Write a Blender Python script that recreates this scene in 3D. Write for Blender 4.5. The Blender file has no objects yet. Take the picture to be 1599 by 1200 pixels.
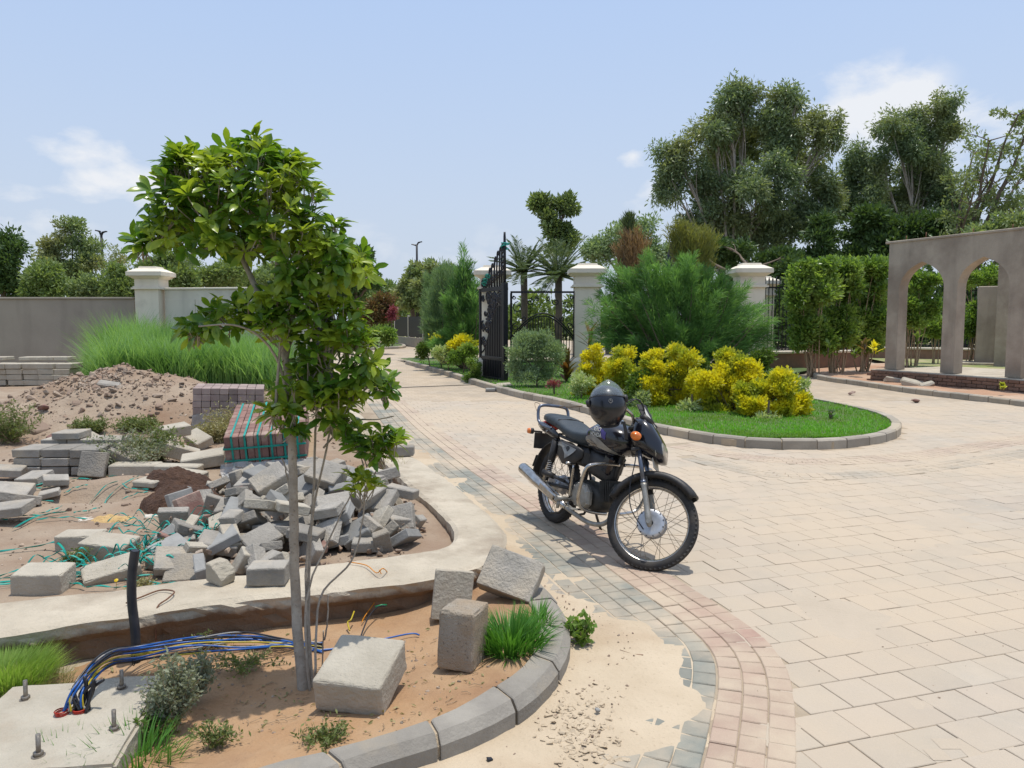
import bpy, math, random
import numpy as np
from mathutils import Vector, Matrix, Euler, noise
PI = math.pi
S = bpy.context.scene
R = random.Random(7)
rng = np.random.default_rng(11)

# ---------------------------------------------------------------- camera
PITCH = math.atan(100 / 1200.0)
EYE = Vector((0, 0, 1.6))
cam = bpy.data.objects.new('camera', bpy.data.cameras.new('camera'))
S.collection.objects.link(cam)
cam.location = EYE
cam.rotation_euler = (PI / 2 - PITCH, 0, 0)
cam.data.sensor_width = 36
cam.data.lens = 36 * 1200 / 1599.0
cam.data.clip_start = 0.05
cam.data.clip_end = 3000
S.camera = cam

# ---------------------------------------------------------------- world and sun
SUN = Vector((0.125, 0.07, 1)).normalized()
S.view_settings.view_transform = 'Standard'
S.view_settings.look = 'None'
S.view_settings.gamma = 1
S.view_settings.exposure = 0.0
S.view_settings.use_curve_mapping = False
S.cycles.max_bounces = 6
S.cycles.transparent_max_bounces = 8
S.cycles.use_denoising = True
W = bpy.data.worlds.new('World'); S.world = W
W.use_nodes = True
wn = W.node_tree.nodes; wl = W.node_tree.links
wn.clear()
w_out = wn.new('ShaderNodeOutputWorld'); w_bg = wn.new('ShaderNodeBackground')
w_bg.inputs['Strength'].default_value = 0.15
sky = wn.new('ShaderNodeTexSky'); sky.sky_type = 'NISHITA'; sky.sun_disc = False
sky.sun_elevation = math.asin(SUN.z)
sky.sun_rotation = math.atan2(SUN.x, SUN.y)
sky.air_density = 1.3; sky.dust_density = 5.0; sky.ozone_density = 2.0; sky.altitude = 200
w_tc = wn.new('ShaderNodeTexCoord')


def wmath(op, a, b=None, clamp=False):
    n = wn.new('ShaderNodeMath'); n.operation = op; n.use_clamp = clamp
    for i, x in enumerate((a, b)):
        if x is None: continue
        if isinstance(x, (int, float)): n.inputs[i].default_value = x
        else: wl.new(x, n.inputs[i])
    return n.outputs[0]


# milky summer haze over the clear-sky model, thicker low down, and soft cumulus puffs
w_sep = wn.new('ShaderNodeSeparateXYZ'); wl.new(w_tc.outputs['Generated'], w_sep.inputs[0])
w_el = w_sep.outputs[2]
hz = wn.new('ShaderNodeMapRange'); wl.new(w_el, hz.inputs['Value'])
hz.inputs['From Min'].default_value = -0.02; hz.inputs['From Max'].default_value = 0.75
hz.inputs['To Min'].default_value = 0.88; hz.inputs['To Max'].default_value = 0.70
hz2 = wn.new('ShaderNodeMapRange'); wl.new(w_el, hz2.inputs['Value'])
hz2.inputs['From Min'].default_value = 0.0; hz2.inputs['From Max'].default_value = 0.38
hzc = wn.new('ShaderNodeMix'); hzc.data_type = 'RGBA'
hzc.inputs['A'].default_value = (4.4, 4.95, 5.75, 1); hzc.inputs['B'].default_value = (3.3, 4.35, 6.3, 1)
wl.new(hz2.outputs[0], hzc.inputs['Factor'])
wm = wn.new('ShaderNodeMix'); wm.data_type = 'RGBA'
wl.new(hz.outputs[0], wm.inputs['Factor']); wl.new(sky.outputs[0], wm.inputs['A']); wl.new(hzc.outputs['Result'], wm.inputs['B'])
cn = wn.new('ShaderNodeTexNoise'); cn.inputs['Scale'].default_value = 11; cn.inputs['Detail'].default_value = 9
cn.inputs['Roughness'].default_value = 0.56; cn.inputs['Distortion'].default_value = 0.15
wmp = wn.new('ShaderNodeMapping'); wmp.inputs['Scale'].default_value = (1, 1, 2.0)
wl.new(w_tc.outputs['Generated'], wmp.inputs[0]); wl.new(wmp.outputs[0], cn.inputs['Vector'])


def pix_dir(u, v):
    x = (u - 799.5) / 1200; y = -(v - 600) / 1200
    return Vector((x, math.cos(PITCH) + y * math.sin(PITCH), -math.sin(PITCH) + y * math.cos(PITCH)))


cl_sum = None
for (u, v, sx, sz, amp) in ((130, 238, .055, .026, 1.0), (200, 285, .10, .042, .75), (15, 330, .10, .06, .42), (990, 244, .030, .018, .95), (1010, 290, .08, .05, .35),
                            (1345, 170, .085, .05, 1.15), (1450, 215, .10, .05, .8), (600, 390, .5, .04, .25)):
    d = pix_dir(u, v).normalized()
    vm = wn.new('ShaderNodeVectorMath'); vm.operation = 'SUBTRACT'
    wl.new(w_tc.outputs['Generated'], vm.inputs[0]); vm.inputs[1].default_value = d
    vs = wn.new('ShaderNodeVectorMath'); vs.operation = 'DIVIDE'
    wl.new(vm.outputs[0], vs.inputs[0]); vs.inputs[1].default_value = (sx, sx * 1.4, sz)
    ln = wn.new('ShaderNodeVectorMath'); ln.operation = 'LENGTH'; wl.new(vs.outputs[0], ln.inputs[0])
    g = wmath('SUBTRACT', 1.25, ln.outputs['Value'])
    g = wmath('MAXIMUM', g, 0)
    g = wmath('MULTIPLY', g, amp)
    cl_sum = g if cl_sum is None else wmath('MAXIMUM', cl_sum, g)
cmask = wmath('MULTIPLY', cl_sum, 0.75)
cmask = wmath('ADD', cmask, wmath('MULTIPLY', wmath('SUBTRACT', cn.outputs[0], 0.5), 2.3))
cmask = wmath('MULTIPLY', wmath('SUBTRACT', cmask, 0.22), 1.9, True)
cmask = wmath('MULTIPLY', cmask, wmath('MULTIPLY', cl_sum, 2.2, True))
cmask = wmath('MULTIPLY', cmask, 0.88)
wc = wn.new('ShaderNodeMix'); wc.data_type = 'RGBA'
wl.new(cmask, wc.inputs['Factor']); wl.new(wm.outputs['Result'], wc.inputs['A']); wc.inputs['B'].default_value = (5.9, 6.0, 6.2, 1)
wl.new(wc.outputs['Result'], w_bg.inputs['Color']); wl.new(w_bg.outputs[0], w_out.inputs[0])

sun = bpy.data.objects.new('sun', bpy.data.lights.new('sun', 'SUN'))
S.collection.objects.link(sun)
sun.data.energy = 3.7; sun.data.angle = math.radians(0.5); sun.data.color = (1, 0.955, 0.88)
sun.rotation_euler = (-SUN).to_track_quat('-Z', 'Y').to_euler()
sun.location = (3, 3, 20)


# ---------------------------------------------------------------- where things stand
def G(u, v, z=0.0):
    """the place on the level z that the photograph shows at pixel u, v"""
    d = pix_dir(u, v)
    return EYE + d * ((z - EYE.z) / d.z)


def P(u, v, Y):
    """the place at distance Y in front of the standpoint"""
    d = pix_dir(u, v)
    return EYE + d * (Y / d.y)


def px(Y):
    return Y / 1200.0


# ---------------------------------------------------------------- helpers
def tag(o, label=None, cat=None, group=None, kind=None):
    if label: o['label'] = label
    if cat: o['category'] = cat
    if group: o['group'] = group
    if kind: o['kind'] = kind
    return o


def empty(name, loc=(0, 0, 0), rz=0, label=None, cat=None, group=None):
    o = bpy.data.objects.new(name, None)
    o.empty_display_size = 0.1
    o.location = loc; o.rotation_euler = (0, 0, rz)
    S.collection.objects.link(o)
    return tag(o, label, cat, group)


def link(name, me, mats, parent=None, M=None, keep=True):
    """parent: children are given in world coordinates when keep, else in the parent's own"""
    if mats is not None:
        if not isinstance(mats, (list, tuple)): mats = [mats]
        if len(me.materials) == 0:
            for m in mats: me.materials.append(m)
    o = bpy.data.objects.new(name, me)
    S.collection.objects.link(o)
    if M is not None: o.matrix_world = M
    if parent is not None:
        o.parent = parent
        if keep: o.matrix_parent_inverse = wmat(parent).inverted()
    return o


def wmat(o):
    m = o.matrix_basis.copy()
    if o.parent is not None:
        m = wmat(o.parent) @ o.matrix_parent_inverse @ m
    return m


def npmesh(name, V, F, smooth=False, mi=None):
    V = np.asarray(V, dtype=np.float32).reshape(-1, 3); F = np.asarray(F, dtype=np.int32)
    k = F.shape[1]; n = F.shape[0]
    me = bpy.data.meshes.new(name)
    me.vertices.add(len(V)); me.vertices.foreach_set('co', V.ravel())
    me.loops.add(n * k); me.loops.foreach_set('vertex_index', F.ravel())
    me.polygons.add(n); me.polygons.foreach_set('loop_start', np.arange(0, n * k, k, dtype=np.int32))
    me.polygons.foreach_set('use_smooth', np.full(n, smooth, dtype=bool))
    if mi is not None: me.polygons.foreach_set('material_index', np.asarray(mi, dtype=np.int32))
    me.update(calc_edges=True)
    return me


def frame_along(pts):
    """parallel transport frames"""
    T = []
    for i in range(len(pts)):
        a = pts[max(0, i - 1)]; b = pts[min(len(pts) - 1, i + 1)]
        t = (b - a)
        T.append(t.normalized() if t.length > 1e-9 else Vector((0, 0, 1)))
    ref = Vector((0, 0, 1)) if abs(T[0].z) < 0.9 else Vector((1, 0, 0))
    n = T[0].cross(ref).normalized()
    out = []
    for t in T:
        n = (n - t * n.dot(t))
        n = n.normalized() if n.length > 1e-6 else t.orthogonal().normalized()
        out.append((t, n, t.cross(n)))
    return out


def smooth_path(pts, sub=5):
    pts = [Vector(p) for p in pts]
    if len(pts) < 3: return pts
    out = []
    for i in range(len(pts) - 1):
        p0 = pts[max(0, i - 1)]; p1 = pts[i]; p2 = pts[i + 1]; p3 = pts[min(len(pts) - 1, i + 2)]
        for k in range(sub):
            t = k / sub
            out.append(0.5 * ((2 * p1) + (p2 - p0) * t + (2 * p0 - 5 * p1 + 4 * p2 - p3) * t * t + (3 * p1 - p0 - 3 * p2 + p3) * t ** 3))
    out.append(pts[-1])
    return out


def resample(pts, step):
    out = [pts[0].copy()]; acc = 0.0
    for a, b in zip(pts, pts[1:]):
        L = (b - a).length
        if L < 1e-9: continue
        d = step - acc
        while d <= L:
            out.append(a.lerp(b, d / L)); d += step
        acc = (acc + L) % step if step > 0 else 0
        acc = L - (d - step)
    return out


class MB:
    def __init__(s): s.v = []; s.f = []; s.s = []; s.m = []
    def add(s, V, F, M=None, smooth=False, mi=0):
        b = len(s.v)
        s.v += [tuple(M @ Vector(p)) if M is not None else tuple(p) for p in V]
        s.f += [tuple(b + i for i in f) for f in F]
        s.s += [smooth] * len(F); s.m += [mi] * len(F)
        return s
    def box(s, c, size, rot=None, bev=0.0, jit=0.0, mi=0, M=None, rnd=None):
        hx, hy, hz = [a / 2 for a in size]
        rr = rnd or R
        A = Matrix.Translation(c)
        if rot is not None: A = A @ (rot.to_4x4() if isinstance(rot, Matrix) else Euler(rot).to_matrix().to_4x4())
        if M is not None: A = M @ A
        if bev <= 0:
            V = [(x, y, z) for x in (-hx, hx) for y in (-hy, hy) for z in (-hz, hz)]
            F = [(0, 1, 3, 2), (4, 6, 7, 5), (0, 4, 5, 1), (2, 3, 7, 6), (0, 2, 6, 4), (1, 5, 7, 3)]
        else:
            b = min(bev, hx * .9, hy * .9, hz * .9)
            V = []; idx = {}
            for sx in (-1, 1):
                for sy in (-1, 1):
                    for sz in (-1, 1):
                        j = [rr.uniform(-jit, jit) for _ in range(3)]
                        for ax in range(3):
                            p = [sx * (hx - b) + j[0], sy * (hy - b) + j[1], sz * (hz - b) + j[2]]
                            p[ax] += (sx, sy, sz)[ax] * b
                            idx[(sx, sy, sz, ax)] = len(V); V.append(tuple(p))
            F = []
            for ax in range(3):
                o1, o2 = [a for a in range(3) if a != ax]
                for sg in (-1, 1):
                    q = []
                    for (a, c2) in ((-1, -1), (1, -1), (1, 1), (-1, 1)):
                        k = [0, 0, 0]; k[ax] = sg; k[o1] = a; k[o2] = c2
                        q.append(idx[(k[0], k[1], k[2], ax)])
                    flip = (sg < 0) != (ax == 1)
                    F.append(tuple(reversed(q)) if flip else tuple(q))
            for ax in range(3):     # edges along ax
                o1, o2 = [a for a in range(3) if a != ax]
                for a in (-1, 1):
                    for c2 in (-1, 1):
                        k0 = [0, 0, 0]; k0[ax] = -1; k0[o1] = a; k0[o2] = c2
                        k1 = list(k0); k1[ax] = 1
                        F.append((idx[(*k0, o1)], idx[(*k1, o1)], idx[(*k1, o2)], idx[(*k0, o2)]))
            for sx in (-1, 1):
                for sy in (-1, 1):
                    for sz in (-1, 1):
                        F.append(tuple(idx[(sx, sy, sz, a)] for a in range(3)))
        return s.add(V, F, A, False, mi)
    def tube(s, pts, r, n=8, smooth=True, mi=0, M=None, caps=True, flat=1.0):
        pts = [Vector(p) for p in pts]
        if not isinstance(r, (list, tuple)): r = [r] * len(pts)
        if len(r) != len(pts):
            r = [r[0] + (r[-1] - r[0]) * i / (len(pts) - 1) for i in range(len(pts))]
        V = []; F = []
        for (t, a, b), p, q in zip(frame_along(pts), pts, r):
            for k in range(n):
                th = 2 * PI * k / n
                V.append(p + a * math.cos(th) * q + b * math.sin(th) * q * flat)
        for i in range(len(pts) - 1):
            for k in range(n):
                k2 = (k + 1) % n
                F.append((i * n + k, i * n + k2, (i + 1) * n + k2, (i + 1) * n + k))
        s.add(V, F, M, smooth, mi)
        if caps:
            b0 = len(s.v) - len(V)
            s.f.append(tuple(b0 + k for k in reversed(range(n)))); s.s.append(False); s.m.append(mi)
            s.f.append(tuple(b0 + (len(pts) - 1) * n + k for k in range(n))); s.s.append(False); s.m.append(mi)
        return s
    def lathe(s, prof, n=24, M=None, smooth=True, mi=0, closed=False):
        """profile of (radius, height) about local z"""
        V = []; F = []; m = len(prof)
        for k in range(n):
            th = 2 * PI * k / n
            for (r, z) in prof: V.append((r * math.cos(th), r * math.sin(th), z))
        for k in range(n):
            k2 = (k + 1) % n
            for i in range(m if closed else m - 1):
                i2 = (i + 1) % m
                F.append((k * m + i, k2 * m + i, k2 * m + i2, k * m + i2))
        return s.add(V, F, M, smooth, mi)
    def loft(s, rings, M=None, smooth=True, mi=0, caps=True):
        n = len(rings[0]); V = [p for r in rings for p in r]; F = []
        for i in range(len(rings) - 1):
            for k in range(n):
                k2 = (k + 1) % n
                F.append((i * n + k, i * n + k2, (i + 1) * n + k2, (i + 1) * n + k))
        if caps:
            F.append(tuple(reversed(range(n)))); F.append(tuple((len(rings) - 1) * n + k for k in range(n)))
        return s.add(V, F, M, smooth, mi)
    def mesh(s, name):
        me = bpy.data.meshes.new(name)
        me.from_pydata(s.v, [], s.f)
        me.polygons.foreach_set('use_smooth', s.s)
        me.polygons.foreach_set('material_index', s.m)
        me.update()
        return me
    def build(s, name, mats, parent=None, M=None, keep=True):
        return link(name, s.mesh(name), mats, parent, M, keep)


# ---------------------------------------------------------------- materials
def _n(nt, t, **k):
    n = nt.nodes.new(t)
    for a, b in k.items(): setattr(n, a, b)
    return n


SANDC = (0.475, 0.385, 0.28)


def mat(name, c1, c2=None, rough=0.85, scale=5.0, bump=0.15, bscale=60.0, metal=0.0, rnd=0.0, c3=None, s3=1.0, t3=0.55,
        sand=0.0, sandscale=0.9, spots=0.0, spotc=(0.05, 0.05, 0.05), coat=0.0, spec=0.4, detail=6, soft=0.12, alpha=1.0, hue=None, objc=False, foot=None, streak=0.0):
    m = bpy.data.materials.new(name); m.use_nodes = True
    nt = m.node_tree; L = nt.links; b = nt.nodes['Principled BSDF']
    b.inputs['Roughness'].default_value = rough; b.inputs['Metallic'].default_value = metal
    b.inputs['Specular IOR Level'].default_value = spec
    if coat: b.inputs['Coat Weight'].default_value = coat; b.inputs['Coat Roughness'].default_value = 0.06
    if objc: pos = _n(nt, 'ShaderNodeTexCoord').outputs['Object']
    else: pos = _n(nt, 'ShaderNodeNewGeometry').outputs['Position']
    def nz(sc, det=detail, rg=0.6):
        n = _n(nt, 'ShaderNodeTexNoise'); n.inputs['Scale'].default_value = sc; n.inputs['Detail'].default_value = det
        n.inputs['Roughness'].default_value = rg; L.new(pos, n.inputs['Vector']); return n.outputs[0]
    def mr(x, a, c, lo=0.0, hi=1.0):
        n = _n(nt, 'ShaderNodeMapRange'); L.new(x, n.inputs['Value'])
        n.inputs['From Min'].default_value = a; n.inputs['From Max'].default_value = c
        n.inputs['To Min'].default_value = lo; n.inputs['To Max'].default_value = hi; return n.outputs[0]
    def mix(f, A, B, bt='MIX'):
        n = _n(nt, 'ShaderNodeMix', data_type='RGBA', blend_type=bt)
        if isinstance(f, float): n.inputs['Factor'].default_value = f
        else: L.new(f, n.inputs['Factor'])
        for k, x in (('A', A), ('B', B)):
            if isinstance(x, tuple): n.inputs[k].default_value = (*x, 1)
            else: L.new(x, n.inputs[k])
        return n.outputs['Result']
    if c2 is None: c2 = tuple(x * 0.82 for x in c1)
    col = mix(mr(nz(scale), 0.36, 0.64), c1, c2)
    if c3: col = mix(mr(nz(s3, 5), t3 - soft, t3 + soft), col, c3)
    if rnd or hue:
        oi = _n(nt, 'ShaderNodeObjectInfo').outputs['Random']; isl = _n(nt, 'ShaderNodeNewGeometry').outputs['Random Per Island']
        ad = _n(nt, 'ShaderNodeMath', operation='ADD'); L.new(oi, ad.inputs[0]); L.new(isl, ad.inputs[1])
        fr = _n(nt, 'ShaderNodeMath', operation='FRACT'); L.new(ad.outputs[0], fr.inputs[0])
        r = fr.outputs[0]
        if hue: 
            r2 = _n(nt, 'ShaderNodeMath', operation='MULTIPLY'); L.new(r, r2.inputs[0]); r2.inputs[1].default_value = 7.31
            r3 = _n(nt, 'ShaderNodeMath', operation='FRACT'); L.new(r2.outputs[0], r3.inputs[0])
            col = mix(mr(r3.outputs[0], 0, 1, 0, 0.85), col, hue)
        if rnd:
            g = _n(nt, 'ShaderNodeCombineColor')
            v = mr(r, 0, 1, 1 - rnd, 1 + rnd * 0.6)
            for i in range(3): L.new(v, g.inputs[i])
            col = mix(1.0, col, g.outputs[0], 'MULTIPLY')
    if spots: col = mix(mr(nz(70, 2), 0.62, 0.7, 0, spots), col, spotc)
    if sand:
        a = nz(sandscale, 7, 0.62)
        col = mix(mr(a, 0.50 - 0.32 * sand, 0.64 - 0.1 * sand, 0.25 * sand, 0.93), col, SANDC)
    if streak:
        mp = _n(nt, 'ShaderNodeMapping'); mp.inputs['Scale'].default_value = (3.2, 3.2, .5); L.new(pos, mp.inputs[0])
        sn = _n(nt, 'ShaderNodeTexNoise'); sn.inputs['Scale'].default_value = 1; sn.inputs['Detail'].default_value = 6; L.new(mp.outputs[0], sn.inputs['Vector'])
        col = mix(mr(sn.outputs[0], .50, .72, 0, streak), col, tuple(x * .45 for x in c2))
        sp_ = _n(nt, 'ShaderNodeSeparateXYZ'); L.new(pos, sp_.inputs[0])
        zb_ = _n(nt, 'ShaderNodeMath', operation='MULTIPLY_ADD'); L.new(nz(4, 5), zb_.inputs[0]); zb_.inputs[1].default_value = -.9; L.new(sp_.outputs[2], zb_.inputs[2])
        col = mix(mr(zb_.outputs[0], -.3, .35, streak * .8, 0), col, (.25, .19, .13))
    L.new(col, b.inputs['Base Color'])
    if bump:
        bp = _n(nt, 'ShaderNodeBump'); bp.inputs['Strength'].default_value = bump; bp.inputs['Distance'].default_value = 0.02
        L.new(nz(bscale, 5), bp.inputs['Height']); L.new(bp.outputs[0], b.inputs['Normal'])
    if foot:
        sp = _n(nt, 'ShaderNodeSeparateXYZ'); L.new(pos, sp.inputs[0])
        za = _n(nt, 'ShaderNodeMath', operation='MULTIPLY_ADD'); L.new(nz(9, 5), za.inputs[0]); za.inputs[1].default_value = -0.10; L.new(sp.outputs[2], za.inputs[2])
        L.new(mix(mr(za.outputs[0], 0.075, 0.105, 1, 0), col, foot), b.inputs['Base Color'])
    if alpha < 1: b.inputs['Alpha'].default_value = alpha
    return m


def leafmat(name, ca, cb, trans=0.3, rough=0.45, cc=None, ncs=1.2):
    m = bpy.data.materials.new(name); m.use_nodes = True
    nt = m.node_tree; L = nt.links; b = nt.nodes['Principled BSDF']
    b.inputs['Roughness'].default_value = rough; b.inputs['Specular IOR Level'].default_value = 0.35
    g = _n(nt, 'ShaderNodeNewGeometry')
    ad = _n(nt, 'ShaderNodeMath', operation='ADD'); L.new(g.outputs['Random Per Island'], ad.inputs[0])
    L.new(_n(nt, 'ShaderNodeObjectInfo').outputs['Random'], ad.inputs[1])
    fr = _n(nt, 'ShaderNodeMath', operation='FRACT'); L.new(ad.outputs[0], fr.inputs[0])
    mx = _n(nt, 'ShaderNodeMix', data_type='RGBA'); L.new(fr.outputs[0], mx.inputs['Factor'])
    mx.inputs['A'].default_value = (*ca, 1); mx.inputs['B'].default_value = (*cb, 1)
    col = mx.outputs['Result']
    if cc:
        n = _n(nt, 'ShaderNodeTexNoise'); n.inputs['Scale'].default_value = ncs; n.inputs['Detail'].default_value = 4
        L.new(g.outputs['Position'], n.inputs['Vector'])
        r = _n(nt, 'ShaderNodeMapRange'); L.new(n.outputs[0], r.inputs['Value']); r.inputs['From Min'].default_value = 0.47; r.inputs['From Max'].default_value = 0.6
        m2 = _n(nt, 'ShaderNodeMix', data_type='RGBA'); L.new(r.outputs[0], m2.inputs['Factor']); L.new(col, m2.inputs['A']); m2.inputs['B'].default_value = (*cc, 1)
        col = m2.outputs['Result']
    L.new(col, b.inputs['Base Color'])
    tr = _n(nt, 'ShaderNodeBsdfTranslucent'); 
    tc = _n(nt, 'ShaderNodeMix', data_type='RGBA', blend_type='MULTIPLY'); tc.inputs['Factor'].default_value = 1.0
    L.new(col, tc.inputs['A']); tc.inputs['B'].default_value = (1.9, 1.9, 0.9, 1)
    L.new(tc.outputs['Result'], tr.inputs['Color'])
    ms = _n(nt, 'ShaderNodeMixShader'); ms.inputs[0].default_value = trans
    L.new(b.outputs[0], ms.inputs[1]); L.new(tr.outputs[0], ms.inputs[2]); L.new(ms.outputs[0], nt.nodes['Material Output'].inputs[0])
    return m


# colour, roughness: everything that is not a plant
m_sand = mat('sand', (0.51, 0.415, 0.295), (0.445, 0.355, 0.245), 0.95, 2.2, 0.5, 35, c3=(0.36, 0.255, 0.16), s3=0.75, t3=0.62, spots=0.3, spotc=(0.25, 0.19, 0.13))
m_soil = mat('planter_soil', (0.345, 0.20, 0.10), (0.39, 0.255, 0.145), 0.95, 3.0, 0.6, 30, c3=(0.25, 0.14, 0.075), s3=1.6, t3=0.6, spots=0.3, spotc=(0.2, 0.12, 0.07))
m_dirt = mat('dirt', (0.275, 0.205, 0.145), (0.345, 0.27, 0.195), 0.97, 2.4, 0.9, 22, c3=(0.235, 0.15, 0.095), s3=0.7, t3=0.56, spots=0.35, spotc=(0.15, 0.11, 0.08))
m_earth = mat('earth', (0.30, 0.235, 0.15), (0.24, 0.22, 0.11), 0.97, 0.4, 0.3, 6, c3=(0.16, 0.19, 0.07), s3=0.07, t3=0.5)
m_clay = mat('reddish_clay', (0.42, 0.25, 0.155), (0.36, 0.21, 0.13), 0.95, 2.0, 0.6, 15, c3=(0.47, 0.35, 0.25), s3=0.9, t3=0.55)
m_conc = mat('low_wall_concrete', (0.50, 0.435, 0.335), (0.41, 0.355, 0.27), 0.92, 3.5, 0.8, 24, c3=(0.27, 0.215, 0.155), s3=2.1, t3=0.63, spots=0.25, spotc=(0.2, 0.16, 0.12), foot=(0.19, 0.125, 0.078))
m_kerb = mat('kerb_concrete', (0.29, 0.265, 0.225), (0.225, 0.205, 0.175), 0.9, 6, 0.35, 70, rnd=0.14, c3=(0.45, 0.375, 0.27), s3=3.0, t3=0.63)
m_mortar = mat('mortar', (0.47, 0.38, 0.27), (0.4, 0.32, 0.22), 0.95, 9, 0.7, 50)
m_kerbfar = mat('kerb_concrete_far', (0.36, 0.32, 0.26), (0.30, 0.265, 0.215), 0.9, 5, 0.3, 50, rnd=0.2, c3=(0.42, 0.35, 0.25), s3=1.2, t3=0.6)
m_tile = mat('square_paver', (0.42, 0.37, 0.30), (0.355, 0.32, 0.265), 0.86, 6, 0.25, 90, rnd=0.10, hue=(0.42, 0.352, 0.28), sand=0.58, sandscale=0.55, c3=(0.28, 0.28, 0.245), s3=0.55, t3=0.52)
m_red = mat('red_paver', (0.335, 0.205, 0.16), (0.30, 0.185, 0.145), 0.86, 9, 0.25, 90, rnd=0.16, hue=(0.36, 0.26, 0.205), sand=0.42, sandscale=1.3)
m_grey = mat('grey_paver', (0.185, 0.195, 0.17), (0.23, 0.235, 0.20), 0.86, 9, 0.25, 90, rnd=0.18, sand=0.30, sandscale=1.1)
m_block = mat('concrete_block', (0.36, 0.33, 0.285), (0.27, 0.25, 0.215), 0.92, 8, 0.6, 60, rnd=0.3, c3=(0.43, 0.365, 0.275), s3=3, t3=0.62)
m_blockpale = mat('pale_block', (0.45, 0.405, 0.325), (0.37, 0.33, 0.26), 0.93, 5, 0.55, 55, c3=(0.36, 0.30, 0.225), s3=4, t3=0.66)
m_blockrough = mat('porous_block', (0.40, 0.355, 0.29), (0.33, 0.29, 0.235), 0.95, 12, 0.9, 120, spots=0.6, spotc=(0.12, 0.1, 0.08), c3=(0.42, 0.31, 0.2), s3=3, t3=0.6)
m_blockgrey = mat('grey_block', (0.30, 0.295, 0.275), (0.24, 0.235, 0.22), 0.9, 8, 0.25, 80, rnd=0.2)
m_redblock = mat('red_block', (0.27, 0.15, 0.12), (0.21, 0.12, 0.10), 0.9, 9, 0.3, 80, rnd=0.2, c3=(0.42, 0.33, 0.26), s3=5, t3=0.62)
m_purple = mat('mauve_block', (0.34, 0.27, 0.235), (0.29, 0.215, 0.195), 0.9, 9, 0.3, 80, rnd=0.3)
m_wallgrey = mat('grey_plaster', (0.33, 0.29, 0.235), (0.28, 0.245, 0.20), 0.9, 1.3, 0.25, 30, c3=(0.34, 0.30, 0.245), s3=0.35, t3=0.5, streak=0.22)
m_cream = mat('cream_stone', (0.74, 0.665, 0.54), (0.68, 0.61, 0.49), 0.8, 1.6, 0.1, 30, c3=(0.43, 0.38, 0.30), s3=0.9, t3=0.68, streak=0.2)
m_creampanel = mat('cream_panel', (0.66, 0.61, 0.51), (0.60, 0.55, 0.455), 0.8, 1.2, 0.12, 30, c3=(0.42, 0.385, 0.32), s3=0.5, t3=0.6, streak=0.25)  # greyer cream of its own for the panelled wall
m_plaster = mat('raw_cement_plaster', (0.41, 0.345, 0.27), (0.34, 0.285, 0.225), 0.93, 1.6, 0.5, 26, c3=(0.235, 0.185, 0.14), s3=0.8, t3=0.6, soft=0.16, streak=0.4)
m_brickwall = mat('old_brick', (0.24, 0.145, 0.10), (0.18, 0.115, 0.085), 0.93, 5, 0.6, 30, rnd=0.3)
m_iron = mat('black_iron', (0.014, 0.014, 0.018), (0.02, 0.02, 0.026), 0.42, 10, 0.05, 60, metal=0.3)
m_steel = mat('zinc_bolt', (0.3, 0.27, 0.23), (0.2, 0.17, 0.14), 0.5, 60, 0.2, 200, metal=0.8)
m_rust = mat('rusty_wire', (0.2, 0.095, 0.05), (0.13, 0.06, 0.035), 0.8, 50, 0.3, 200)
m_strap = mat('green_strap', (0.0, 0.30, 0.23), (0.0, 0.20, 0.165), 0.4, 8, 0.1, 60, spec=0.5)
m_pipe = mat('black_pipe', (0.028, 0.03, 0.036), (0.05, 0.05, 0.055), 0.45, 15, 0.05, 60)
m_film = mat('plastic_film', (0.55, 0.54, 0.51), (0.42, 0.41, 0.39), 0.22, 12, 0.8, 25, alpha=0.62, spec=0.6)
m_peat = mat('dark_peat', (0.095, 0.05, 0.03), (0.065, 0.036, 0.024), 0.97, 14, 1.0, 60)
m_powder = mat('white_powder', (0.68, 0.64, 0.56), (0.5, 0.44, 0.36), 0.95, 30, 0.8, 60)
m_ochre = mat('ochre_soil', (0.56, 0.38, 0.16), (0.48, 0.32, 0.14), 0.95, 10, 0.9, 50)
m_bark = mat('sapling_bark', (0.36, 0.31, 0.25), (0.27, 0.225, 0.175), 0.85, 22, 0.4, 70, c3=(0.42, 0.37, 0.3), s3=12, t3=0.62, spots=.55, spotc=(.13, .10, .07))
m_barkdark = mat('tree_bark', (0.16, 0.12, 0.085), (0.11, 0.085, 0.06), 0.9, 4, 0.4, 20)
m_barkpale = mat('pale_bark', (0.40, 0.35, 0.29), (0.27, 0.22, 0.17), 0.85, 2, 0.3, 14)
m_dry = mat('dry_stem', (0.38, 0.28, 0.18), (0.29, 0.21, 0.13), 0.9, 12, 0.3, 50)
m_stone = mat('rubble_stone', (0.31, 0.235, 0.17), (0.40, 0.33, 0.255), 0.95, 3, 0.5, 60, rnd=0.35, hue=(0.29, 0.195, 0.14))
m_bl = mat('blue_cable', (0.01, 0.095, 0.36), rough=0.35, bump=0)
m_yl = mat('yellow_cable', (0.48, 0.37, 0.02), rough=0.4, bump=0)
m_or = mat('orange_wire', (0.7, 0.26, 0.01), rough=0.4, bump=0)
m_bk = mat('black_cable', (0.02, 0.02, 0.025), rough=0.4, bump=0)
m_wh = mat('white_cable', (0.36, 0.34, 0.31), rough=0.4, bump=0)
m_gn = mat('green_wire', (0.01, 0.24, 0.1), rough=0.4, bump=0)
m_cond = mat('red_conduit', (0.42, 0.03, 0.012), rough=0.5, bump=0)
# ================================================================ the ground
def noise2(x, y, s=1.0, o=0.0):
    return noise.noise(Vector((x * s + o, y * s - o, o * 1.7)))


WALLTOP = 0.20
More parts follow.
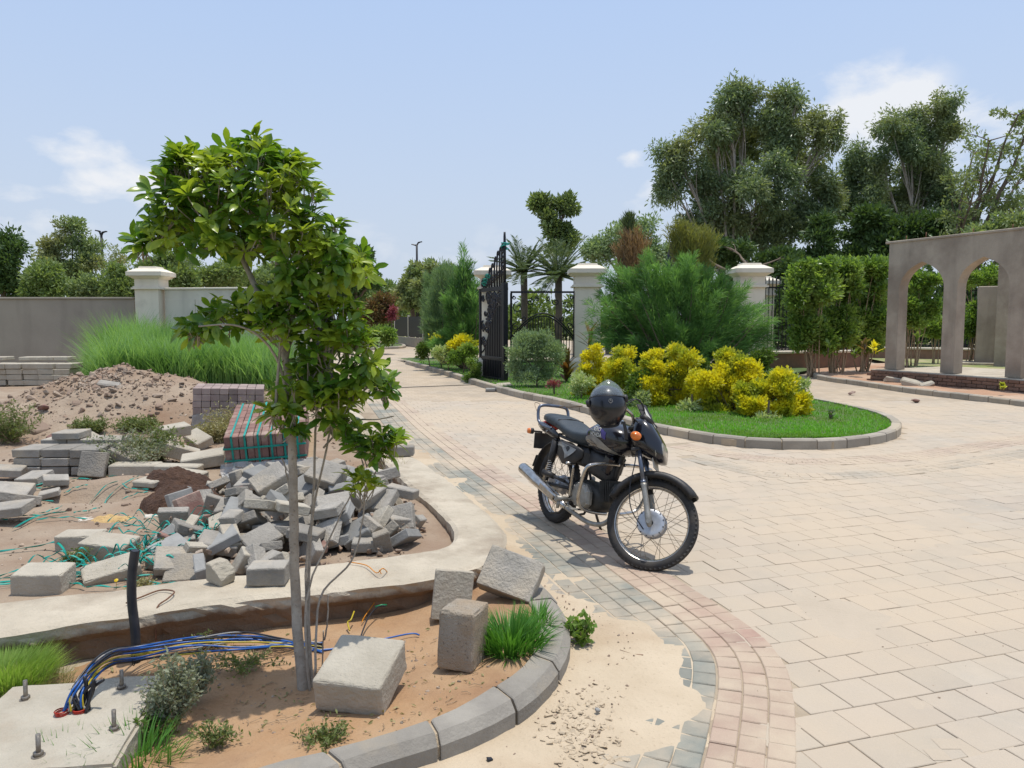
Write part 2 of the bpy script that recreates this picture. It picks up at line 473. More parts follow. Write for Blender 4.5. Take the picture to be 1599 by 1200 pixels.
# low wall: outer and inner top edges
wall_out = smooth_path([G(u, v, WALLTOP) for u, v in ((-330, 1012), (-150, 1006), (0, 993), (150, 968), (300, 946), (430, 930), (560, 918), (660, 905), (735, 889), (778, 866), (793, 842), (783, 820), (752, 792), (705, 752), (660, 722), (625, 700), (592, 672), (565, 648), (545, 627), (532, 612))], 6)
wall_in = smooth_path([G(u, v, WALLTOP) for u, v in ((-330, 962), (-150, 950), (0, 938), (150, 921), (300, 903), (420, 890), (540, 874), (640, 862), (690, 852), (708, 838), (704, 820), (684, 798), (650, 768), (622, 742), (592, 715), (566, 692), (545, 668), (527, 646), (514, 626), (506, 612))], 6)
dirt_edge = [Vector((p.x, p.y)) for p in wall_in]


def in_poly(x, y, poly):
    c = False; n = len(poly)
    for i in range(n):
        a = poly[i]; b = poly[i - 1]
        if (a[1] > y) != (b[1] > y) and x < (b[0] - a[0]) * (y - a[1]) / (b[1] - a[1]) + a[0]: c = not c
    return c


mid_edge = [((a + b) / 2) for a, b in zip(wall_in, wall_out)]
yard_poly = [(p.x, p.y) for p in mid_edge] + [(-5.6, 21.5), (-60, 21.5), (-60, mid_edge[0].y)]


def H(x, y):
    """height of the building yard's earth"""
    h = 0.10 + 0.035 * noise2(x, y, 1.1, 3) + 0.018 * noise2(x, y, 3.3, 9) + 0.006 * noise2(x, y, 11, 5)
    dx = (x + 6.0) / 1.85; dy = (y - 11.7) / 1.6
    r = math.sqrt(dx * dx + dy * dy)
    m = max(0, 1 - r / 1.55)
    h += 0.74 * (m * m * (3 - 2 * m)) * (1 + 0.22 * noise2(x, y, 1.7, 2) + 0.12 * noise2(x, y, 5, 2))
    if m > 0: h += 0.03 * noise2(x, y, 9, 4)
    dx = (x + 3.95) / 0.75; dy = (y - 12.6) / 1.2; h += 0.10 * math.exp(-(dx * dx + dy * dy))
    # little bank and the pit beside it
    c = G(165, 770, .1); h += 0.10 * math.exp(-(((x - c.x) / .5) ** 2 + ((y - c.y - .25) / .22) ** 2))
    h -= 0.16 * math.exp(-(((x - c.x + .1) / .32) ** 2 + ((y - c.y + .12) / .16) ** 2))
    # heap of earth under the loose blocks
    c = G(520, 800, .1); h += 0.07 * math.exp(-(((x - c.x) / .7) ** 2 + ((y - c.y) / .7) ** 2))
    # bank along the far arm of the wall
    c = G(520, 665, .1); h += 0.08 * math.exp(-(((x - c.x) / .35) ** 2 + ((y - c.y) / 2.0) ** 2))
    return h


def GT(u, v):
    z = 0.1
    for _ in range(14):
        p = G(u, v, z); z = 0.5 * z + 0.5 * H(p.x, p.y)
    p.z = H(p.x, p.y)
    return p


def sheet(name, x0, x1, y0, y1, fz, step, m, inside=None, label=None, kind='structure', growth=1.0):
    xs = np.arange(x0, x1 + step, step)
    ys = [y0]; st = step
    while ys[-1] < y1: ys.append(ys[-1] + st); st *= growth
    V = []; F = []; nx = len(xs)
    for y in ys:
        for x in xs: V.append((x, y, fz(x, y)))
    for j in range(len(ys) - 1):
        for i in range(nx - 1):
            if inside and not inside((xs[i] + xs[i + 1]) / 2, (ys[j] + ys[j + 1]) / 2): continue
            F.append((j * nx + i, j * nx + i + 1, (j + 1) * nx + i + 1, (j + 1) * nx + i))
    me = npmesh(name, V, F, True)
    o = link(name, me, m)
    return tag(o, label, None, None, kind)


# wide earth to the horizon
mb = MB()
mb.add([(-900, -30, -0.06), (900, -30, -0.06), (900, 1500, -0.06), (-900, 1500, -0.06)], [(0, 1, 2, 3)])
tag(mb.build('ground', m_earth), 'flat earth running out to the horizon', kind='structure')

sheet('building_yard', -13.5, 0.4, 1.0, 21.6, H, 0.075, m_dirt, lambda x, y: in_poly(x, y, yard_poly), growth=1.006)

# ---- low curved wall
def sweep2(name, A, B, zt, zb, m, parent=None, rough=0.0, over=0.0):
    """solid between two top edge lines"""
    V = []; F = []; n = len(A)
    prof = 7
    for i, (a, b) in enumerate(zip(A, B)):
        w = (a - b); w.z = 0; wn_ = w.normalized()
        for k in range(prof):
            if k == 0: p = b + Vector((0, 0, zb - zt)); off = 0.0
            elif k == 1: p = b + Vector((0, 0, -0.03)); off = 0
            elif k == 2: p = b - (-wn_) * 0.015; off = 0
            elif k == 3: p = (a + b) / 2; off = 0
            elif k == 4: p = a - wn_ * 0.014; off = 0
            elif k == 5: p = a + Vector((0, 0, -0.02)); off = 0
            else: p = a - wn_ * over + Vector((0, 0, zb - zt)); off = 0
            j = rough * noise.noise_vector(Vector((p.x * 7, p.y * 7, p.z * 9 + k)))
            q = Vector(p) + Vector(j) * (1 if k != 3 else 0.5)
            V.append(tuple(q))
    for i in range(n - 1):
        for k in range(prof - 1):
            F.append((i * prof + k, i * prof + k + 1, (i + 1) * prof + k + 1, (i + 1) * prof + k))
    F2 = [tuple(range(prof)), tuple((n - 1) * prof + k for k in reversed(range(prof)))]
    mb = MB(); mb.add(V, F, None, False); mb.add(V, [f for f in F2], None, False)
    return mb.build(name, m, parent)


# finer resampling so that the broken edge can be rough; extra rows on the front face
def low_wall():
    n = len(wall_out)
    A = []; B = []
    for i in range(n - 1):
        L = (wall_out[i + 1] - wall_out[i]).length
        k = max(1, int(L / 0.035))
        for j in range(k):
            A.append(wall_out[i].lerp(wall_out[i + 1], j / k)); B.append(wall_in[i].lerp(wall_in[i + 1], j / k))
    V = []; F = []
    rows = [(-1, .30), (-1, .06), (-1, .0), (-.8, 0), (-.4, 0), (0, 0), (.4, 0), (.8, 0), (1, 0.0), (1, .035), (1, .07), (1, .11), (1, .15), (1, .19), (1, .3)]
    pr = len(rows)
    for a, b in zip(A, B):
        w = a - b; w.z = 0; d = w.normalized(); c = (a + b) / 2; hw = w.length / 2
        for (s, dn) in rows:
            p = c + d * hw * s; p.z = WALLTOP - dn
            nz3 = noise.noise(p * 3.1); nz9 = noise.noise(p * 11); nz25 = noise.noise(p * 28)
            if dn == 0:
                p.z += 0.010 * nz3 + 0.006 * nz9 + (0.003 * nz25)
                if abs(s) == 1: p.z -= 0.012 + 0.012 * abs(nz9); p -= d * s * (0.012 * abs(nz25) + .01 * abs(nz9))
            elif s == 1:
                under = 0.055 if dn > 0.075 else 0.0
                under *= min(1.0, max(0.0, 0.65 + nz3 * 1.2))
                p -= d * (under + 0.028 * nz9 + 0.018 * nz25 + 0.01)
            else:
                p += d * (0.02 * nz9 + 0.012 * nz25)
            V.append(p)
    for i in range(len(A) - 1):
        for k in range(pr - 1):
            F.append((i * pr + k, i * pr + k + 1, (i + 1) * pr + k + 1, (i + 1) * pr + k))
    mb = MB(); mb.add(V, F, None, False)
    return mb.build('low_curved_wall', m_conc)


lw = low_wall()
tag(lw, 'low curved rough cast concrete wall turning a corner between the planter and the brick heap', 'low wall')

# ---- planter in the foreground
KT = 0.12
kerb_out = smooth_path([G(u, v, KT) for u, v in ((380, 1262), (470, 1226), (570, 1187), (700, 1147), (802, 1101), (862, 1051), (889, 1003), (888, 962), (866, 926), (835, 895))], 8)
kerb_in = smooth_path([G(u, v, KT) for u, v in ((320, 1228), (420, 1192), (545, 1163), (683, 1119), (768, 1073), (822, 1033), (842, 992), (838, 958), (822, 932), (800, 905))], 8)
cen = [(a + b) / 2 for a, b in zip(kerb_in, kerb_out)]
planter_poly = [(p.x, p.y) for p in kerb_in] + [(p.x, p.y) for p in reversed([(a * .35 + b * .65) for a, b in zip(wall_in, wall_out)][6:62])]
planter_poly += [(-3.2, 3.3), (-3.2, 0.6)]


def HS(x, y):
    near = min((Vector((x, y)) - Vector((p.x, p.y))).length for p in cen[::4])
    k = max(0, 1 - near / 0.9)
    base = 0.020 + 0.082 * k * k * (3 - 2 * k)
    if x < -1.2: base -= 0.02 * min(1, (-1.2 - x))
    return base + 0.014 * noise2(x, y, 2.2, 1) + 0.008 * noise2(x, y, 8, 5) + 0.003 * noise2(x, y, 21, 5)


sheet('planter_soil', -3.2, 0.7, 0.9, 5.0, HS, 0.03, m_soil, lambda x, y: in_poly(x, y, planter_poly))


def kerb_run(name, out_pts, in_pts, zt, zb, cham, m, plen, parent_label, sub=3, gap=0.012, jit=0.004, pname='kerb_stone', slope=0.0):
    """individual kerb stones between two edge lines, on a bed of mortar"""
    mid = [(a + b) / 2 for a, b in zip(out_pts, in_pts)]
    L = [0]
    for a, b in zip(mid, mid[1:]): L.append(L[-1] + (b - a).length)
    def at(pts, s):
        for i in range(len(L) - 1):
            if L[i + 1] >= s: return pts[i].lerp(pts[i + 1], (s - L[i]) / max(1e-9, L[i + 1] - L[i]))
        return pts[-1].copy()
    # mortar bed
    V = []; F = []; m_ = int(L[-1] / 0.15) + 2
    for i in range(m_):
        s = L[-1] * i / (m_ - 1); a = at(out_pts, s); b = at(in_pts, s)
        a2 = a.lerp(b, .13); b2 = b.lerp(a, .06)
        V += [(a2.x, a2.y, zb), (a2.x, a2.y, zt - 0.025 - cham * .6), (a2.lerp(b2, .25).x, a2.lerp(b2, .25).y, zt - 0.012), (b2.x, b2.y, zt - 0.012), (b2.x, b2.y, zb)]
    for i in range(m_ - 1):
        for k in range(4): F.append((i * 5 + k, (i + 1) * 5 + k, (i + 1) * 5 + k + 1, i * 5 + k + 1))
    mb = MB(); mb.add(V, F); bed = mb.build(name, m_mortar)
    tag(bed, parent_label, None, None, 'structure')
    n = max(1, round(L[-1] / plen)); out = []
    for i in range(n):
        s0 = L[-1] * i / n + gap / 2; s1 = L[-1] * (i + 1) / n - gap / 2
        dz = R.uniform(-jit, jit); dd = R.uniform(-jit, jit)
        rings = []
        for k in range(sub + 1):
            s = s0 + (s1 - s0) * k / sub
            a = at(out_pts, s); b = at(in_pts, s); d = (a - b); d.z = 0; d.normalize()
            a = a + d * dd; b = b + d * dd
            e = 0.006
            t0 = zt + dz
            rings.append([(a.x, a.y, zb), (a.x, a.y, t0 - cham), *[tuple(q) for q in ((a.x - d.x * cham, a.y - d.y * cham, t0), (b.x + d.x * e, b.y + d.y * e, t0), (b.x, b.y, t0 - e))], (b.x, b.y, zb)])
        # narrow the ends a touch so the stones read singly
        for r_i, sgn in ((0, 1), (-1, -1)):
            ctr = Vector((sum(q[0] for q in rings[r_i]) / 6, sum(q[1] for q in rings[r_i]) / 6, sum(q[2] for q in rings[r_i]) / 6))
            t = (at(mid, s1) - at(mid, s0)).normalized() * 0.006 * sgn
            inner = [tuple(Vector(q) * 1 + t) for q in rings[r_i]]
            shr = [tuple(ctr + (Vector(q) - ctr) * 0.95 + Vector((0, 0, 0))) for q in rings[r_i]]
            if sgn == 1: rings[0] = inner; rings.insert(0, shr)
            else: rings[-1] = inner; rings.append(shr)
        mb = MB(); mb.loft(rings, smooth=False)
        out.append(mb.build(pname, m, bed))
    return bed, out


kerb_run('planter_kerb', kerb_out, kerb_in, KT, -0.05, 0.036, m_kerb, 0.36, 'curved kerb of grey concrete stones round the foreground planter', sub=3, gap=0.014, jit=0.004)

# ---- border of the paving: the line where the grey and the red courses meet
band = smooth_path([G(u, v) for u, v in ((1030, 1330), (1076, 1250), (1097, 1195), (1113, 1120), (1119, 1080), (1119, 1046), (1110, 1020), (1087, 993), (1040, 955), (970, 905), (915, 863), (870, 830), (825, 800), (780, 768), (735, 737), (690, 703), (650, 670), (620, 641), (596, 618), (580, 604))], 8)
band2 = [Vector((p.x, p.y)) for p in band]


def nearest(poly, x, y):
    best = (1e9, 0, 0)
    for i in range(len(poly) - 1):
        a = poly[i]; b = poly[i + 1]; abx = b.x - a.x; aby = b.y - a.y
        t = max(0, min(1, ((x - a.x) * abx + (y - a.y) * aby) / (abx * abx + aby * aby + 1e-12)))
        dx = x - a.x - t * abx; dy = y - a.y - t * aby; d = math.hypot(dx, dy)
        if d < best[0]:
            side = 1 if abx * dy - aby * dx < 0 else -1       # +1: right of the line
            best = (d, side, i + t)
    return best


# ---- sand strip, level but blown over the edge of the courses
sand_poly = [(p.x, p.y) for p in band] + [(p.x, p.y) for p in reversed([(a * .9 + b * .1) for a, b in zip(wall_out, wall_in)][54:])]
sand_poly = None


def HSand(x, y):
    d, side, _ = nearest(band2, x, y)
    sd = d * side                  # negative on the planter's side
    h = 0.0175 + 0.010 * noise2(x, y, 1.9, 4) + 0.006 * noise2(x, y, 5.5, 8) + 0.003 * noise2(x, y, 17, 2)
    if sd < -0.45: h += 0.02 * min(1, (-0.45 - sd) / 0.6)
    else:
        k = (sd + 0.45) / 0.35
        h -= 0.016 * min(1.6, max(0, k))
    # drift over the grey courses low in the picture
    for (u, v, rx, ry, a) in ((1035, 1100, .17, .12, .016), (1010, 1050, .14, .16, .014), (1030, 1165, .2, .1, .014), (985, 985, .12, .14, .006)):
        c = G(u, v); h += a * math.exp(-(((x - c.x) / rx) ** 2 + ((y - c.y) / ry) ** 2))
    return h


def in_sand(x, y):
    d, side, _ = nearest(band2, x, y)
    sd = d * side
    return -2.2 < sd < 0.02 and not in_poly(x, y, yard_poly) and not in_poly(x, y, planter_poly)


sheet('sand_strip', -1.6, 1.15, 1.7, 13.0, HSand, 0.045, m_sand, in_sand, growth=1.004)

# ---- road slab: sand bed under the pavers, plain paved surface far away
def road_mat():
    m = mat('paved_road', (0.38, 0.33, 0.265), (0.335, 0.285, 0.225), 0.9, 1.5, 0.25, 40, sand=0.6, sandscale=0.6)
    nt = m.node_tree; L = nt.links; b = nt.nodes['Principled BSDF']
    src = b.inputs['Base Color'].links[0].from_socket
    g = _n(nt, 'ShaderNodeNewGeometry')
    mp = _n(nt, 'ShaderNodeMapping'); mp.inputs['Rotation'].default_value = (0, 0, -math.radians(17)); L.new(g.outputs['Position'], mp.inputs[0])
    br = _n(nt, 'ShaderNodeTexBrick'); L.new(mp.outputs[0], br.inputs['Vector']); br.offset = 0.5
    br.inputs['Scale'].default_value = 1; br.inputs['Brick Width'].default_value = 0.21; br.inputs['Row Height'].default_value = 0.21
    br.inputs['Mortar Size'].default_value = 0.008; br.inputs['Color1'].default_value = (1, 1, 1, 1); br.inputs['Color2'].default_value = (0.86, 0.85, 0.84, 1); br.inputs['Mortar'].default_value = (0.8, 0.76, 0.7, 1)
    mx = _n(nt, 'ShaderNodeMix', data_type='RGBA', blend_type='MULTIPLY'); mx.inputs['Factor'].default_value = 1
    L.new(src, mx.inputs['A']); L.new(br.outputs[0], mx.inputs['B']); L.new(mx.outputs['Result'], b.inputs['Base Color'])
    return m


m_road = road_mat()
m_bed = mat('joint_sand', (0.40, 0.325, 0.235), (0.34, 0.275, 0.195), 0.95, 5, 0.4, 60, c3=(0.25, 0.19, 0.13), s3=1.5, t3=0.6)
NEAR_END = 15.0
# the slab is bounded on the left by the wall and the yard; far left beyond the gate it opens up
mb = MB(); mb.add([(-7.0, 0.3, 0.0035), (30, 0.3, 0.0035), (30, NEAR_END, 0.0035), (-7.0, NEAR_END, 0.0035)], [(0, 1, 2, 3)])
road = mb.build('road', m_bed); tag(road, 'paved forecourt of square beige pavers dusted with sand', kind='structure')
mb = MB(); mb.add([(-14.0, NEAR_END, -0.002), (30, NEAR_END, -0.002), (30, 29, -0.002), (4, 60, -0.002), (-30, 75, -0.002), (-22, 40, -0.002), (-14, 24, -0.002)], [(0, 1, 2, 3, 4, 5, 6)])
road2 = mb.build('driveway', m_road); tag(road2, 'paved driveway running through the gate into the distance', kind='structure')

# ---- island outline (outer foot of its kerb), used to keep the pavers out
isl = smooth_path([G(u, v) for u, v in ((633, 569), (690, 585), (745, 603), (800, 619), (860, 632), (915, 647), (980, 667), (1040, 681), (1130, 697), (1210, 703), (1290, 703), (1350, 698), (1393, 689), (1408, 677), (1398, 664), (1370, 653), (1320, 641), (1270, 631), (1225, 618), (1205, 600))], 6)
isl_poly = [(p.x, p.y) for p in isl] + [(9.5, 24), (4, 26), (-2, 31), (-4.5, 30.5)]
isl2 = [Vector((p.x, p.y)) for p in isl]
right_kerb = smooth_path([G(u, v) for u, v in ((1262, 583), (1273, 592), (1300, 597), (1329, 601), (1383, 609), (1430, 616), (1473, 621), (1540, 629), (1600, 636), (1700, 650), (1850, 672), (2100, 710))], 6)
rk2 = [Vector((p.x, p.y)) for p in right_kerb]

# coloured stripes crossing the forecourt beside the island
stripe_r = [Vector((p.x, p.y)) for p in smooth_path([G(u, v) for u, v in ((1060, 697), (1180, 717), (1300, 722), (1420, 714), (1520, 700), (1620, 684), (1760, 660))], 8)]
stripe_g = [Vector((p.x, p.y)) for p in smooth_path([G(u, v) for u, v in ((1080, 716), (1200, 742), (1330, 744), (1450, 732), (1560, 716), (1700, 694))], 8)]


def tile_ok(x, y):
    d, side, _ = nearest(band2, x, y)
    if side < 0 or d < 0.24: return False
    if y > 8 or x > 1.2:
        if in_poly(x, y, isl_poly): return False
        dk, sk, _ = nearest(rk2, x, y)
        if y > 9 and sk < 0: return False
    return True


def paver_mesh(name, sx, sy, t=0.03, b=0.004, m=None):
    mb = MB(); hx, hy = sx / 2, sy / 2
    V = [(-hx, -hy, -t), (hx, -hy, -t), (hx, hy, -t), (-hx, hy, -t), (-hx, -hy, -b), (hx, -hy, -b), (hx, hy, -b), (-hx, hy, -b),
         (-hx + b, -hy + b, 0), (hx - b, -hy + b, 0), (hx - b, hy - b, 0), (-hx + b, hy - b, 0)]
    F = [(0, 1, 5, 4), (1, 2, 6, 5), (2, 3, 7, 6), (3, 0, 4, 7), (4, 5, 9, 8), (5, 6, 10, 9), (6, 7, 11, 10), (7, 4, 8, 11), (8, 9, 10, 11)]
    mb.add(V, F); me = mb.mesh(name)
    if m: me.materials.append(m)
    return me


def lay(pieces, me, parent, name, rest_name, maxn=300):
    """pieces: (x, y, z, rot, tiltx, tilty); the maxn largest in the picture one by one, the others joined"""
    def vis(p):
        d = Vector((p[0], p[1], p[2])) - EYE
        u = d.x / max(.01, d.y) ; inside = abs(u) < 0.70 and d.y > 2.35
        return (0 if inside else 1, d.length)
    pieces.sort(key=vis)
    for p in pieces[:maxn]:
        o = bpy.data.objects.new(name, me); S.collection.objects.link(o)
        o.location = p[:3]; o.rotation_euler = (p[4], p[5], p[3]); o.parent = parent
        o.matrix_parent_inverse = wmat(parent).inverted()
    rest = pieces[maxn:]
    if not rest: return
    base = np.array([v.co[:] for v in me.vertices]); fs = np.array([list(f.vertices) for f in me.polygons])
    Vs = np.empty((len(rest), len(base), 3)); 
    for i, p in enumerate(rest):
        M = np.array(Euler((p[4], p[5], p[3])).to_matrix()); Vs[i] = base @ M.T + np.array(p[:3])
    Fs = (fs[None] + (np.arange(len(rest)) * len(base))[:, None, None]).reshape(-1, 4)
    o = link(rest_name, npmesh(rest_name, Vs.reshape(-1, 3), Fs), list(me.materials), parent)
    tag(o, kind='stuff')


pieces = []
ang = math.radians(17); ca, sa = math.cos(ang), math.sin(ang); PT = 0.21
for i in range(-75, 95):
    for j in range(-40, 90):
        a = (i + 0.5 * (j % 2)) * PT; b = j * PT
        x = 2.0 + a * ca - b * sa; y = 4.0 + a * sa + b * ca
        if y < 2.0 or y > NEAR_END or x > y * 0.70 + 0.6 or x < -y * 0.25 - 0.2: continue
        if not tile_ok(x, y): continue
        dr, sr, _ = nearest(stripe_r, x, y); dg, sg_, _ = nearest(stripe_g, x, y)
        if y > 6 and (dr < 0.13 or dg < 0.10): continue
        z = 0.008 + 0.0009 * R.gauss(0, 1)
        pieces.append((x, y, z, ang + R.gauss(0, .007), R.gauss(0, .0035), R.gauss(0, .0035)))
tile_me = paver_mesh('paver', PT - 0.0035, PT - 0.0035, b=0.0026, m=m_tile)
lay(pieces, tile_me, road, 'paver', 'paver_field')


def drift(x, y):
    return 0.0050 + 0.0040 * noise2(x, y, .75, 3) + 0.0034 * noise2(x, y, 2.6, 7) + 0.0014 * noise2(x, y, 9, 1)


m_drift = mat('blown_sand', (0.45, 0.375, 0.285), (0.42, 0.35, 0.265), 0.95, 3, 0.3, 50)
sheet('sand_drift', -1.2, 9.5, 2.1, 14.5, drift, 0.07, m_drift, lambda x, y: x < y * .72 + .5 and tile_ok(x, y) and drift(x, y) > .0070, growth=1.004)


def courses(line, offs, step, m, name, label, z0=0.0115, wid=0.10, cut=None, structure_name=None):
    base_pts = [Vector((p.x, p.y, 0)) for p in line]
    out = []
    for o_i, off in enumerate(offs):
        pts = []
        for i, p in enumerate(base_pts):
            a = base_pts[max(0, i - 1)]; b = base_pts[min(len(base_pts) - 1, i + 1)]; t = (b - a).normalized()
            pts.append(p + Vector((t.y, -t.x, 0)) * off)
        rs = resample(pts, step)
        for k in range(len(rs) - 1):
            a = rs[k]; b = rs[k + 1]; c = (a + b) / 2; t = b - a
            if c.y < 2.0 or c.x > c.y * .72 + .5: continue
            if cut and not cut(c.x, c.y): continue
            out.append((c.x, c.y, z0 + R.gauss(0, .001), math.atan2(t.y, t.x) + R.gauss(0, .012), R.gauss(0, .006), R.gauss(0, .006)))
    return out


red = courses(band2, (0.055, 0.16, 0.265), 0.112, m_red, 'red', '')
red = [p for p in red if p[1] < 17]
mbx = MB(); mbx.add([(0, 0, -0.05), (0.01, 0, -0.05), (0.01, 0.01, -0.05), (0, .01, -.05)], [(0, 1, 2, 3)])


def strip_under(name, line, o0, o1, m, z, label):
    z += 0.0045
    V = []; F = []
    pts = [Vector((p.x, p.y, 0)) for p in line]
    for i, p in enumerate(pts):
        a = pts[max(0, i - 1)]; b = pts[min(len(pts) - 1, i + 1)]; t = (b - a).normalized(); n = Vector((t.y, -t.x, 0))
        V += [tuple(p + n * o0 + Vector((0, 0, z))), tuple(p + n * o1 + Vector((0, 0, z)))]
        if i: F.append((2 * i - 2, 2 * i - 1, 2 * i + 1, 2 * i))
    mb = MB(); mb.add(V, F); o = mb.build(name, m); tag(o, label, kind='structure'); return o


rb = strip_under('red_border', band2, 0.0, 0.325, m_bed, 0.000, 'curved border of three courses of small red pavers')
m_red2 = mat('faded_red_paver', (0.36, 0.265, 0.21), (0.38, 0.30, 0.235), 0.88, 5, 0.15, 60, rnd=0.15, sand=0.55, sandscale=1.1)
rn = [p for p in red if p[1] < 7.5]
lay(rn, paver_mesh('red_paver', 0.107, 0.1, m=m_red), rb, 'red_paver', 'red_paver_rest', 230)
lay([p for p in red if p[1] >= 7.5], paver_mesh('faded_red_paver', 0.107, 0.1, m=m_red2), rb, 'faded_red_paver', 'faded_red_paver_far', 70)
gb = strip_under('grey_border', band2, -0.42, 0.0, m_bed, 0.000, 'curved border of small grey pavers beside the red one')
grey = courses(band2, (-0.055, -0.16, -0.265, -0.37), 0.112, m_grey, 'grey', '')
grey = [p for p in grey if p[1] < 17]
lay(grey, paver_mesh('grey_paver', 0.107, 0.1, m=m_grey), gb, 'grey_paver', 'grey_paver_far')
# inner row between the red courses and the field, cut stones

sr = strip_under('red_stripe', stripe_r, -0.2, 0.2, m_bed, 0.000, 'faded red stripe of pavers crossing the forecourt beside the island')
def clearof(x, y): return not in_poly(x, y, isl_poly) and nearest(isl2, x, y)[0] > 0.09
q = courses(stripe_r, (-0.15, -0.05, 0.05, 0.15), 0.105, m_red, '', '', cut=clearof)
m_grey2 = mat('faded_grey_paver', (0.26, 0.255, 0.22), (0.235, 0.23, 0.205), 0.88, 5, 0.15, 60, rnd=0.25, sand=0.6, sandscale=0.9)
lay(q, paver_mesh('stripe_paver', 0.1, 0.095, m=m_red2), sr, 'red_paver', 'red_paver_far', 120)
sg = strip_under('grey_stripe', stripe_g, -0.17, 0.17, m_bed, 0.000, 'faded grey stripe of pavers crossing the forecourt')
q = courses(stripe_g, (-0.11, 0.0, 0.11), 0.11, m_grey2, '', '', cut=clearof)
lay(q, paver_mesh('stripe_paver', 0.105, 0.104, m=m_grey2), sg, 'grey_paver', 'grey_paver_far', 120)

# flush pale edging strips lying in the sand
ed = courses(band2, (-0.47,), 0.42, m_kerb, '', '')
ed = [p for p in ed if 3.9 < p[1] < 8.5]
eb = strip_under('edging', band2[20:80], -0.50, -0.44, m_mortar, -0.003, 'flush edging of pale concrete strips along the grey border')
m_edge = mat('edging_concrete', (0.35, 0.31, 0.25), (0.30, 0.26, 0.21), 0.9, 6, 0.2, 60, rnd=0.12)
lay(ed, paver_mesh('edging_strip', 0.41, 0.075, m=m_edge), eb, 'edging_strip', 'edging_far', 60)
# ================================================================ island kerb and lawn
def offset_line(pts, off):
    out = []
    for i, p in enumerate(pts):
        a = pts[max(0, i - 1)]; b = pts[min(len(pts) - 1, i + 1)]; t = (b - a); t.z = 0; t.normalize()
        out.append(p + Vector((t.y, -t.x, 0)) * off)
    return out


i_out = [Vector((p.x, p.y, 0.13)) for p in isl]
i_in = offset_line(i_out, -0.13)
kerb_run('island_kerb', i_out, i_in, 0.13, -0.05, 0.02, m_kerbfar, 0.42, 'kerb of pale concrete stones round the planted island', sub=1, gap=0.014, jit=0.004)
lawn_poly = [(p.x, p.y) for p in i_in] + [(9.5, 24), (4, 26), (-2, 31), (-4.5, 30.5)]
m_lawnsoil = mat('lawn_soil', (0.06, 0.11, 0.03), (0.10, 0.13, 0.04), 0.95, 4, 0.5, 30, c3=(0.2, 0.15, 0.09), s3=1.2, t3=0.68)
def HL(x, y): return 0.10 + 0.012 * noise2(x, y, 2.0, 7)
sheet('island_lawn_soil', -4.5, 9.6, 9.6, 30.5, HL, 0.18, m_lawnsoil, lambda x, y: in_poly(x, y, lawn_poly))

# right hand kerb, earth behind it and the low terrace of the arches
r_out = [Vector((p.x, p.y, 0.12)) for p in right_kerb]
r_in = offset_line(r_out, -0.14)
kerb_run('right_kerb', r_out, r_in, 0.12, -0.05, 0.02, m_kerbfar, 0.45, 'kerb of concrete stones along the foot of the arched building', sub=1, gap=0.016, jit=0.006)
ry = [(p.x, p.y) for p in r_in]
right_poly = ry + [(40, 12), (40, 60), (9, 60), (8.0, 30)]
def HRt(x, y): return 0.08 + 0.035 * noise2(x, y, 1.3, 7) + 0.02 * noise2(x, y, 4, 2)
sheet('clay_verge', 7.0, 16, 9.5, 27, HRt, 0.16, m_clay, lambda x, y: in_poly(x, y, right_poly))
m_lawn2 = mat('dry_lawn', (0.16, 0.21, 0.06), (0.34, 0.30, 0.15), 0.95, 1.2, 0.5, 25, c3=(0.45, 0.36, 0.24), s3=0.6, t3=0.6)
mb = MB(); mb.add([(12.0, 21.5, .13), (30, 19.0, .13), (40, 31, .13), (14, 31, .13)], [(0, 1, 2, 3)])
tag(mb.build('back_lawn', m_lawn2), kind='structure')

# ================================================================ arched pavilion
A0 = P(1383, 577, 19.5); A0 = Vector((9.47, 19.5, 0)); ad_ = Vector((1.39, -3.2, 0)).normalized(); an_ = Vector((-ad_.y * -1, 0, 0))
an_ = Vector((-ad_.y, ad_.x, 0))            # away from the camera
if an_.y < 0: an_ = -an_
PZ = 0.36
AM = Matrix(((ad_.x, an_.x, 0, A0.x), (ad_.y, an_.y, 0, A0.y), (0, 0, 1, 0), (0, 0, 0, 1)))


def arch_half(w, h0, h1, n=9):
    """left to right outline of a pointed arch opening of width w, springing h0, apex h1"""
    pts = []
    for i in range(n + 1):
        t = i / n; a = t * PI / 2
        pts.append((w / 2 * (1 - math.cos(a)) ** 1.0, h0 + (h1 - h0) * (0.88 * math.sin(a) + 0.12 * t ** 5)))
    return pts


pav = empty('arched_pavilion', A0 + Vector((0, 0, 0)), 0, 'unfinished cement plastered building front with tall pointed arches on a brick base', 'building')


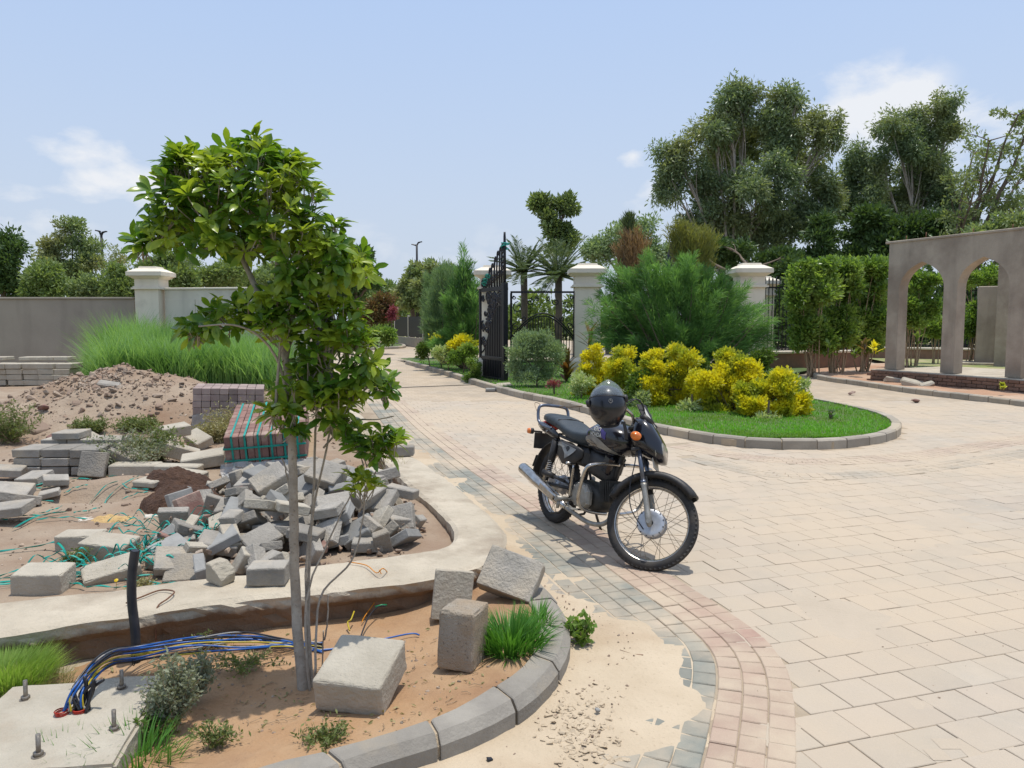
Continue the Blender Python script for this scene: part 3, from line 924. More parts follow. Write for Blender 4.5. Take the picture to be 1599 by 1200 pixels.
def arch_wall(name, y0, th, n_bays, top, sp, ap, pw=0.34, ow=1.21, s0=0.0):
    """a wall of pointed openings in the local frame; built as matching front and back faces with reveals"""
    mb = MB(); ss = s0
    for b_ in range(n_bays):
        # pillar
        x0, x1 = ss, ss + pw
        mb.box(((x0 + x1) / 2, y0 + th / 2, (PZ + sp) / 2), (pw, th, sp - PZ), M=AM)
        ox0, ox1 = x1, x1 + ow
        hl = arch_half(ow, sp, ap)
        line = [(ox0 + a, z) for a, z in hl] + [(ox1 - a, z) for a, z in reversed(hl[:-1])]
        line = [(ox0 - pw, sp)] + line
        V = []; F = []
        for (a, z) in line: V += [(a, y0, z), (a, y0, top), (a, y0 + th, z), (a, y0 + th, top)]
        for i in range(len(line) - 1):
            j = i * 4; k = j + 4
            F += [(j, k, k + 1, j + 1), (j + 3, k + 3, k + 2, j + 2), (j + 2, k + 2, k, j), (j + 1, k + 1, k + 3, j + 3)]
        mb.add(V, F, AM); 
        if b_ == 0: mb.add([(s0, y0, sp), (s0, y0, top), (s0, y0 + th, top), (s0, y0 + th, sp)], [(0, 1, 2, 3)], AM)
        ss = ox1
    mb.box((ss + pw / 2, y0 + th / 2, (PZ + top) / 2), (pw, th, top - PZ), M=AM)
    return mb.build(name, m_plaster, pav)


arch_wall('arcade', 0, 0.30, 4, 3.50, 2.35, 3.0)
mb = MB()
mb.box((3.2, 0.155, 3.53), (6.62, 0.36, 0.06), M=AM, bev=0.012)
mb.build('coping', m_plaster, pav)
for s_ in (0.35, 0.9, 2.1, 3.0):
    mb = MB(); mb.tube([AM @ Vector((s_, .15, 3.55)), AM @ Vector((s_ + .01, .15, 3.66 + 0.05 * (s_ % 1)))], 0.012, 5); mb.build('projecting_rebar', m_rust, pav)
mb = MB(); mb.box((3.3, 1.25, 0.20), (7.0, 3.0, 0.30), M=AM, bev=0.01); mb.build('terrace', m_conc, pav)
# brick base under the front edge, single bricks
bm_ = MB(); bm_.box((0, 0, 0), (0.225, 0.06, 0.068), bev=0.006); bme = bm_.mesh('brick'); bme.materials.append(m_brickwall)
for row in range(4):
    for k in range(29):
        s_ = -0.15 + k * 0.237 + (0.11 if row % 2 else 0)
        p = AM @ Vector((s_, -0.29 + R.uniform(-.008, .008), 0.07 + row * 0.077))
        o = bpy.data.objects.new('brick', bme); S.collection.objects.link(o)
        o.location = p; o.rotation_euler = (R.gauss(0, .02), R.gauss(0, .02), math.atan2(ad_.y, ad_.x) + R.gauss(0, .02))
        o.parent = pav; o.matrix_parent_inverse = pav.matrix_basis.inverted()
# far block seen through the second arch, with the arch stub over it
bx = empty('plastered_block', P(1550, 545, 25.5), 0, 'plain plastered pier block seen through the second arch of the pavilion', 'pier')
c = P(1551, 500, 25.5)
mb = MB(); mb.box((c.x, c.y, 1.4), (0.95, 0.8, 2.6), rot=(0, 0, -0.5), bev=0.02); mb.build('pier_body', m_plaster, bx)
mb = MB(); mb.box((c.x, c.y, 0.14), (1.9, 1.5, 0.14), rot=(0, 0, -0.5), bev=0.02); mb.build('pier_base', m_conc, bx)
c = P(1575, 430, 24.5)
tw = MB(); tw.box((c.x, c.y, 1.75), (0.5, 0.3, 3.3), rot=(0, 0, -0.9), bev=0.02)
tag(tw.build('tall_pier', m_plaster), 'tall narrow plastered pier rising behind the second arch', 'pier')

# ================================================================ gate piers
def prism(mb, hw, z0, z1, M, hw1=None, ch=0.0, mi=0):
    hw1 = hw if hw1 is None else hw1
    V = [(sx * h, sy * h, z) for (h, z) in ((hw, z0), (hw1, z1)) for sx, sy in ((-1, -1), (1, -1), (1, 1), (-1, 1))]
    mb.add(V, [(3, 2, 1, 0), (4, 5, 6, 7), (0, 1, 5, 4), (1, 2, 6, 5), (2, 3, 7, 6), (3, 0, 4, 7)], M, False, mi)


def pier(x, y, top, w, label, rz=0.0, base=True, m=None):
    m = m or m_cream
    t = empty('gate_pier', (x, y, 0), 0, label, 'pillar', 'cream stone piers with moulded caps')
    M = Matrix.Translation((x, y, 0)) @ Matrix.Rotation(rz, 4, 'Z')
    h = w / 2
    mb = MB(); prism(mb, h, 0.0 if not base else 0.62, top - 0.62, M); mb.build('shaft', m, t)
    if base:
        mb = MB(); prism(mb, h + 0.10, 0.0, 0.52, M); prism(mb, h + 0.10, 0.522, 0.62, M, h + 0.015); mb.build('plinth', m, t)
    mb = MB()
    prism(mb, h + 0.07, top - 0.618, top - 0.575, M); prism(mb, h + 0.035, top - 0.573, top - 0.54, M)
    mb.build('collar', m, t)
    mb = MB()
    prism(mb, h, top - 0.538, top - 0.345, M, h)
    prism(mb, h + 0.01, top - 0.343, top - 0.26, M, h + 0.13)
    prism(mb, h + 0.155, top - 0.258, top - 0.15, M)
    prism(mb, h + 0.145, top - 0.148, top - 0.055, M, h - 0.04)
    prism(mb, h - 0.07, top - 0.053, top, M, h - 0.09)
    mb.build('cap', m, t)
    return t


pier(*(lambda p: (p.x, p.y))(P(770, 500, 20.4)), 3.02, 0.66, 'cream stone gate pier directly behind the open black gate leaf')
pier(*(lambda p: (p.x, p.y))(P(916, 500, 20.4)), 3.07, 0.66, 'cream stone pier between the scrollwork railing and the big feathery bush')
pier(*(lambda p: (p.x, p.y))(P(1168, 500, 20.0)), 3.05, 0.64, 'cream stone pier at the right edge of the big feathery bush')
pier(*(lambda p: (p.x, p.y))(P(1190, 500, 25.0)), 3.0, 0.56, 'smaller looking cream pier half hidden behind the one beside the feathery bush', base=False)
pier(*(lambda p: (p.x, p.y))(P(239, 500, 21.3)), 3.05, 0.64, 'cream pier at the joint of the grey wall and the cream wall')
pier(*(lambda p: (p.x, p.y))(P(471, 500, 20.4)), 3.02, 0.52, 'cream gate pier on the left of the driveway, behind the sapling')

# walls left
def wall_seg(name, a, b, z, th, m, label, cope=None, panels=0):
    a = Vector((a.x, a.y, 0)); b = Vector((b.x, b.y, 0)); d = (b - a); L = d.length; an = math.atan2(d.y, d.x); c = (a + b) / 2
    t = empty(name, c, 0, label, 'wall')
    mb = MB(); mb.box((c.x, c.y, z / 2), (L, th, z), rot=(0, 0, an)); mb.build('wall_face', m, t)
    if cope:
        mb = MB(); mb.box((c.x, c.y, z + 0.03), (L, th + 0.09, 0.055), rot=(0, 0, an), bev=0.01); mb.build('coping', cope, t)
    return t, c, L, an


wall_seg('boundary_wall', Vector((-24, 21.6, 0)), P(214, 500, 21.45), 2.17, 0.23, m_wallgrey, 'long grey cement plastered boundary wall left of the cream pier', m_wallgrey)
t_, c_, L_, an__ = wall_seg('boundary_wall', P(262, 500, 21.3), P(458, 500, 20.6), 2.42, 0.2, m_creampanel, 'cream panelled wall between the two cream piers, behind the tall grass', m_cream)
for k in range(4):
    for r_ in range(2):
        d_ = Vector((math.cos(an__), math.sin(an__), 0)); f_ = Vector((d_.y, -d_.x, 0))
        s_ = (k - 1.5) * L_ / 4
        p = c_ + d_ * s_ + f_ * 0.108 + Vector((0, 0, 0.75 + r_ * 0.95))
        mb = MB(); mb.box(p, (L_ / 4 - 0.02, 0.02, 0.93), rot=(0, 0, an__), bev=0.004); mb.build('stone_panel', m_creampanel, t_)

# ================================================================ ironwork
def spiral(c, r0, r1, a0, turns, n=18):
    out = []
    for i in range(n + 1):
        t = i / n; a = a0 + turns * 2 * PI * t; r = r0 + (r1 - r0) * t
        out.append((c[0] + r * math.cos(a), c[1] + r * math.sin(a)))
    return out


def gate_leaf(name, a, b, z0, z1, spire, label, flip=False):
    """a: low side of the crest, b: stile that carries the spire"""
    a = Vector((a.x, a.y, 0)); b = Vector((b.x, b.y, 0)); d = (b - a).normalized(); n = Vector((-d.y, d.x, 0)); w = (b - a).length
    M = Matrix(((d.x, n.x, 0, a.x), (d.y, n.y, 0, a.y), (0, 0, 1, 0), (0, 0, 0, 1)))
    t = empty(name, (a + b) / 2, 0, label, 'gate', 'leaves of the driveway gate')
    def bar(nm, x0, zz0, x1, zz1, s=0.04, dep=0.05):
        mb = MB(); L = math.hypot(x1 - x0, zz1 - zz0)
        mb.box(((x0 + x1) / 2, 0, (zz0 + zz1) / 2), (L, dep, s), rot=(0, -math.atan2(zz1 - zz0, x1 - x0), 0), M=M, bev=0.004)
        return mb.build(nm, m_iron, t)
    bar('stile', 0.045, z0, 0.045, z1, 0.09, 0.09); bar('stile', w - 0.07, z0, w - 0.07, z1 + 0.08, 0.14, 0.12)
    bar('rail', 0.092, z1 - 0.05, w - 0.142, z1 - 0.05, 0.10, 0.07); bar('rail', 0.092, z0 + 0.05, w - 0.142, z0 + 0.05, 0.10, 0.07); bar('rail', 0.092, z0 + 0.58, w - 0.142, z0 + 0.58, 0.07, 0.06)
    mb = MB(); mb.box((w / 2 - .02, 0, z0 + 0.32), (w - 0.24, 0.016, 0.44), M=M); pn = mb.build('bottom_panel', m_iron, t)
    k = 0
    nb = 13
    for i in range(nb):
        x = 0.13 + (w - 0.32) * i / (nb - 1)
        mb = MB(); mb.box((x, -0.015, z0 + 0.32), (0.03, 0.02, 0.42), M=M); mb.build('panel_rib', m_iron, pn)
        f = i / (nb - 1); zt = z0 + 0.62 + 0.1 + (z1 - z0 - 1.15) * (0.5 - 0.5 * math.cos(PI * min(1, f * 1.15))) ** 0.9
        if i > 1:
            mb = MB(); mb.box((x, 0, (z0 + 0.62 + zt) / 2), (0.045, 0.03, zt - z0 - 0.62), M=M); mb.build('bar', m_iron, t)
    # swept rail over the bars
    pts = [M @ Vector((0.09 + (w - 0.25) * f, 0, z0 + 0.70 + (z1 - z0 - 1.15) * (0.5 - 0.5 * math.cos(PI * min(1, f * 1.15))) ** 0.9)) for f in [i / 14 for i in range(15)]]
    MB().tube(pts, 0.022, 6).build('swept_rail', m_iron, t)
    # scrolls in the upper corner
    rr = random.Random(5)
    for i in range(70):
        x = 0.16 + (w - 0.36) * rr.random(); f = (x - 0.1) / (w - 0.25)
        zl = z0 + 0.8 + (z1 - z0 - 1.15) * (0.5 - 0.5 * math.cos(PI * min(1, f * 1.15))) ** 0.9
        zc = zl + (z1 - 0.18 - zl) * rr.random(); r = rr.uniform(.07, .13)
        pts = [M @ Vector((q[0], 0, min(z1 - .1, q[1]))) for q in spiral((x, zc), r, 0.02, rr.uniform(0, 6.28), rr.choice((-1.2, 1.2, -.9)), 12)]
        MB().tube(pts, 0.021, 5, flat=1.4).build('scroll', m_iron, t)
    # crest: swept curves climbing to the spire
    top = spire
    sx = w - 0.07
    mb = MB(); mb.tube([M @ Vector((sx, 0, z1 + 0.08)), M @ Vector((sx, 0, z1 + 0.75)), M @ Vector((sx, 0, top - .12)), M @ Vector((sx, 0, top))], [0.045, 0.04, 0.035, 0.028], 6); mb.build('spire', m_iron, t)
    for i, (xf, hh) in enumerate(((0.1, .2), (.25, .33), (.4, .5), (.5, .62), (.62, .8), (.72, .95), (.82, 1.05), (.9, 1.15))):
        x = xf * w * .97
        h_ = hh * (top - z1) * 0.82
        pts = [(x - .03, z1), (x - 0.06, z1 + h_ * .4), (x - .02, z1 + h_ * .8)] + [(q[0], q[1]) for q in spiral((x + .05, z1 + h_ * .8), .07, .03, PI, -0.75, 8)]
        MB().tube([M @ Vector((q[0], 0, q[1])) for q in pts], 0.024, 5).build('crest_scroll', m_iron, t)
        pts = spiral((x + .02, z1 + h_ * .3), .09, .02, -PI / 2, 1.1, 10)
        MB().tube([M @ Vector((q[0], 0, q[1])) for q in pts], 0.02, 5).build('crest_scroll', m_iron, t)
    for i, z_ in enumerate((0.55, 0.8, 1.0)):
        pts = spiral((sx - .09, z1 + z_ * (top - z1) * .72), .11, .03, 0.2, 0.9, 10)
        MB().tube([M @ Vector((q[0], 0, q[1])) for q in pts], 0.028, 6).build('crest_scroll', m_iron, t)
    mb = MB(); mb.box((w + 0.03, -.06, z0 + 1.25), (0.03, 0.05, 1.1), M=M); mb.build('pull_bar', m_iron, t)
    return t, M, w


GA = P(750, 500, 20.15); GB = P(790, 500, 18.75)
gl, GM, GW = gate_leaf('gate_leaf', GA, GB, 0.06, 2.42, 3.72, 'open black wrought iron gate leaf with spire beside the island lawn')
gate_leaf('gate_leaf', P(493, 500, 20.15), P(516, 500, 18.75), 0.06, 2.42, 3.72, 'dark gate leaf half hidden behind the leafy sapling')
# green strap scraps caught on the crest
for (xf, z_) in ((.25, 2.60), (.35, 2.7), (.2, 2.52)):
    pts = [GM @ Vector((xf * GW + 0.08 * math.sin(k * 2.1), -0.03 + .04 * math.cos(k * 1.7), z_ + 0.05 * math.sin(k * 1.3))) for k in range(9)]
    tag(MB().tube(pts, 0.02, 5).build('strap_scrap', m_strap), 'crumpled green strap caught low on the crest of the gate', 'strap', 'straps caught on the gate crest')
pts = [GM @ Vector((GW - 0.07 + 0.10 * math.cos(k * .9), 0.09 * math.sin(k * .9), 3.30 + 0.015 * k)) for k in range(12)] + [GM @ Vector((GW + .22, 0, 3.42))]
tag(MB().tube(pts, 0.018, 5).build('strap_scrap', m_strap), 'green strap knotted round the spire of the open gate leaf', 'strap')
# stones holding the gate
c = G(787, 609); mb = MB(); mb.box((c.x, c.y, .07), (0.36, 0.3, 0.15), rot=(0.06, 0, .2), bev=.03, jit=.012); tag(mb.build('gate_stop_stone', m_blockpale), 'pale stone block wedged under the foot of the open gate leaf', 'stone')
c = G(766, 612); mb = MB(); mb.box((c.x, c.y, .04), (0.22, 0.16, 0.07), rot=(0.02, 0, .05), bev=.01, jit=.006); tag(mb.build('gate_stop_stone', m_blockgrey), 'small grey brick lying left of the stone at the gate', 'brick')
# thin strip along the dark line across the gate opening
mb = MB(); a = G(545, 609); b = G(752, 601); d = b - a
mb.box(((a.x + b.x) / 2, (a.y + b.y) / 2, 0.006), (d.length, 0.06, 0.016), rot=(0, 0, math.atan2(d.y, d.x))); tag(mb.build('gate_line', m_steel), kind='structure')

# scrollwork railing between two piers
def scroll_railing(a, b, z0, z1, label):
    a = Vector((a.x, a.y, 0)); b = Vector((b.x, b.y, 0)); d = (b - a).normalized(); n = Vector((-d.y, d.x, 0)); w = (b - a).length
    M = Matrix(((d.x, n.x, 0, a.x), (d.y, n.y, 0, a.y), (0, 0, 1, 0), (0, 0, 0, 1)))
    t = empty('scroll_railing', (a + b) / 2, 0, label, 'railing')
    for (x0, zz0, sx, sz) in ((w / 2, z1, w, .05), (w / 2, z0, w, .05), (w - .02, (z0 + z1) / 2, .06, z1 - z0 - .052), (.02, (z0 + z1) / 2, .06, z1 - z0 - .052)):
        mb = MB(); mb.box((x0, 0, zz0), (sx, .05, sz), M=M); mb.build('frame_bar', m_iron, t)
    nb = 22
    for i in range(nb):
        f = (i + 1) / (nb + 1); x = w * f
        h_ = z0 + (z1 - z0) * (0.30 + 0.36 * math.sin(PI * f))
        mb = MB(); mb.box((x, 0, (z0 + h_) / 2), (0.02, .02, h_ - z0 - .05), M=M); mb.build('bar', m_iron, t)
    for e, dz in ((0, 0), (1, .07)):
        pts = [M @ Vector((w * f, 0, z0 + dz + (z1 - z0) * (0.30 + 0.36 * math.sin(PI * f)))) for f in [i / 18 for i in range(19)]]
        MB().tube(pts, 0.018, 5).build('arched_bar', m_iron, t)
    for side in (0, 1):
        for (fx, fz, r, tr) in ((.12, .78, .16, 1.3), (.3, .86, .10, -1.3), (.08, .5, .1, 1.2), (.42, .9, .06, 1.2), (.2, .62, .07, -1.2), (.06, .92, .05, 1.2)):
            x = fx * w if side == 0 else w - fx * w
            pts = [M @ Vector((q[0], 0, q[1])) for q in spiral((x, z0 + fz * (z1 - z0)), r, .02, PI / 2 + side, tr * (1 if side == 0 else -1), 14)]
            MB().tube(pts, 0.014, 5).build('scroll', m_iron, t)
    return t


scroll_railing(P(797, 500, 20.35), P(898, 500, 20.35), 0.5, 2.33, 'black scrollwork railing between two cream piers behind the silvery bush')

# spear fence on a low wall, right
def fence_run(a, b, z0, z1, label, gap=0.13, wall=True, name='iron_fence', th=0.022, cat='fence'):
    a = Vector((a.x, a.y, 0)); b = Vector((b.x, b.y, 0)); d = (b - a); w = d.length; d.normalize(); an = math.atan2(d.y, d.x); c = (a + b) / 2
    t = empty(name, c, 0, label, cat)
    mb = MB(); mb.box((0, 0, (z0 + z1) / 2 + .04), (th, th, z1 - z0)); mb.tube([Vector((0, 0, z1 + .03)), Vector((0, 0, z1 + .1)), Vector((0, 0, z1 + .19))], [.012, .032, .003], 4)
    me = mb.mesh('bar'); me.materials.append(m_iron)
    n = int(w / gap)
    for i in range(n + 1):
        p = a + d * (i * gap)
        o = bpy.data.objects.new('bar', me); S.collection.objects.link(o); o.location = p; o.rotation_euler = (0, 0, an); o.parent = t; o.matrix_parent_inverse = t.matrix_basis.inverted()
    for z in (z0 + .1, z1 - .14):
        mb = MB(); mb.box((c.x, c.y, z), (w, .03, .045), rot=(0, 0, an)); mb.build('rail', m_iron, t)
    if wall:
        mb = MB(); mb.box((c.x, c.y, z0 / 2 - .04), (w + .3, .42, z0 - .06), rot=(0, 0, an)); lwl = mb.build('low_wall', m_brickwall, t)
        mb = MB(); mb.box((c.x, c.y, z0 - .03), (w + .34, .52, .07), rot=(0, 0, an), bev=.01); mb.build('coping', m_cream, lwl)
    return t


fence_run(P(1188, 500, 24.0), P(1345, 500, 25.0), 0.62, 2.75, 'tall black spear topped fence on a low wall behind the leafy shrubs')
fence_run(P(1365, 500, 30.0), P(1720, 500, 27.0), 0.55, 1.75, 'long low black fence on a coped wall seen through the arches')
fence_run(P(1480, 500, 31.0), P(1700, 500, 29.5), 0.3, 2.9, 'tall dark fence panel behind the low fence, seen through the second arch', wall=False)

# far left of the drive: fence of dark panels on a low wall, beyond the gate
t = empty('panel_fence', P(640, 520, 46), 0, 'dark sheet panel fence between pale posts beyond the gate', 'fence')
pa = [P(617, 500, 50), P(638, 500, 47), P(661, 500, 44.5), P(690, 500, 42)]
for a, b in zip(pa, pa[1:]):
    a = Vector((a.x, a.y, 0)); b = Vector((b.x, b.y, 0)); d = b - a; an = math.atan2(d.y, d.x); c = (a + b) / 2
    mb = MB(); mb.box((c.x, c.y, 1.2), (d.length - .12, .05, 1.2), rot=(0, 0, an)); mb.build('panel', m_iron, t)
    mb = MB(); mb.box((c.x, c.y, .27), (d.length, .4, .54), rot=(0, 0, an)); mb.build('low_wall', m_kerbfar, t)
for a in pa:
    mb = MB(); mb.box((a.x, a.y, 1.22), (.1, .1, 1.35), rot=(0, 0, .5)); mb.build('post', m_cream, t)

# far small island and its kerb
fi = smooth_path([G(u, v) for u, v in ((520, 547), (560, 548), (600, 546), (632, 544), (628, 540), (600, 537))], 5)
fo = [Vector((p.x, p.y, .14)) for p in fi]
kerb_run('far_island_kerb', fo, offset_line(fo, -.2), .14, -.05, .03, m_kerbfar, .8, 'kerb of the small far island beyond the gate', sub=1)
mb = MB(); fp = [(p.x, p.y, .1) for p in offset_line(fo, -.18)]; mb.add(fp, [tuple(range(len(fp)))]); tag(mb.build('far_island_grass', m_lawnsoil), kind='structure')

# low rise building / container glimpsed beyond, street lamps
def lamp(u, vtop, Y, label, two=False):
    b = P(u, 500, Y); top = P(u, vtop, Y).z
    t = empty('street_lamp', (b.x, b.y, 0), 0, label, 'street lamp')
    MB().tube([Vector((b.x, b.y, 0)), Vector((b.x, b.y, top * .5)), Vector((b.x, b.y, top))], [.14, .10, .08], 8).build('pole', m_iron, t)
    s = px(Y)
    MB().tube([Vector((b.x, b.y, top - .1)), Vector((b.x + 2 * s, b.y, top + 2 * s)), Vector((b.x + 5 * s, b.y, top + 3.5 * s))], [.07, .06], 6).build('arm', m_iron, t)
    MB().tube([Vector((b.x, b.y, top - .1)), Vector((b.x - 2.5 * s, b.y, top + (4 * s if two else -1 * s))), Vector((b.x - 5 * s, b.y, top + (5 * s if two else -.5 * s)))], [.07, .06], 6).build('arm', m_iron, t)
    for sg, dz in ((1, 3.5), (-1, 5 if two else -.5)):
        mb = MB(); mb.box((b.x + sg * 5 * s, b.y, top + dz * s), (.36, .18, .08), rot=(0, -.2 * sg, 0), bev=.03); mb.build('lamp_head', m_iron, t)


lamp(652, 382, 62, 'black street lamp with two short arms standing beyond the gate')
lamp(164, 366, 52, 'black street lamp rising behind the grey boundary wall', True)
# ================================================================ plants
def leaf_np(Pn, D, L, Wd, g, fold=0.15, droop=0.0):
    """one folded quad per leaf"""
    n = len(Pn); Rv = g.normal(size=(n, 3)); Sd = np.cross(D, Rv); Sd /= np.linalg.norm(Sd, axis=1, keepdims=True) + 1e-9
    U = np.cross(Sd, D); L = np.asarray(L).reshape(-1, 1); Wd = np.asarray(Wd).reshape(-1, 1)
    tip = Pn + D * L; tip[:, 2:3] -= droop * L
    mid = Pn + D * L * 0.5
    V = np.stack([Pn, mid + Sd * Wd / 2 + U * fold * Wd, tip, mid - Sd * Wd / 2 + U * fold * Wd], 1)
    F = np.arange(n * 4).reshape(n, 4)
    return V.reshape(-1, 3), F


def unit(a): return a / (np.linalg.norm(a, axis=-1, keepdims=True) + 1e-9)


def crown_np(blobs, n_clumps, per, clump_r, L, Wd, seed, outward=0.6, up=0.2, hang=0.0, inner=0.5, flat=0.8, spread=0.75):
    """blobs: (centre xyz, radius xyz).  Clumps of leaves spread through the blobs, denser outwards"""
    g = np.random.default_rng(seed)
    w = np.array([b[1][0] * b[1][2] for b in blobs]); w = w / w.sum()
    idx = g.choice(len(blobs), n_clumps, p=w)
    C = np.array([b[0] for b in blobs])[idx]; Rr = np.array([b[1] for b in blobs])[idx]
    d = unit(g.normal(size=(n_clumps, 3))); r = inner + (1 - inner) * g.random((n_clumps, 1)) ** 0.6
    cc = C + d * r * Rr
    cd = unit(d / (Rr / Rr.max(axis=1, keepdims=True)))
    k = np.repeat(np.arange(n_clumps), per); n = len(k)
    off = unit(g.normal(size=(n, 3))) * (g.random((n, 1)) ** 0.5) * clump_r * g.uniform(.5, 1.25, (n_clumps, 1))[k]
    off[:, 2] *= flat
    Pn = cc[k] + off
    D = unit(cd[k] * outward + unit(off) * 0.5 + g.normal(size=(n, 3)) * spread * 0.6 + np.array([0, 0, up - hang]))
    s = g.uniform(0.65, 1.25, n)
    return leaf_np(Pn, D, L * s, Wd * s * g.uniform(.8, 1.2, n), g)


def limb(mb, a, b, r0, r1, bend=0.1, rr=R, n=7, seg=8, up=0.3, mi=0):
    a = Vector(a); b = Vector(b); L = (b - a).length
    m = (a + b) / 2 + Vector((rr.uniform(-bend, bend) * L, rr.uniform(-bend, bend) * L, up * bend * L))
    pts = []
    for i in range(seg + 1):
        t = i / seg; p = a * (1 - t) ** 2 + m * 2 * t * (1 - t) + b * t * t
        if 0 < i < seg: p += Vector((rr.gauss(0, 1), rr.gauss(0, 1), rr.gauss(0, .5))) * r0 * 0.25
        pts.append(p)
    mb.tube(pts, [r0 + (r1 - r0) * (i / seg) ** .8 for i in range(seg + 1)], n, caps=False, mi=mi)
    return pts


def pxblobs(lst, Y, ysc=0.8):
    """(u, v, ru, rv[, dY]) -> blobs in the world"""
    out = []
    for b in lst:
        u, v, ru, rv = b[:4]; dy = b[4] if len(b) > 4 else 0
        y = Y + dy; s = px(y); c = P(u, v, y)
        out.append((tuple(c), (ru * s, max(ru, rv) * s * ysc, rv * s)))
    return out


def sprays(blobs, n, seed, rr_=.55):
    """break each blob up into ragged smaller ones so that the sky shows between"""
    g = random.Random(seed); out = []
    for (c, r) in blobs:
        for _ in range(n):
            d = Vector((g.gauss(0, 1), g.gauss(0, 1), g.gauss(0, 1))).normalized() * g.uniform(.35, 1.0)
            k = g.uniform(.28, .5); out.append(((c[0] + d.x * r[0], c[1] + d.y * r[1], c[2] + d.z * r[2]), (r[0] * k, r[1] * k, r[2] * k * .85)))
    return out


def tree(name, label, base, blobs, leafm, barkm, trunk_r, n_clumps, per, clump_r, L, Wd, seed, cat='tree', group=None, stems=1, limbs=True, fork=0.35, broken=7, **kw):
    rr = random.Random(seed)
    base = Vector(base)
    t = empty(name, base, 0, label, cat, group)
    mb = MB()
    cx = sum(b[0][0] for b in blobs) / len(blobs); cy = sum(b[0][1] for b in blobs) / len(blobs)
    lo = min(b[0][2] - b[1][2] for b in blobs)
    ctr = Vector((cx, cy, 0))
    for s_ in range(stems):
        sp = trunk_r * 1.6 * (stems > 1)
        b0 = base + Vector((rr.uniform(-sp, sp), rr.uniform(-sp, sp), -0.1))
        fk = Vector((base.x + (cx - base.x) * .5 + rr.uniform(-1, 1) * sp * 2, base.y, max(base.z + .2, base.z + (max(lo, base.z + .3) - base.z) * (1 if stems == 1 else rr.uniform(.4, 1.0)))))
        limb(mb, b0, fk, trunk_r, trunk_r * .72, .05, rr)
        mine = [b for i, b in enumerate(blobs) if i % stems == s_] if stems > 1 else blobs
        for b in mine:
            e = Vector(b[0]) + Vector((0, 0, b[1][2] * .3))
            pts = limb(mb, fk, e, trunk_r * .55, trunk_r * .12, .14, rr)
            if limbs:
                for _ in range(4):
                    q = pts[rr.randint(3, 7)]
                    e2 = Vector([b[0][k] + rr.uniform(-.75, .75) * b[1][k] for k in range(3)])
                    limb(mb, q, e2, trunk_r * .2, trunk_r * .05, .15, rr, n=5, seg=5)
    mb.build('trunk', barkm, t)
    if broken: blobs = sprays(blobs, broken, seed); kw['inner'] = .15
    V, F = crown_np(blobs, n_clumps, per, clump_r, L, Wd, seed, **kw)
    o = link('crown', npmesh('crown', V, F), leafm, t); o['kind'] = 'stuff'
    return t


l_euc = leafmat('eucalyptus_leaf', (0.23, 0.29, 0.16), (0.10, 0.15, 0.07), 0.30, 0.35, (0.21, 0.24, 0.11), .35)
l_dark = leafmat('dark_tree_leaf', (0.06, 0.11, 0.035), (0.10, 0.16, 0.05), 0.2, 0.45)
l_mid = leafmat('mid_tree_leaf', (0.14, 0.21, 0.07), (0.22, 0.28, 0.10), 0.3, 0.5, (0.14, 0.19, 0.07), .3)
l_pale = leafmat('pale_tree_leaf', (0.25, 0.31, 0.14), (0.15, 0.21, 0.09), 0.3, 0.5, (0.27, 0.28, 0.14), .3)
l_bright = leafmat('bright_leaf', (0.17, 0.27, 0.055), (0.085, 0.155, 0.03), 0.38, 0.35, (0.22, 0.31, 0.08), 1.2)
l_cas = leafmat('needle_green', (0.11, 0.24, 0.065), (0.20, 0.35, 0.11), 0.35, 0.6, (0.055, 0.13, 0.04), 1.6)
l_cas2 = leafmat('needle_bluegreen', (0.13, 0.22, 0.11), (0.19, 0.28, 0.12), 0.25, 0.6)
l_yel = leafmat('golden_leaf', (0.66, 0.57, 0.02), (0.50, 0.48, 0.035), 0.35, 0.4, (0.30, 0.34, 0.04), 2.6)
l_yin = leafmat('hedge_green_leaf', (0.07, 0.13, 0.02), (0.12, 0.18, 0.03), 0.25, 0.45)
l_silver = leafmat('silvery_leaf', (0.27, 0.36, 0.20), (0.18, 0.25, 0.13), 0.25, 0.55)
l_varie = leafmat('cream_green_leaf', (0.50, 0.54, 0.30), (0.24, 0.34, 0.13), 0.3, 0.5)
l_croton = leafmat('copper_leaf', (0.16, 0.07, 0.025), (0.12, 0.13, 0.03), 0.2, 0.4)
l_palm = leafmat('palm_leaf', (0.13, 0.17, 0.08), (0.08, 0.12, 0.05), 0.2, 0.45)
l_drypalm = leafmat('dry_palm_leaf', (0.36, 0.22, 0.12), (0.26, 0.17, 0.09), 0.2, 0.6)
l_gold = leafmat('gold_green_frond', (0.26, 0.26, 0.06), (0.16, 0.18, 0.06), 0.25, 0.5)
l_boug = leafmat('reddish_leaf', (0.20, 0.09, 0.05), (0.13, 0.13, 0.05), 0.25, 0.5, (0.13, 0.14, 0.05), .6)
l_pink = leafmat('pink_bract', (0.28, 0.07, 0.10), (0.22, 0.06, 0.08), 0.3, 0.5)
l_grass = leafmat('lawn_blade', (0.09, 0.27, 0.018), (0.15, 0.36, 0.035), 0.35, 0.5, (0.12, 0.24, 0.03), 1.1)
l_tall = leafmat('tall_grass_blade', (0.15, 0.29, 0.08), (0.25, 0.40, 0.15), 0.35, 0.5, (0.11, 0.22, 0.06), .9)
l_weed = leafmat('weed_leaf', (0.18, 0.21, 0.07), (0.11, 0.15, 0.045), 0.25, 0.6)
l_dryw = leafmat('dry_weed_leaf', (0.33, 0.29, 0.15), (0.24, 0.23, 0.10), 0.2, 0.7)
l_greyw = leafmat('grey_weed_leaf', (0.27, 0.29, 0.20), (0.18, 0.20, 0.13), 0.2, 0.7)
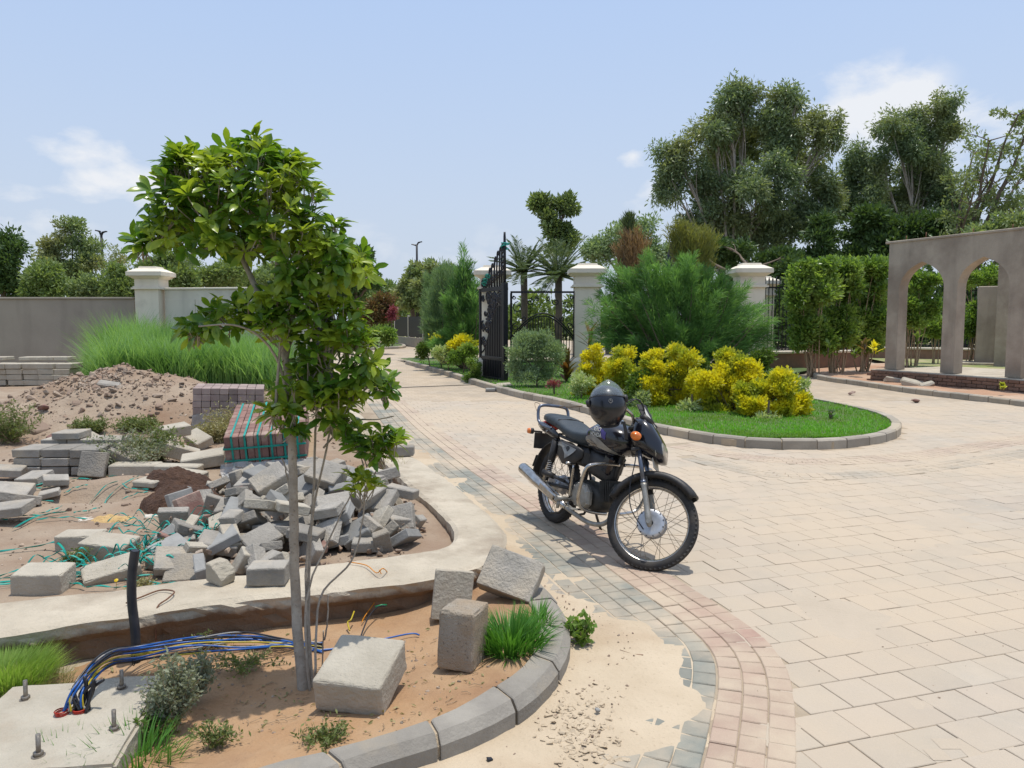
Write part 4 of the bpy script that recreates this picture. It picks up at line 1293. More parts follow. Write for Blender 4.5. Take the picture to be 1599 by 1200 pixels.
l_ficus = leafmat('sapling_leaf', (0.06, 0.14, 0.018), (0.14, 0.235, 0.025), 0.34, 0.26, (0.27, 0.34, 0.035), 6)
l_tuft = leafmat('tuft_blade', (0.05, 0.16, 0.02), (0.11, 0.26, 0.045), 0.3, 0.35)
l_bare = leafmat('sparse_leaf', (0.22, 0.27, 0.12), (0.15, 0.19, 0.08), 0.3, 0.5)

# ---- tall gum trees to the right
def gum(label, u, Y, bl, tr_, n, seed, stems):
    rr = random.Random(seed); bs = pxblobs(bl, Y); base = Vector((P(u, 500, Y).x, Y, 0))
    t = empty('gum_tree', base, 0, label, 'tree'); mb = MB(); sp = sprays(bs, 9, seed)
    fks = [base + Vector((rr.uniform(-1.4, 1.4), rr.uniform(-1, 1), rr.uniform(2.5, 4.5))) for _ in range(stems)]
    for f in fks: limb(mb, base + Vector((rr.uniform(-.5, .5), rr.uniform(-.4, .4), -.1)), f, tr_, tr_ * .8, .04, rr)
    for i, b in enumerate(bs):
        f = min(fks, key=lambda q: abs(q.x - b[0][0])); pts = limb(mb, f, Vector(b[0]), tr_ * .34, tr_ * .12, .10, rr)
        for q in sp[i * 9:(i + 1) * 9]: limb(mb, pts[rr.randint(4, 7)], Vector(q[0]), tr_ * .10, tr_ * .03, .16, rr, n=4, seg=4)
    mb.build('trunk', m_barkpale, t)
    V, F = crown_np(sp, int(n * 1.25), 30, .52, .27, .085, seed, inner=.1, hang=.5, outward=.15, spread=.7, flat=1.2)
    link('crown', npmesh('crown', V, F), l_euc, t)['kind'] = 'stuff'


gum('tall broad grey-green gum tree with pale forked trunks, highest tree behind the feathery bush', 1165, 46, [(1060, 245, 34, 36), (1052, 290, 30, 30), (1135, 172, 42, 36), (1115, 215, 42, 42), (1165, 152, 28, 22), (1150, 240, 52, 50, 3), (1225, 168, 38, 32), (1245, 154, 20, 18), (1215, 220, 52, 46), (1280, 205, 36, 26), (1305, 195, 14, 16), (1260, 260, 46, 42, 2), (1190, 285, 55, 48, -2), (1110, 300, 42, 42), (1090, 345, 32, 32), (1155, 345, 48, 36), (1240, 325, 48, 42), (1290, 290, 32, 36), (1215, 370, 46, 28), (1115, 375, 36, 26)], .36, 2700, 31, 5)
gum('tall grey-green gum tree with two high rounded tops, above the left end of the arches', 1410, 50, [(1470, 165, 26, 24), (1478, 205, 26, 30), (1415, 187, 26, 20), (1400, 220, 44, 34), (1440, 235, 44, 42), (1365, 255, 40, 32), (1455, 285, 44, 40), (1400, 300, 50, 40, 2), (1340, 300, 36, 30), (1470, 330, 34, 34), (1420, 350, 50, 34), (1355, 270, 26, 26), (1325, 320, 26, 20), (1440, 260, 40, 40, 3)], .36, 2100, 37, 3)
Y = 42
tree('shade_tree', 'dark round headed tree between the two gum trees and the arches', (P(1400, 500, Y).x, Y, 0), pxblobs([(1360, 385, 46, 30), (1410, 375, 44, 34), (1350, 345, 26, 18), (1455, 360, 36, 30)], Y), l_dark, m_barkdark, .25, 420, 46, .6, .3, .14, 41)
tree('conifer', 'small dark conifer standing between the two gum trees', (P(1285, 500, Y).x, Y, 0), pxblobs([(1283, 350, 12, 18), (1285, 375, 26, 20), (1285, 405, 30, 25)], Y), l_dark, m_barkdark, .15, 160, 46, .45, .32, .1, 43, up=.3)
# sparse tree at the right edge
Y = 38
t = empty('sparse_tree', (P(1505, 500, Y).x, Y, 0), 0, 'half bare tree with crooked dark limbs and thin pale leaves at the right edge', 'tree')
mb = MB(); rr = random.Random(3)
tips = []
b0 = P(1490, 470, Y)
for (u, v) in ((1500, 340), (1520, 300), (1560, 262), (1598, 215), (1545, 220), (1590, 180), (1640, 300), (1600, 270), (1520, 240), (1660, 240), (1580, 330), (1535, 355), (1625, 340), (1610, 200)):
    pts = limb(mb, b0, P(u, v, Y + rr.uniform(-2, 2)), .16, .03, .18, rr, n=6)
    for _ in range(9):
        q = pts[rr.randint(3, 8)]; e = q + Vector((rr.uniform(-1.4, 1.4), rr.uniform(-1, 1), rr.uniform(-.3, 1.5)))
        limb(mb, q, e, .03, .01, .2, rr, n=4, seg=3); tips.append(e); tips.append(q.lerp(e, .6))
mb.build('trunk', m_barkdark, t)
V, F = crown_np([(tuple(e), (.35, .35, .22)) for e in tips], 640, 15, .24, .2, .09, 4, inner=.1)
link('crown', npmesh('crown', V, F), l_bare, t)['kind'] = 'stuff'
Y = 33
tree('shade_tree', 'bright green spreading tree rising over the top of the arched building front', (P(1560, 500, Y).x, Y, 0), pxblobs([(1540, 368, 30, 16), (1590, 352, 32, 16), (1640, 340, 40, 24)], Y), l_pale, m_barkdark, .2, 160, 40, .4, .22, .09, 44)

# ---- smaller trees in the middle
Y = 34
tree('lollipop_tree', 'slim tree clipped to a lumpy top rising over the palms right of the gate', (P(868, 500, Y).x, Y, 0), pxblobs([(852, 315, 17, 13), (880, 318, 20, 15), (868, 345, 22, 17), (845, 325, 12, 10), (872, 370, 22, 14), (876, 390, 22, 14)], Y), l_mid, m_barkdark, .13, 190, 50, .3, .2, .09, 51)
Y = 36
tree('broadleaf_tree', 'loose blue-green tree between the palms and the gum tree', (P(950, 500, Y).x, Y, 0), pxblobs([(950, 385, 34, 24), (1010, 370, 36, 30), (975, 360, 18, 16), (1040, 400, 30, 28), (1000, 410, 40, 20), (930, 395, 18, 18)], Y), l_silver, m_barkdark, .14, 300, 42, .4, .2, .08, 52, spread=1)
tree('broadleaf_tree', 'dark green tree behind the top of the feathery bush', (P(1110, 500, Y).x, Y, 0), pxblobs([(1085, 400, 40, 30), (1130, 395, 40, 34), (1200, 420, 60, 24), (1240, 410, 30, 24)], Y + 5), l_dark, m_barkdark, .18, 420, 44, .5, .26, .11, 53)


def palm(x, y, z0, z1, r, n, label, m, leaf=.34, droop=.5, w=.035, seed=1, tr=.14, up=.5, name='date_palm', group=None, trunkm=None):
    rr = random.Random(seed); g = np.random.default_rng(seed)
    t = empty(name, (x, y, z0), 0, label, 'palm', group)
    mb = MB(); mb.tube([Vector((x, y, z0)), Vector((x + .03, y, (z0 + z1) / 2)), Vector((x, y, z1))], [tr * 1.2, tr, tr * 1.1], 8); mb.build('trunk', trunkm or m_barkdark, t)
    for i in range(n):
        az = rr.uniform(0, 2 * PI); el = rr.uniform(-.3, 1.35) * up + (1 - up) * .3
        d = Vector((math.cos(az) * math.cos(el), math.sin(az) * math.cos(el), math.sin(el)))
        Lf = r * rr.uniform(.75, 1.1); pts = []; p = Vector((x, y, z1)); dd = d.copy()
        for k in range(9):
            pts.append(p.copy()); p = p + dd * Lf / 8; dd = (dd + Vector((0, 0, -droop * .16))).normalized()
        Pn = []; D = []
        for k in range(1, 9):
            for s_ in (-1, 1):
                for q in (0, .33, .66):
                    a = pts[k - 1].lerp(pts[k], q); tg = (pts[k] - pts[k - 1]).normalized(); sd = tg.cross(Vector((0, 0, 1))).normalized() * s_
                    Pn.append(tuple(a)); D.append(tuple((tg * .8 + sd * 1.0 + Vector((0, 0, .25))).normalized()))
        V, F = leaf_np(np.array(Pn), np.array(D), np.full(len(Pn), leaf * (1 - .0)), np.full(len(Pn), w), g, 0.1, droop * .3)
        mb = MB(); mb.tube(pts, [.018, .006], 4, caps=False); mb.add(V.tolist(), [tuple(f) for f in F.tolist()])
        mb.build('frond', m, t)
    return t


for (u, Y, vt, r, n, lab, s) in ((818, 27, 425, 1.25, 34, 'date palm just right of the gate pier, fronds above the scrollwork railing', 2),
                                 (872, 26, 432, 1.45, 46, 'fuller date palm with drooping fronds left of the bare cream pier', 3)):
    c = P(u, vt, Y); palm(c.x, Y, 0, c.z, r, n, lab, l_palm, .26, .45, .035, s, .11, .95, group='date palms behind the railing')
# dark folded umbrella shape behind it
c = P(1047, 430, 26); mb = MB(); mb.lathe([(0.42, c.z - 1.2), (.3, c.z - .2), (.14, c.z + .6), (.02, c.z + 1.1)], 8, Matrix.Translation((c.x, c.y, 0)), False); mb.tube([Vector((c.x, c.y, 0)), Vector((c.x, c.y, c.z))], .04, 6)
tag(mb.build('folded_canopy', m_iron), 'dark pointed folded canopy glimpsed between the two palms behind the feathery bush', 'canopy')

# ---- trees behind the left wall and in the distance
for (lab, Y, bl, m, k, L, se, tr) in (
    ('dark leafy tree cut by the left edge behind the grey wall', 40, [(2, 385, 30, 28), (-10, 420, 40, 34), (14, 440, 18, 22)], l_dark, 330, .26, 61, .2),
    ('airy pale tree with layered twigs left of the street lamp', 44, [(110, 358, 22, 12), (85, 385, 22, 14), (130, 385, 26, 14), (105, 415, 36, 16), (140, 410, 18, 12), (75, 410, 12, 12), (110, 440, 34, 16)], l_pale, 330, .22, 62, .14),
    ('rounded green tree low behind the wall at the foot of the airy one', 38, [(62, 440, 24, 28), (90, 452, 30, 18), (52, 450, 16, 18)], l_mid, 240, .22, 63, .12),
    ('dusty green shrubby tree just right of the airy tree', 38, [(135, 450, 26, 16), (160, 455, 20, 12)], l_pale, 150, .22, 64, .1),
    ('bushy green tree between the street lamp and the cream pier', 38, [(195, 440, 24, 24), (225, 425, 24, 20), (180, 455, 14, 12), (212, 455, 34, 14)], l_mid, 260, .22, 65, .12),
    ('green tree behind the sapling crown just right of the cream pier', 38, [(262, 425, 28, 22), (290, 435, 22, 16), (250, 410, 20, 14)], l_mid, 240, .22, 66, .12),
    ('low green tree seen under the left side of the sapling crown', 40, [(330, 435, 34, 16), (300, 440, 20, 10), (360, 425, 22, 20)], l_mid, 240, .22, 67, .12),
    ('thin twiggy tree poking over the others behind the cream wall', 46, [(297, 400, 12, 20), (180, 400, 12, 18), (300, 420, 16, 14)], l_pale, 60, .16, 68, .08),
    ('broad dark tree behind the sapling, left of the driveway view', 55, [(560, 420, 26, 26), (580, 440, 14, 16), (530, 440, 34, 30), (555, 400, 20, 14)], l_dark, 320, .34, 71, .25),
    ('rounded olive green tree at the end of the driveway', 62, [(590, 455, 30, 16), (620, 462, 24, 14), (560, 465, 40, 14)], l_mid, 260, .34, 72, .2),
    ('feathery olive tree beside the far street lamp', 52, [(640, 440, 18, 22), (655, 430, 12, 20), (628, 455, 12, 12), (650, 465, 26, 16)], l_pale, 240, .3, 73, .2),
    ('grey-green tree between the far lamp and the feathery conifers', 50, [(680, 440, 26, 26), (700, 425, 20, 20), (670, 455, 20, 18)], l_pale, 260, .3, 74, .2),
    ('dark green tree masking the gap left of the gate pier', 44, [(500, 430, 40, 20), (440, 440, 50, 22), (400, 440, 40, 16)], l_mid, 300, .28, 75, .2)):
    bs = pxblobs(bl, Y); bx_ = sum(b[0][0] for b in bs) / len(bs)
    tree('distant_tree', lab, (bx_, Y, 0), bs, m, m_barkdark, tr, k, 34, .5, L, L * .42, se, limbs=k > 250, spread=1.0, inner=.2)
# mass of growth filling the far horizon
g = np.random.default_rng(5)
bs = []
for i in range(120):
    x = -75 + i * 1.35 + g.uniform(-.5, .5); y = 66 + g.uniform(-4, 4); h = g.uniform(.9, 2.0)
    if -16 < x < -9.5: y += 22; h *= 1.2
    bs.append(((x, y, h), (1.7, 1.5, h)))
V, F = crown_np(bs, 6500, 10, .6, .5, .25, 9, inner=.3)
o = link('far_scrub', npmesh('far_scrub', V, F), l_mid); tag(o, 'low far scrub closing the horizon', kind='stuff')
bs = []
for i in range(70):
    x = 12 + i * 0.62; y = 40 + g.uniform(-2, 2) - i * .1; h = g.uniform(1.3, 2.6) ; bs.append(((x, y, h), (1.3, 1.2, h)))
V, F = crown_np(bs, 4500, 12, .5, .36, .16, 10, inner=.3)
o = link('far_shrubbery', npmesh('far_shrubbery', V, F), l_dark); tag(o, 'dark undergrowth beneath the gum trees', kind='stuff')

# ---- bougainvillea and hedge mound on the far island
c = P(588, 500, 44)
tree('bougainvillea', 'dusty reddish brown bougainvillea beyond the far hedge', (c.x, 44, 0), pxblobs([(590, 482, 26, 16), (572, 490, 18, 14), (604, 492, 14, 14)], 44), l_boug, m_barkdark, .08, 260, 30, .35, .18, .08, 81, cat='shrub')
tree('bougainvillea', 'small pink flowering spray at the right edge of the reddish bougainvillea', (P(611, 500, 43).x, 43, 0), pxblobs([(611, 488, 5, 9)], 43), l_pink, m_barkdark, .04, 30, 20, .2, .12, .08, 82, cat='shrub')
tree('round_hedge', 'rounded yellow-green hedge on the small far island', (P(590, 500, 36).x, 36, 0), pxblobs([(592, 526, 22, 12), (572, 526, 20, 12), (604, 530, 14, 9), (550, 528, 20, 12)], 36, 1), l_bright, m_barkdark, .05, 420, 30, .2, .14, .07, 83, cat='shrub', limbs=False)


# ---- feathery conifers (needles in plumes)
def plumes(base, tips, per, L, w, seed, droopy=0.25, r=0.16, g_up=0.3):
    g = np.random.default_rng(seed); Pn = []; D = []
    for tp in tips:
        a = Vector(base); b = Vector(tp); 
        m = a.lerp(b, .55) + Vector((0, 0, .12 * (b - a).length))
        t = g.uniform(.38, 1.0, per) ** .8
        A = np.array(a); Mx = np.array(m); B = np.array(b)
        tt = t[:, None]; c = A * (1 - tt) ** 2 + Mx * 2 * tt * (1 - tt) + B * tt * tt
        tg = unit(2 * (1 - tt) * (Mx - A) + 2 * tt * (B - Mx))
        wdt = r * (1.15 - tt) + .03
        off = unit(g.normal(size=(per, 3))) * wdt * g.random((per, 1)) ** .5
        Pn.append(c + off); D.append(unit(tg * 1.0 + unit(off) * .75 + np.array([0, 0, g_up]) + g.normal(size=(per, 3)) * .25))
    Pn = np.concatenate(Pn); D = np.concatenate(D); n = len(Pn)
    return leaf_np(Pn, D, L * g.uniform(.6, 1.3, n), w * g.uniform(.8, 1.3, n), g, .1, droopy)


def feathery(name, label, base, blobs, n_tips, per, L, w, m, seed, r, cat='shrub', group=None, tr=.06, droopy=.25, g_up=.3, core=0.35):
    g = np.random.default_rng(seed); base = Vector(base)
    t = empty(name, base, 0, label, cat, group); wts = np.array([b[1][0] * b[1][2] for b in blobs]); wts /= wts.sum()
    tips = []
    for k in g.choice(len(blobs), n_tips, p=wts):
        b = blobs[k]; d = g.normal(size=3); d /= np.linalg.norm(d)
        tips.append(Vector([b[0][i] + d[i] * b[1][i] * g.uniform(core, 1.0) for i in range(3)]))
    V = []; F = []; nv = 0
    mb = MB(); rr = random.Random(seed)
    for i, tp in enumerate(tips):
        o_ = base + Vector((rr.uniform(-.15, .15), rr.uniform(-.15, .15), 0))
        frac = rr.uniform(.15, .6); o2 = o_.lerp(Vector((o_.x + (tp.x - o_.x) * .45, o_.y + (tp.y - o_.y) * .45, o_.z + (tp.z - o_.z) * .8)), frac)
        v, f = plumes(o2, [tp], per, L, w, seed * 1000 + i, droopy, r, g_up)
        V.append(v); F.append(f + nv); nv += len(v)
        if i % 3 == 0: limb(mb, o_, Vector(tp), tr, tr * .1, .08, rr, n=5, seg=5)
    mb.build('stem', m_barkdark, t)
    link('foliage', npmesh('foliage', np.concatenate(V), np.concatenate(F)), m, t)['kind'] = 'stuff'
    return t


feathery('dry_palm', 'withered brown palm crown standing upright behind the big feathery bush', (P(988, 500, 24).x, 24, 0), pxblobs([(985, 370, 20, 26), (975, 385, 18, 22), (1000, 382, 16, 24), (988, 400, 24, 20)], 24, .8), 90, 60, .26, .02, l_drypalm, 5, .10, 'palm', tr=.04, droopy=.05, g_up=.6)
feathery('palm_top', 'small green growing tip above the withered brown palm', (P(984, 385, 24).x, 24, P(984, 385, 24).z), pxblobs([(982, 345, 10, 14)], 24), 26, 50, .2, .018, l_palm, 6, .06, 'palm', tr=.02, droopy=.05, g_up=.6)
feathery('golden_palm', 'golden green feathery crown rising behind the feathery bush, left of the gum trunks', (P(1084, 500, 23).x, 23, 0), pxblobs([(1080, 365, 34, 26), (1060, 360, 22, 20), (1104, 370, 22, 20), (1085, 390, 26, 20)], 23, .8), 130, 70, .24, .02, l_gold, 7, .12, 'palm', tr=.035, droopy=.15, g_up=.4)
Y = 16.8
feathery('feathery_bush', 'very large feathery green bush with fine plumes, behind the yellow shrubs and between two piers', (P(1065, 500, Y).x, Y, .1),
         pxblobs([(1000, 470, 52, 55), (985, 525, 50, 45), (1060, 440, 60, 38), (1055, 500, 75, 65), (1120, 480, 62, 52), (1150, 535, 48, 32), (1090, 540, 62, 40), (1020, 430, 42, 40), (1182, 500, 38, 36), (945, 480, 40, 38), (970, 440, 34, 34), (1140, 450, 44, 34), (1185, 540, 30, 26), (1080, 425, 50, 32), (1045, 560, 60, 40), (1100, 440, 40, 34), (940, 530, 30, 26), (1060, 590, 110, 30)], Y, .75), 400, 250, .20, .0115, l_cas, 91, .135, tr=.035, droopy=.2)
for (lab, u, Y, bl, n, s) in (
    ('tall feathery blue-green conifer immediately left of the gate leaf', 728, 23.5, [(725, 415, 14, 34), (718, 460, 30, 38), (726, 505, 38, 40), (744, 470, 20, 50), (708, 535, 38, 26)], 190, 92),
    ('feathery green conifer left of the tallest one by the gate', 695, 26, [(697, 430, 18, 28), (688, 470, 28, 34), (688, 510, 30, 36)], 130, 93),
    ('feathery grey-green tree behind the two conifers by the gate', 680, 30, [(680, 440, 22, 24), (668, 480, 18, 30), (700, 425, 16, 16)], 70, 94)):
    feathery('casuarina', lab, (P(u, 500, Y).x, Y, 0), pxblobs(bl, Y), n, 150, .24, .016, l_cas if s == 92 else l_cas2, s, .2, 'tree', 'feathery conifers left of the gate', tr=.04, droopy=.15, g_up=.4)


# ---- shrubs on the island
def shrub(name, label, u, v, Y, bl, m, k, per, cr, L, W_, seed, group=None, ysc=.8, cat='shrub', inner=.72, **kw):
    c = P(u, v, Y)
    return tree(name, label, (c.x, Y, .08), pxblobs(bl, Y, ysc), m, m_barkdark, .022, k, per, cr, L, W_, seed, cat=cat, group=group, limbs=False, inner=inner, **kw)


gq = 'golden leaved shrubs along the island'


def golden(label, u, v, Y, bl, k, seed):
    c = P(u, v, Y); bs = sprays(pxblobs(bl, Y, .9), 7, seed)
    t = empty('golden_shrub', (c.x, Y, .08), 0, label, 'shrub', gq); mb = MB(); rr = random.Random(seed)
    for b in bs[::2]: limb(mb, Vector((c.x + rr.uniform(-.25, .25), Y + rr.uniform(-.2, .2), .05)), Vector(b[0]), .012, .003, .1, rr, n=5)
    mb.build('stem', m_barkdark, t)
    V, F = crown_np(bs, k, 24, .10, .058, .032, seed, inner=.15, up=.55, outward=.6); link('foliage', npmesh('foliage', V, F), l_yel, t)['kind'] = 'stuff'


golden('golden shrub nearest the croton, left end of the yellow row', 925, 620, 15.2, [(925, 600, 24, 22), (912, 575, 14, 22), (940, 590, 22, 20), (928, 555, 12, 14), (905, 605, 12, 14)], 620, 101)
golden('tall narrow golden shrub above the helmet', 972, 620, 14.6, [(965, 585, 22, 26), (975, 560, 16, 22), (990, 597, 20, 26), (960, 615, 24, 18), (985, 630, 20, 14)], 800, 102)
golden('rounded golden shrub in the middle of the yellow row', 1050, 640, 13.5, [(1040, 595, 34, 30), (1062, 572, 24, 24), (1030, 620, 32, 22), (1078, 602, 28, 30), (1022, 570, 16, 18), (1060, 630, 34, 20), (1012, 610, 18, 26), (1092, 620, 18, 22)], 1700, 103)
golden('golden shrub rising to the highest point of the yellow row', 1140, 640, 12.7, [(1140, 572, 24, 26), (1130, 600, 34, 28), (1158, 590, 26, 26), (1110, 625, 30, 24), (1150, 630, 34, 26), (1110, 595, 20, 24), (1130, 640, 34, 20), (1095, 605, 22, 26), (1172, 600, 18, 26)], 1900, 104)
golden('wide golden shrub at the rounded right end of the island', 1205, 650, 12.1, [(1205, 608, 34, 26), (1235, 620, 24, 28), (1180, 638, 34, 22), (1222, 642, 34, 20), (1170, 610, 26, 22), (1250, 632, 14, 20), (1200, 650, 40, 14)], 1700, 105)
shrub('green_shrub', 'dark green leafy shrub peeping above the golden row', 1060, 600, 15.3, [(1055, 560, 30, 18), (1190, 560, 20, 16), (1090, 575, 26, 18)], l_yin, 400, 22, .12, .07, .04, 106)
shrub('green_shrub', 'low green foliage filling the gaps between the golden shrubs', 1080, 640, 13.4, [(1000, 605, 20, 24), (1092, 600, 16, 30), (1010, 640, 22, 12), (1100, 648, 26, 12), (1188, 598, 18, 26), (1150, 652, 24, 10), (945, 615, 14, 16)], l_yin, 620, 22, .12, .07, .04, 107)
gv = 'cream edged low plants along the kerb of the island'
for i, (u, v, Y, r, lab) in enumerate(((908, 600, 14.6, 13, 'pale variegated plant at the left foot of the yellow row'), (1000, 625, 13.2, 12, 'small variegated plant right of the helmet in front of the golden shrubs'),
                                     (1080, 640, 12.6, 13, 'variegated plant under the middle golden shrub'), (1200, 660, 11.6, 13, 'variegated plant under the right end of the golden shrubs'),
                                     (1240, 602, 13.6, 12, 'whitish flowering plant at the far right tip of the yellow row'))):
    shrub('variegated_plant', lab, u, v + 10, Y, [(u, v, r * 1.2, r)], l_varie, 60, 20, .10, .08, .025, 110 + i, gv, 1)
shrub('silvery_shrub', 'rounded silvery green bush in front of the scrollwork railing', 838, 590, 17.3, [(835, 555, 38, 34), (815, 560, 24, 30), (860, 560, 26, 30), (845, 530, 24, 18), (840, 580, 40, 18)], l_silver, 900, 24, .13, .075, .02, 120, up=.6)
shrub('green_shrub', 'small bright shrub hugging the foot of the gate leaf', 740, 595, 19.6, [(740, 570, 9, 20), (735, 590, 9, 12)], l_bright, 110, 20, .10, .06, .03, 121)
for i, (u, v, Y, bl, m, lab) in enumerate(((672, 550, 24.5, [(672, 548, 14, 12), (660, 552, 8, 8)], l_yin, 'low dark green hedge plant at the far left of the island'),
                                      (690, 540, 24, [(690, 540, 12, 12), (684, 532, 6, 6)], l_yel, 'small golden shrub under the conifers left of the gate'),
                                      (700, 552, 22.5, [(698, 553, 18, 11)], l_varie, 'pale variegated clump under the conifers left of the gate'),
                                      (722, 556, 21.6, [(722, 556, 16, 13), (735, 545, 10, 10)], l_bright, 'yellow-green clump just left of the gate leaf'),
                                      (735, 548, 22.5, [(728, 538, 14, 9), (712, 540, 9, 8)], l_yel, 'second small golden shrub behind the yellow-green clump'))):
    shrub('hedge_plant', lab, u, v, Y, bl, m, 150, 20, .16, .09, .045, 130 + i)


def strappy(name, label, c, n, L, w, m, seed, up=1.6, cat='plant', group=None):
    t = empty(name, c, 0, label, cat, group); rr = random.Random(seed)
    for i in range(n):
        az = rr.uniform(0, 6.28); el = rr.uniform(.55, 1.45); l = L * rr.uniform(.6, 1.1)
        d = Vector((math.cos(az) * math.cos(el), math.sin(az) * math.cos(el), math.sin(el))); sd = d.cross(Vector((0, 0, 1))).normalized()
        V = []; F = []
        z0 = Vector(c) + Vector((0, 0, rr.uniform(0, L * .8)))
        for k in range(6):
            f = k / 5; p = z0 + d * l * f + Vector((0, 0, -.28 * l * f * f)); ww = w * math.sin(PI * min(.97, .15 + f * .85)) 
            V += [tuple(p - sd * ww / 2), tuple(p + Vector((0, 0, -.15 * ww))), tuple(p + sd * ww / 2)]
            if k: F += [(3 * k - 3, 3 * k - 2, 3 * k + 1, 3 * k), (3 * k - 2, 3 * k - 1, 3 * k + 2, 3 * k + 1)]
        mb = MB(); mb.add(V, F, None, True); mb.build('leaf', m, t)
    mb = MB(); mb.tube([Vector(c), Vector(c) + Vector((0, 0, L * .8))], .02, 6); mb.build('stem', m_barkdark, t)
    return t


strappy('croton', 'copper and green long leaved plant between the silvery bush and the yellow row', G(885, 597, .1), 30, .62, .11, l_croton, 3)
strappy('croton', 'second coppery plant behind, at the foot of the pier', P(920, 545, 17.5), 14, .5, .09, l_croton, 4)
shrub('pink_plant', 'tiny pink leaved plant at the foot of the croton', 865, 602, 15.4, [(864, 598, 9, 6)], l_pink, 25, 14, .07, .05, .02, 140)
strappy('broadleaf_plant', 'small dark broad leaved seedling in the right tip of the lawn', G(1297, 655, .1), 9, .14, .06, l_dark, 8)

# ---- leafy shrubs with thin stems before the tall fence
for i, (lab, u, Y, bl, k) in enumerate((('bright leafy shrub on thin pale stems nearest the cream pier', 1268, 21.5, [(1258, 432, 22, 24), (1252, 470, 22, 28), (1282, 455, 26, 34), (1270, 500, 26, 22), (1290, 420, 18, 16), (1246, 500, 12, 18), (1260, 528, 24, 22), (1285, 532, 20, 20)], 780),
                                        ('taller bright leafy shrub in the middle of the row before the fence', 1310, 22, [(1300, 435, 26, 32), (1320, 465, 26, 36), (1300, 495, 26, 28), (1330, 430, 22, 22), (1325, 505, 22, 20), (1315, 415, 14, 10), (1312, 530, 28, 22)], 800),
                                        ('bright leafy shrub touching the left end of the arches', 1352, 22.5, [(1350, 440, 26, 28), (1370, 465, 20, 40), (1345, 488, 26, 28), (1365, 422, 20, 18), (1380, 420, 14, 14), (1368, 505, 20, 20), (1340, 420, 14, 10), (1350, 530, 30, 22)], 840),
                                        ('leafy shrub seen through the first arch', 1425, 24.5, [(1425, 460, 22, 26), (1440, 440, 18, 18), (1415, 490, 22, 22), (1455, 475, 16, 20), (1435, 500, 18, 14)], 420),
                                        ('low leafy shrub seen through the second arch beside the pier block', 1515, 26, [(1518, 500, 12, 16), (1512, 515, 12, 10), (1522, 485, 8, 10)], 120),
                                        ('leafy shrub hanging over the fence behind the second arch', 1540, 30, [(1530, 430, 26, 14), (1510, 440, 10, 20), (1550, 440, 14, 12)], 200),
                                        ('low bright bush before the low fence in the first arch', 1455, 26, [(1448, 512, 20, 12), (1470, 508, 14, 12)], 150))):
    bs = sprays(pxblobs(bl, Y), 6, 50 + i); c = P(u, 500, Y)
    t = empty('leafy_shrub', (c.x, Y, .05), 0, lab, 'shrub', 'leafy shrubs behind the clay verge'); mb = MB(); rr = random.Random(i)
    for b in bs[::3]:
        p0 = Vector((c.x + rr.uniform(-.22, .22), Y + rr.uniform(-.2, .2), .0)); limb(mb, p0, Vector(b[0]), .022, .006, .10, rr, n=6)
    mb.build('stem', m_dry, t)
    V, F = crown_np(bs, k, 24, .22, .13, .062, 150 + i, inner=.1, spread=1.0, up=.3); link('foliage', npmesh('foliage', V, F), l_bright, t)['kind'] = 'stuff'
for i, (u, v, Y, m, lab) in enumerate(((1293, 548, 21, l_bright, 'knee high green plant on the clay under the first leafy shrub'), (1350, 545, 20.5, l_croton, 'reddish green young plant left of the pavilion'), (1365, 552, 20.2, l_yel, 'yellowish young plant at the left foot of the pavilion'), (1335, 555, 20.6, l_bright, 'small green seedling between the leafy shrubs'), (1432, 535, 24, l_bright, 'young green plant on the lawn behind the first arch'), (1565, 610, 15.4, l_yel, 'tiny yellow-green weed on the verge below the third pillar'))):
    strappy('young_plant', lab, P(u, v + 6, Y) if Y > 16 else P(u, v, Y), 12, .34 if Y > 16 else .16, .09, m, 20 + i)


# ---- grass
def blades(Pn, h, w, seed, lean=.35, segs=2):
    g = np.random.default_rng(seed); n = len(Pn); az = g.uniform(0, 2 * PI, n); la = np.abs(g.normal(0, lean, n))
    D = np.stack([np.cos(az) * np.sin(la), np.sin(az) * np.sin(la), np.cos(la)], 1)
    sd = np.stack([-np.sin(az + g.normal(0, .8, n)), np.cos(az), np.zeros(n)], 1); sd = unit(sd)
    h = np.asarray(h).reshape(-1, 1) * g.uniform(.6, 1.2, (n, 1)); w = w * g.uniform(.7, 1.3, (n, 1))
    if segs == 1:
        V = np.stack([Pn - sd * w / 2, Pn + sd * w / 2, Pn + D * h], 1); return V.reshape(-1, 3), np.arange(n * 3).reshape(n, 3)
    mid = Pn + D * h * .55; D2 = unit(D + np.stack([np.cos(az), np.sin(az), -0.2 * np.ones(n)], 1) * .55); tip = mid + D2 * h * .5
    V = np.stack([Pn - sd * w / 2, Pn + sd * w / 2, mid + sd * w * .42, mid - sd * w * .42, tip], 1).reshape(-1, 3)
    b = np.arange(n)[:, None] * 5
    F = np.concatenate([b + np.array([[0, 1, 2, 3]]), b + np.array([[3, 2, 4, 4]])], 0)
    return V, F


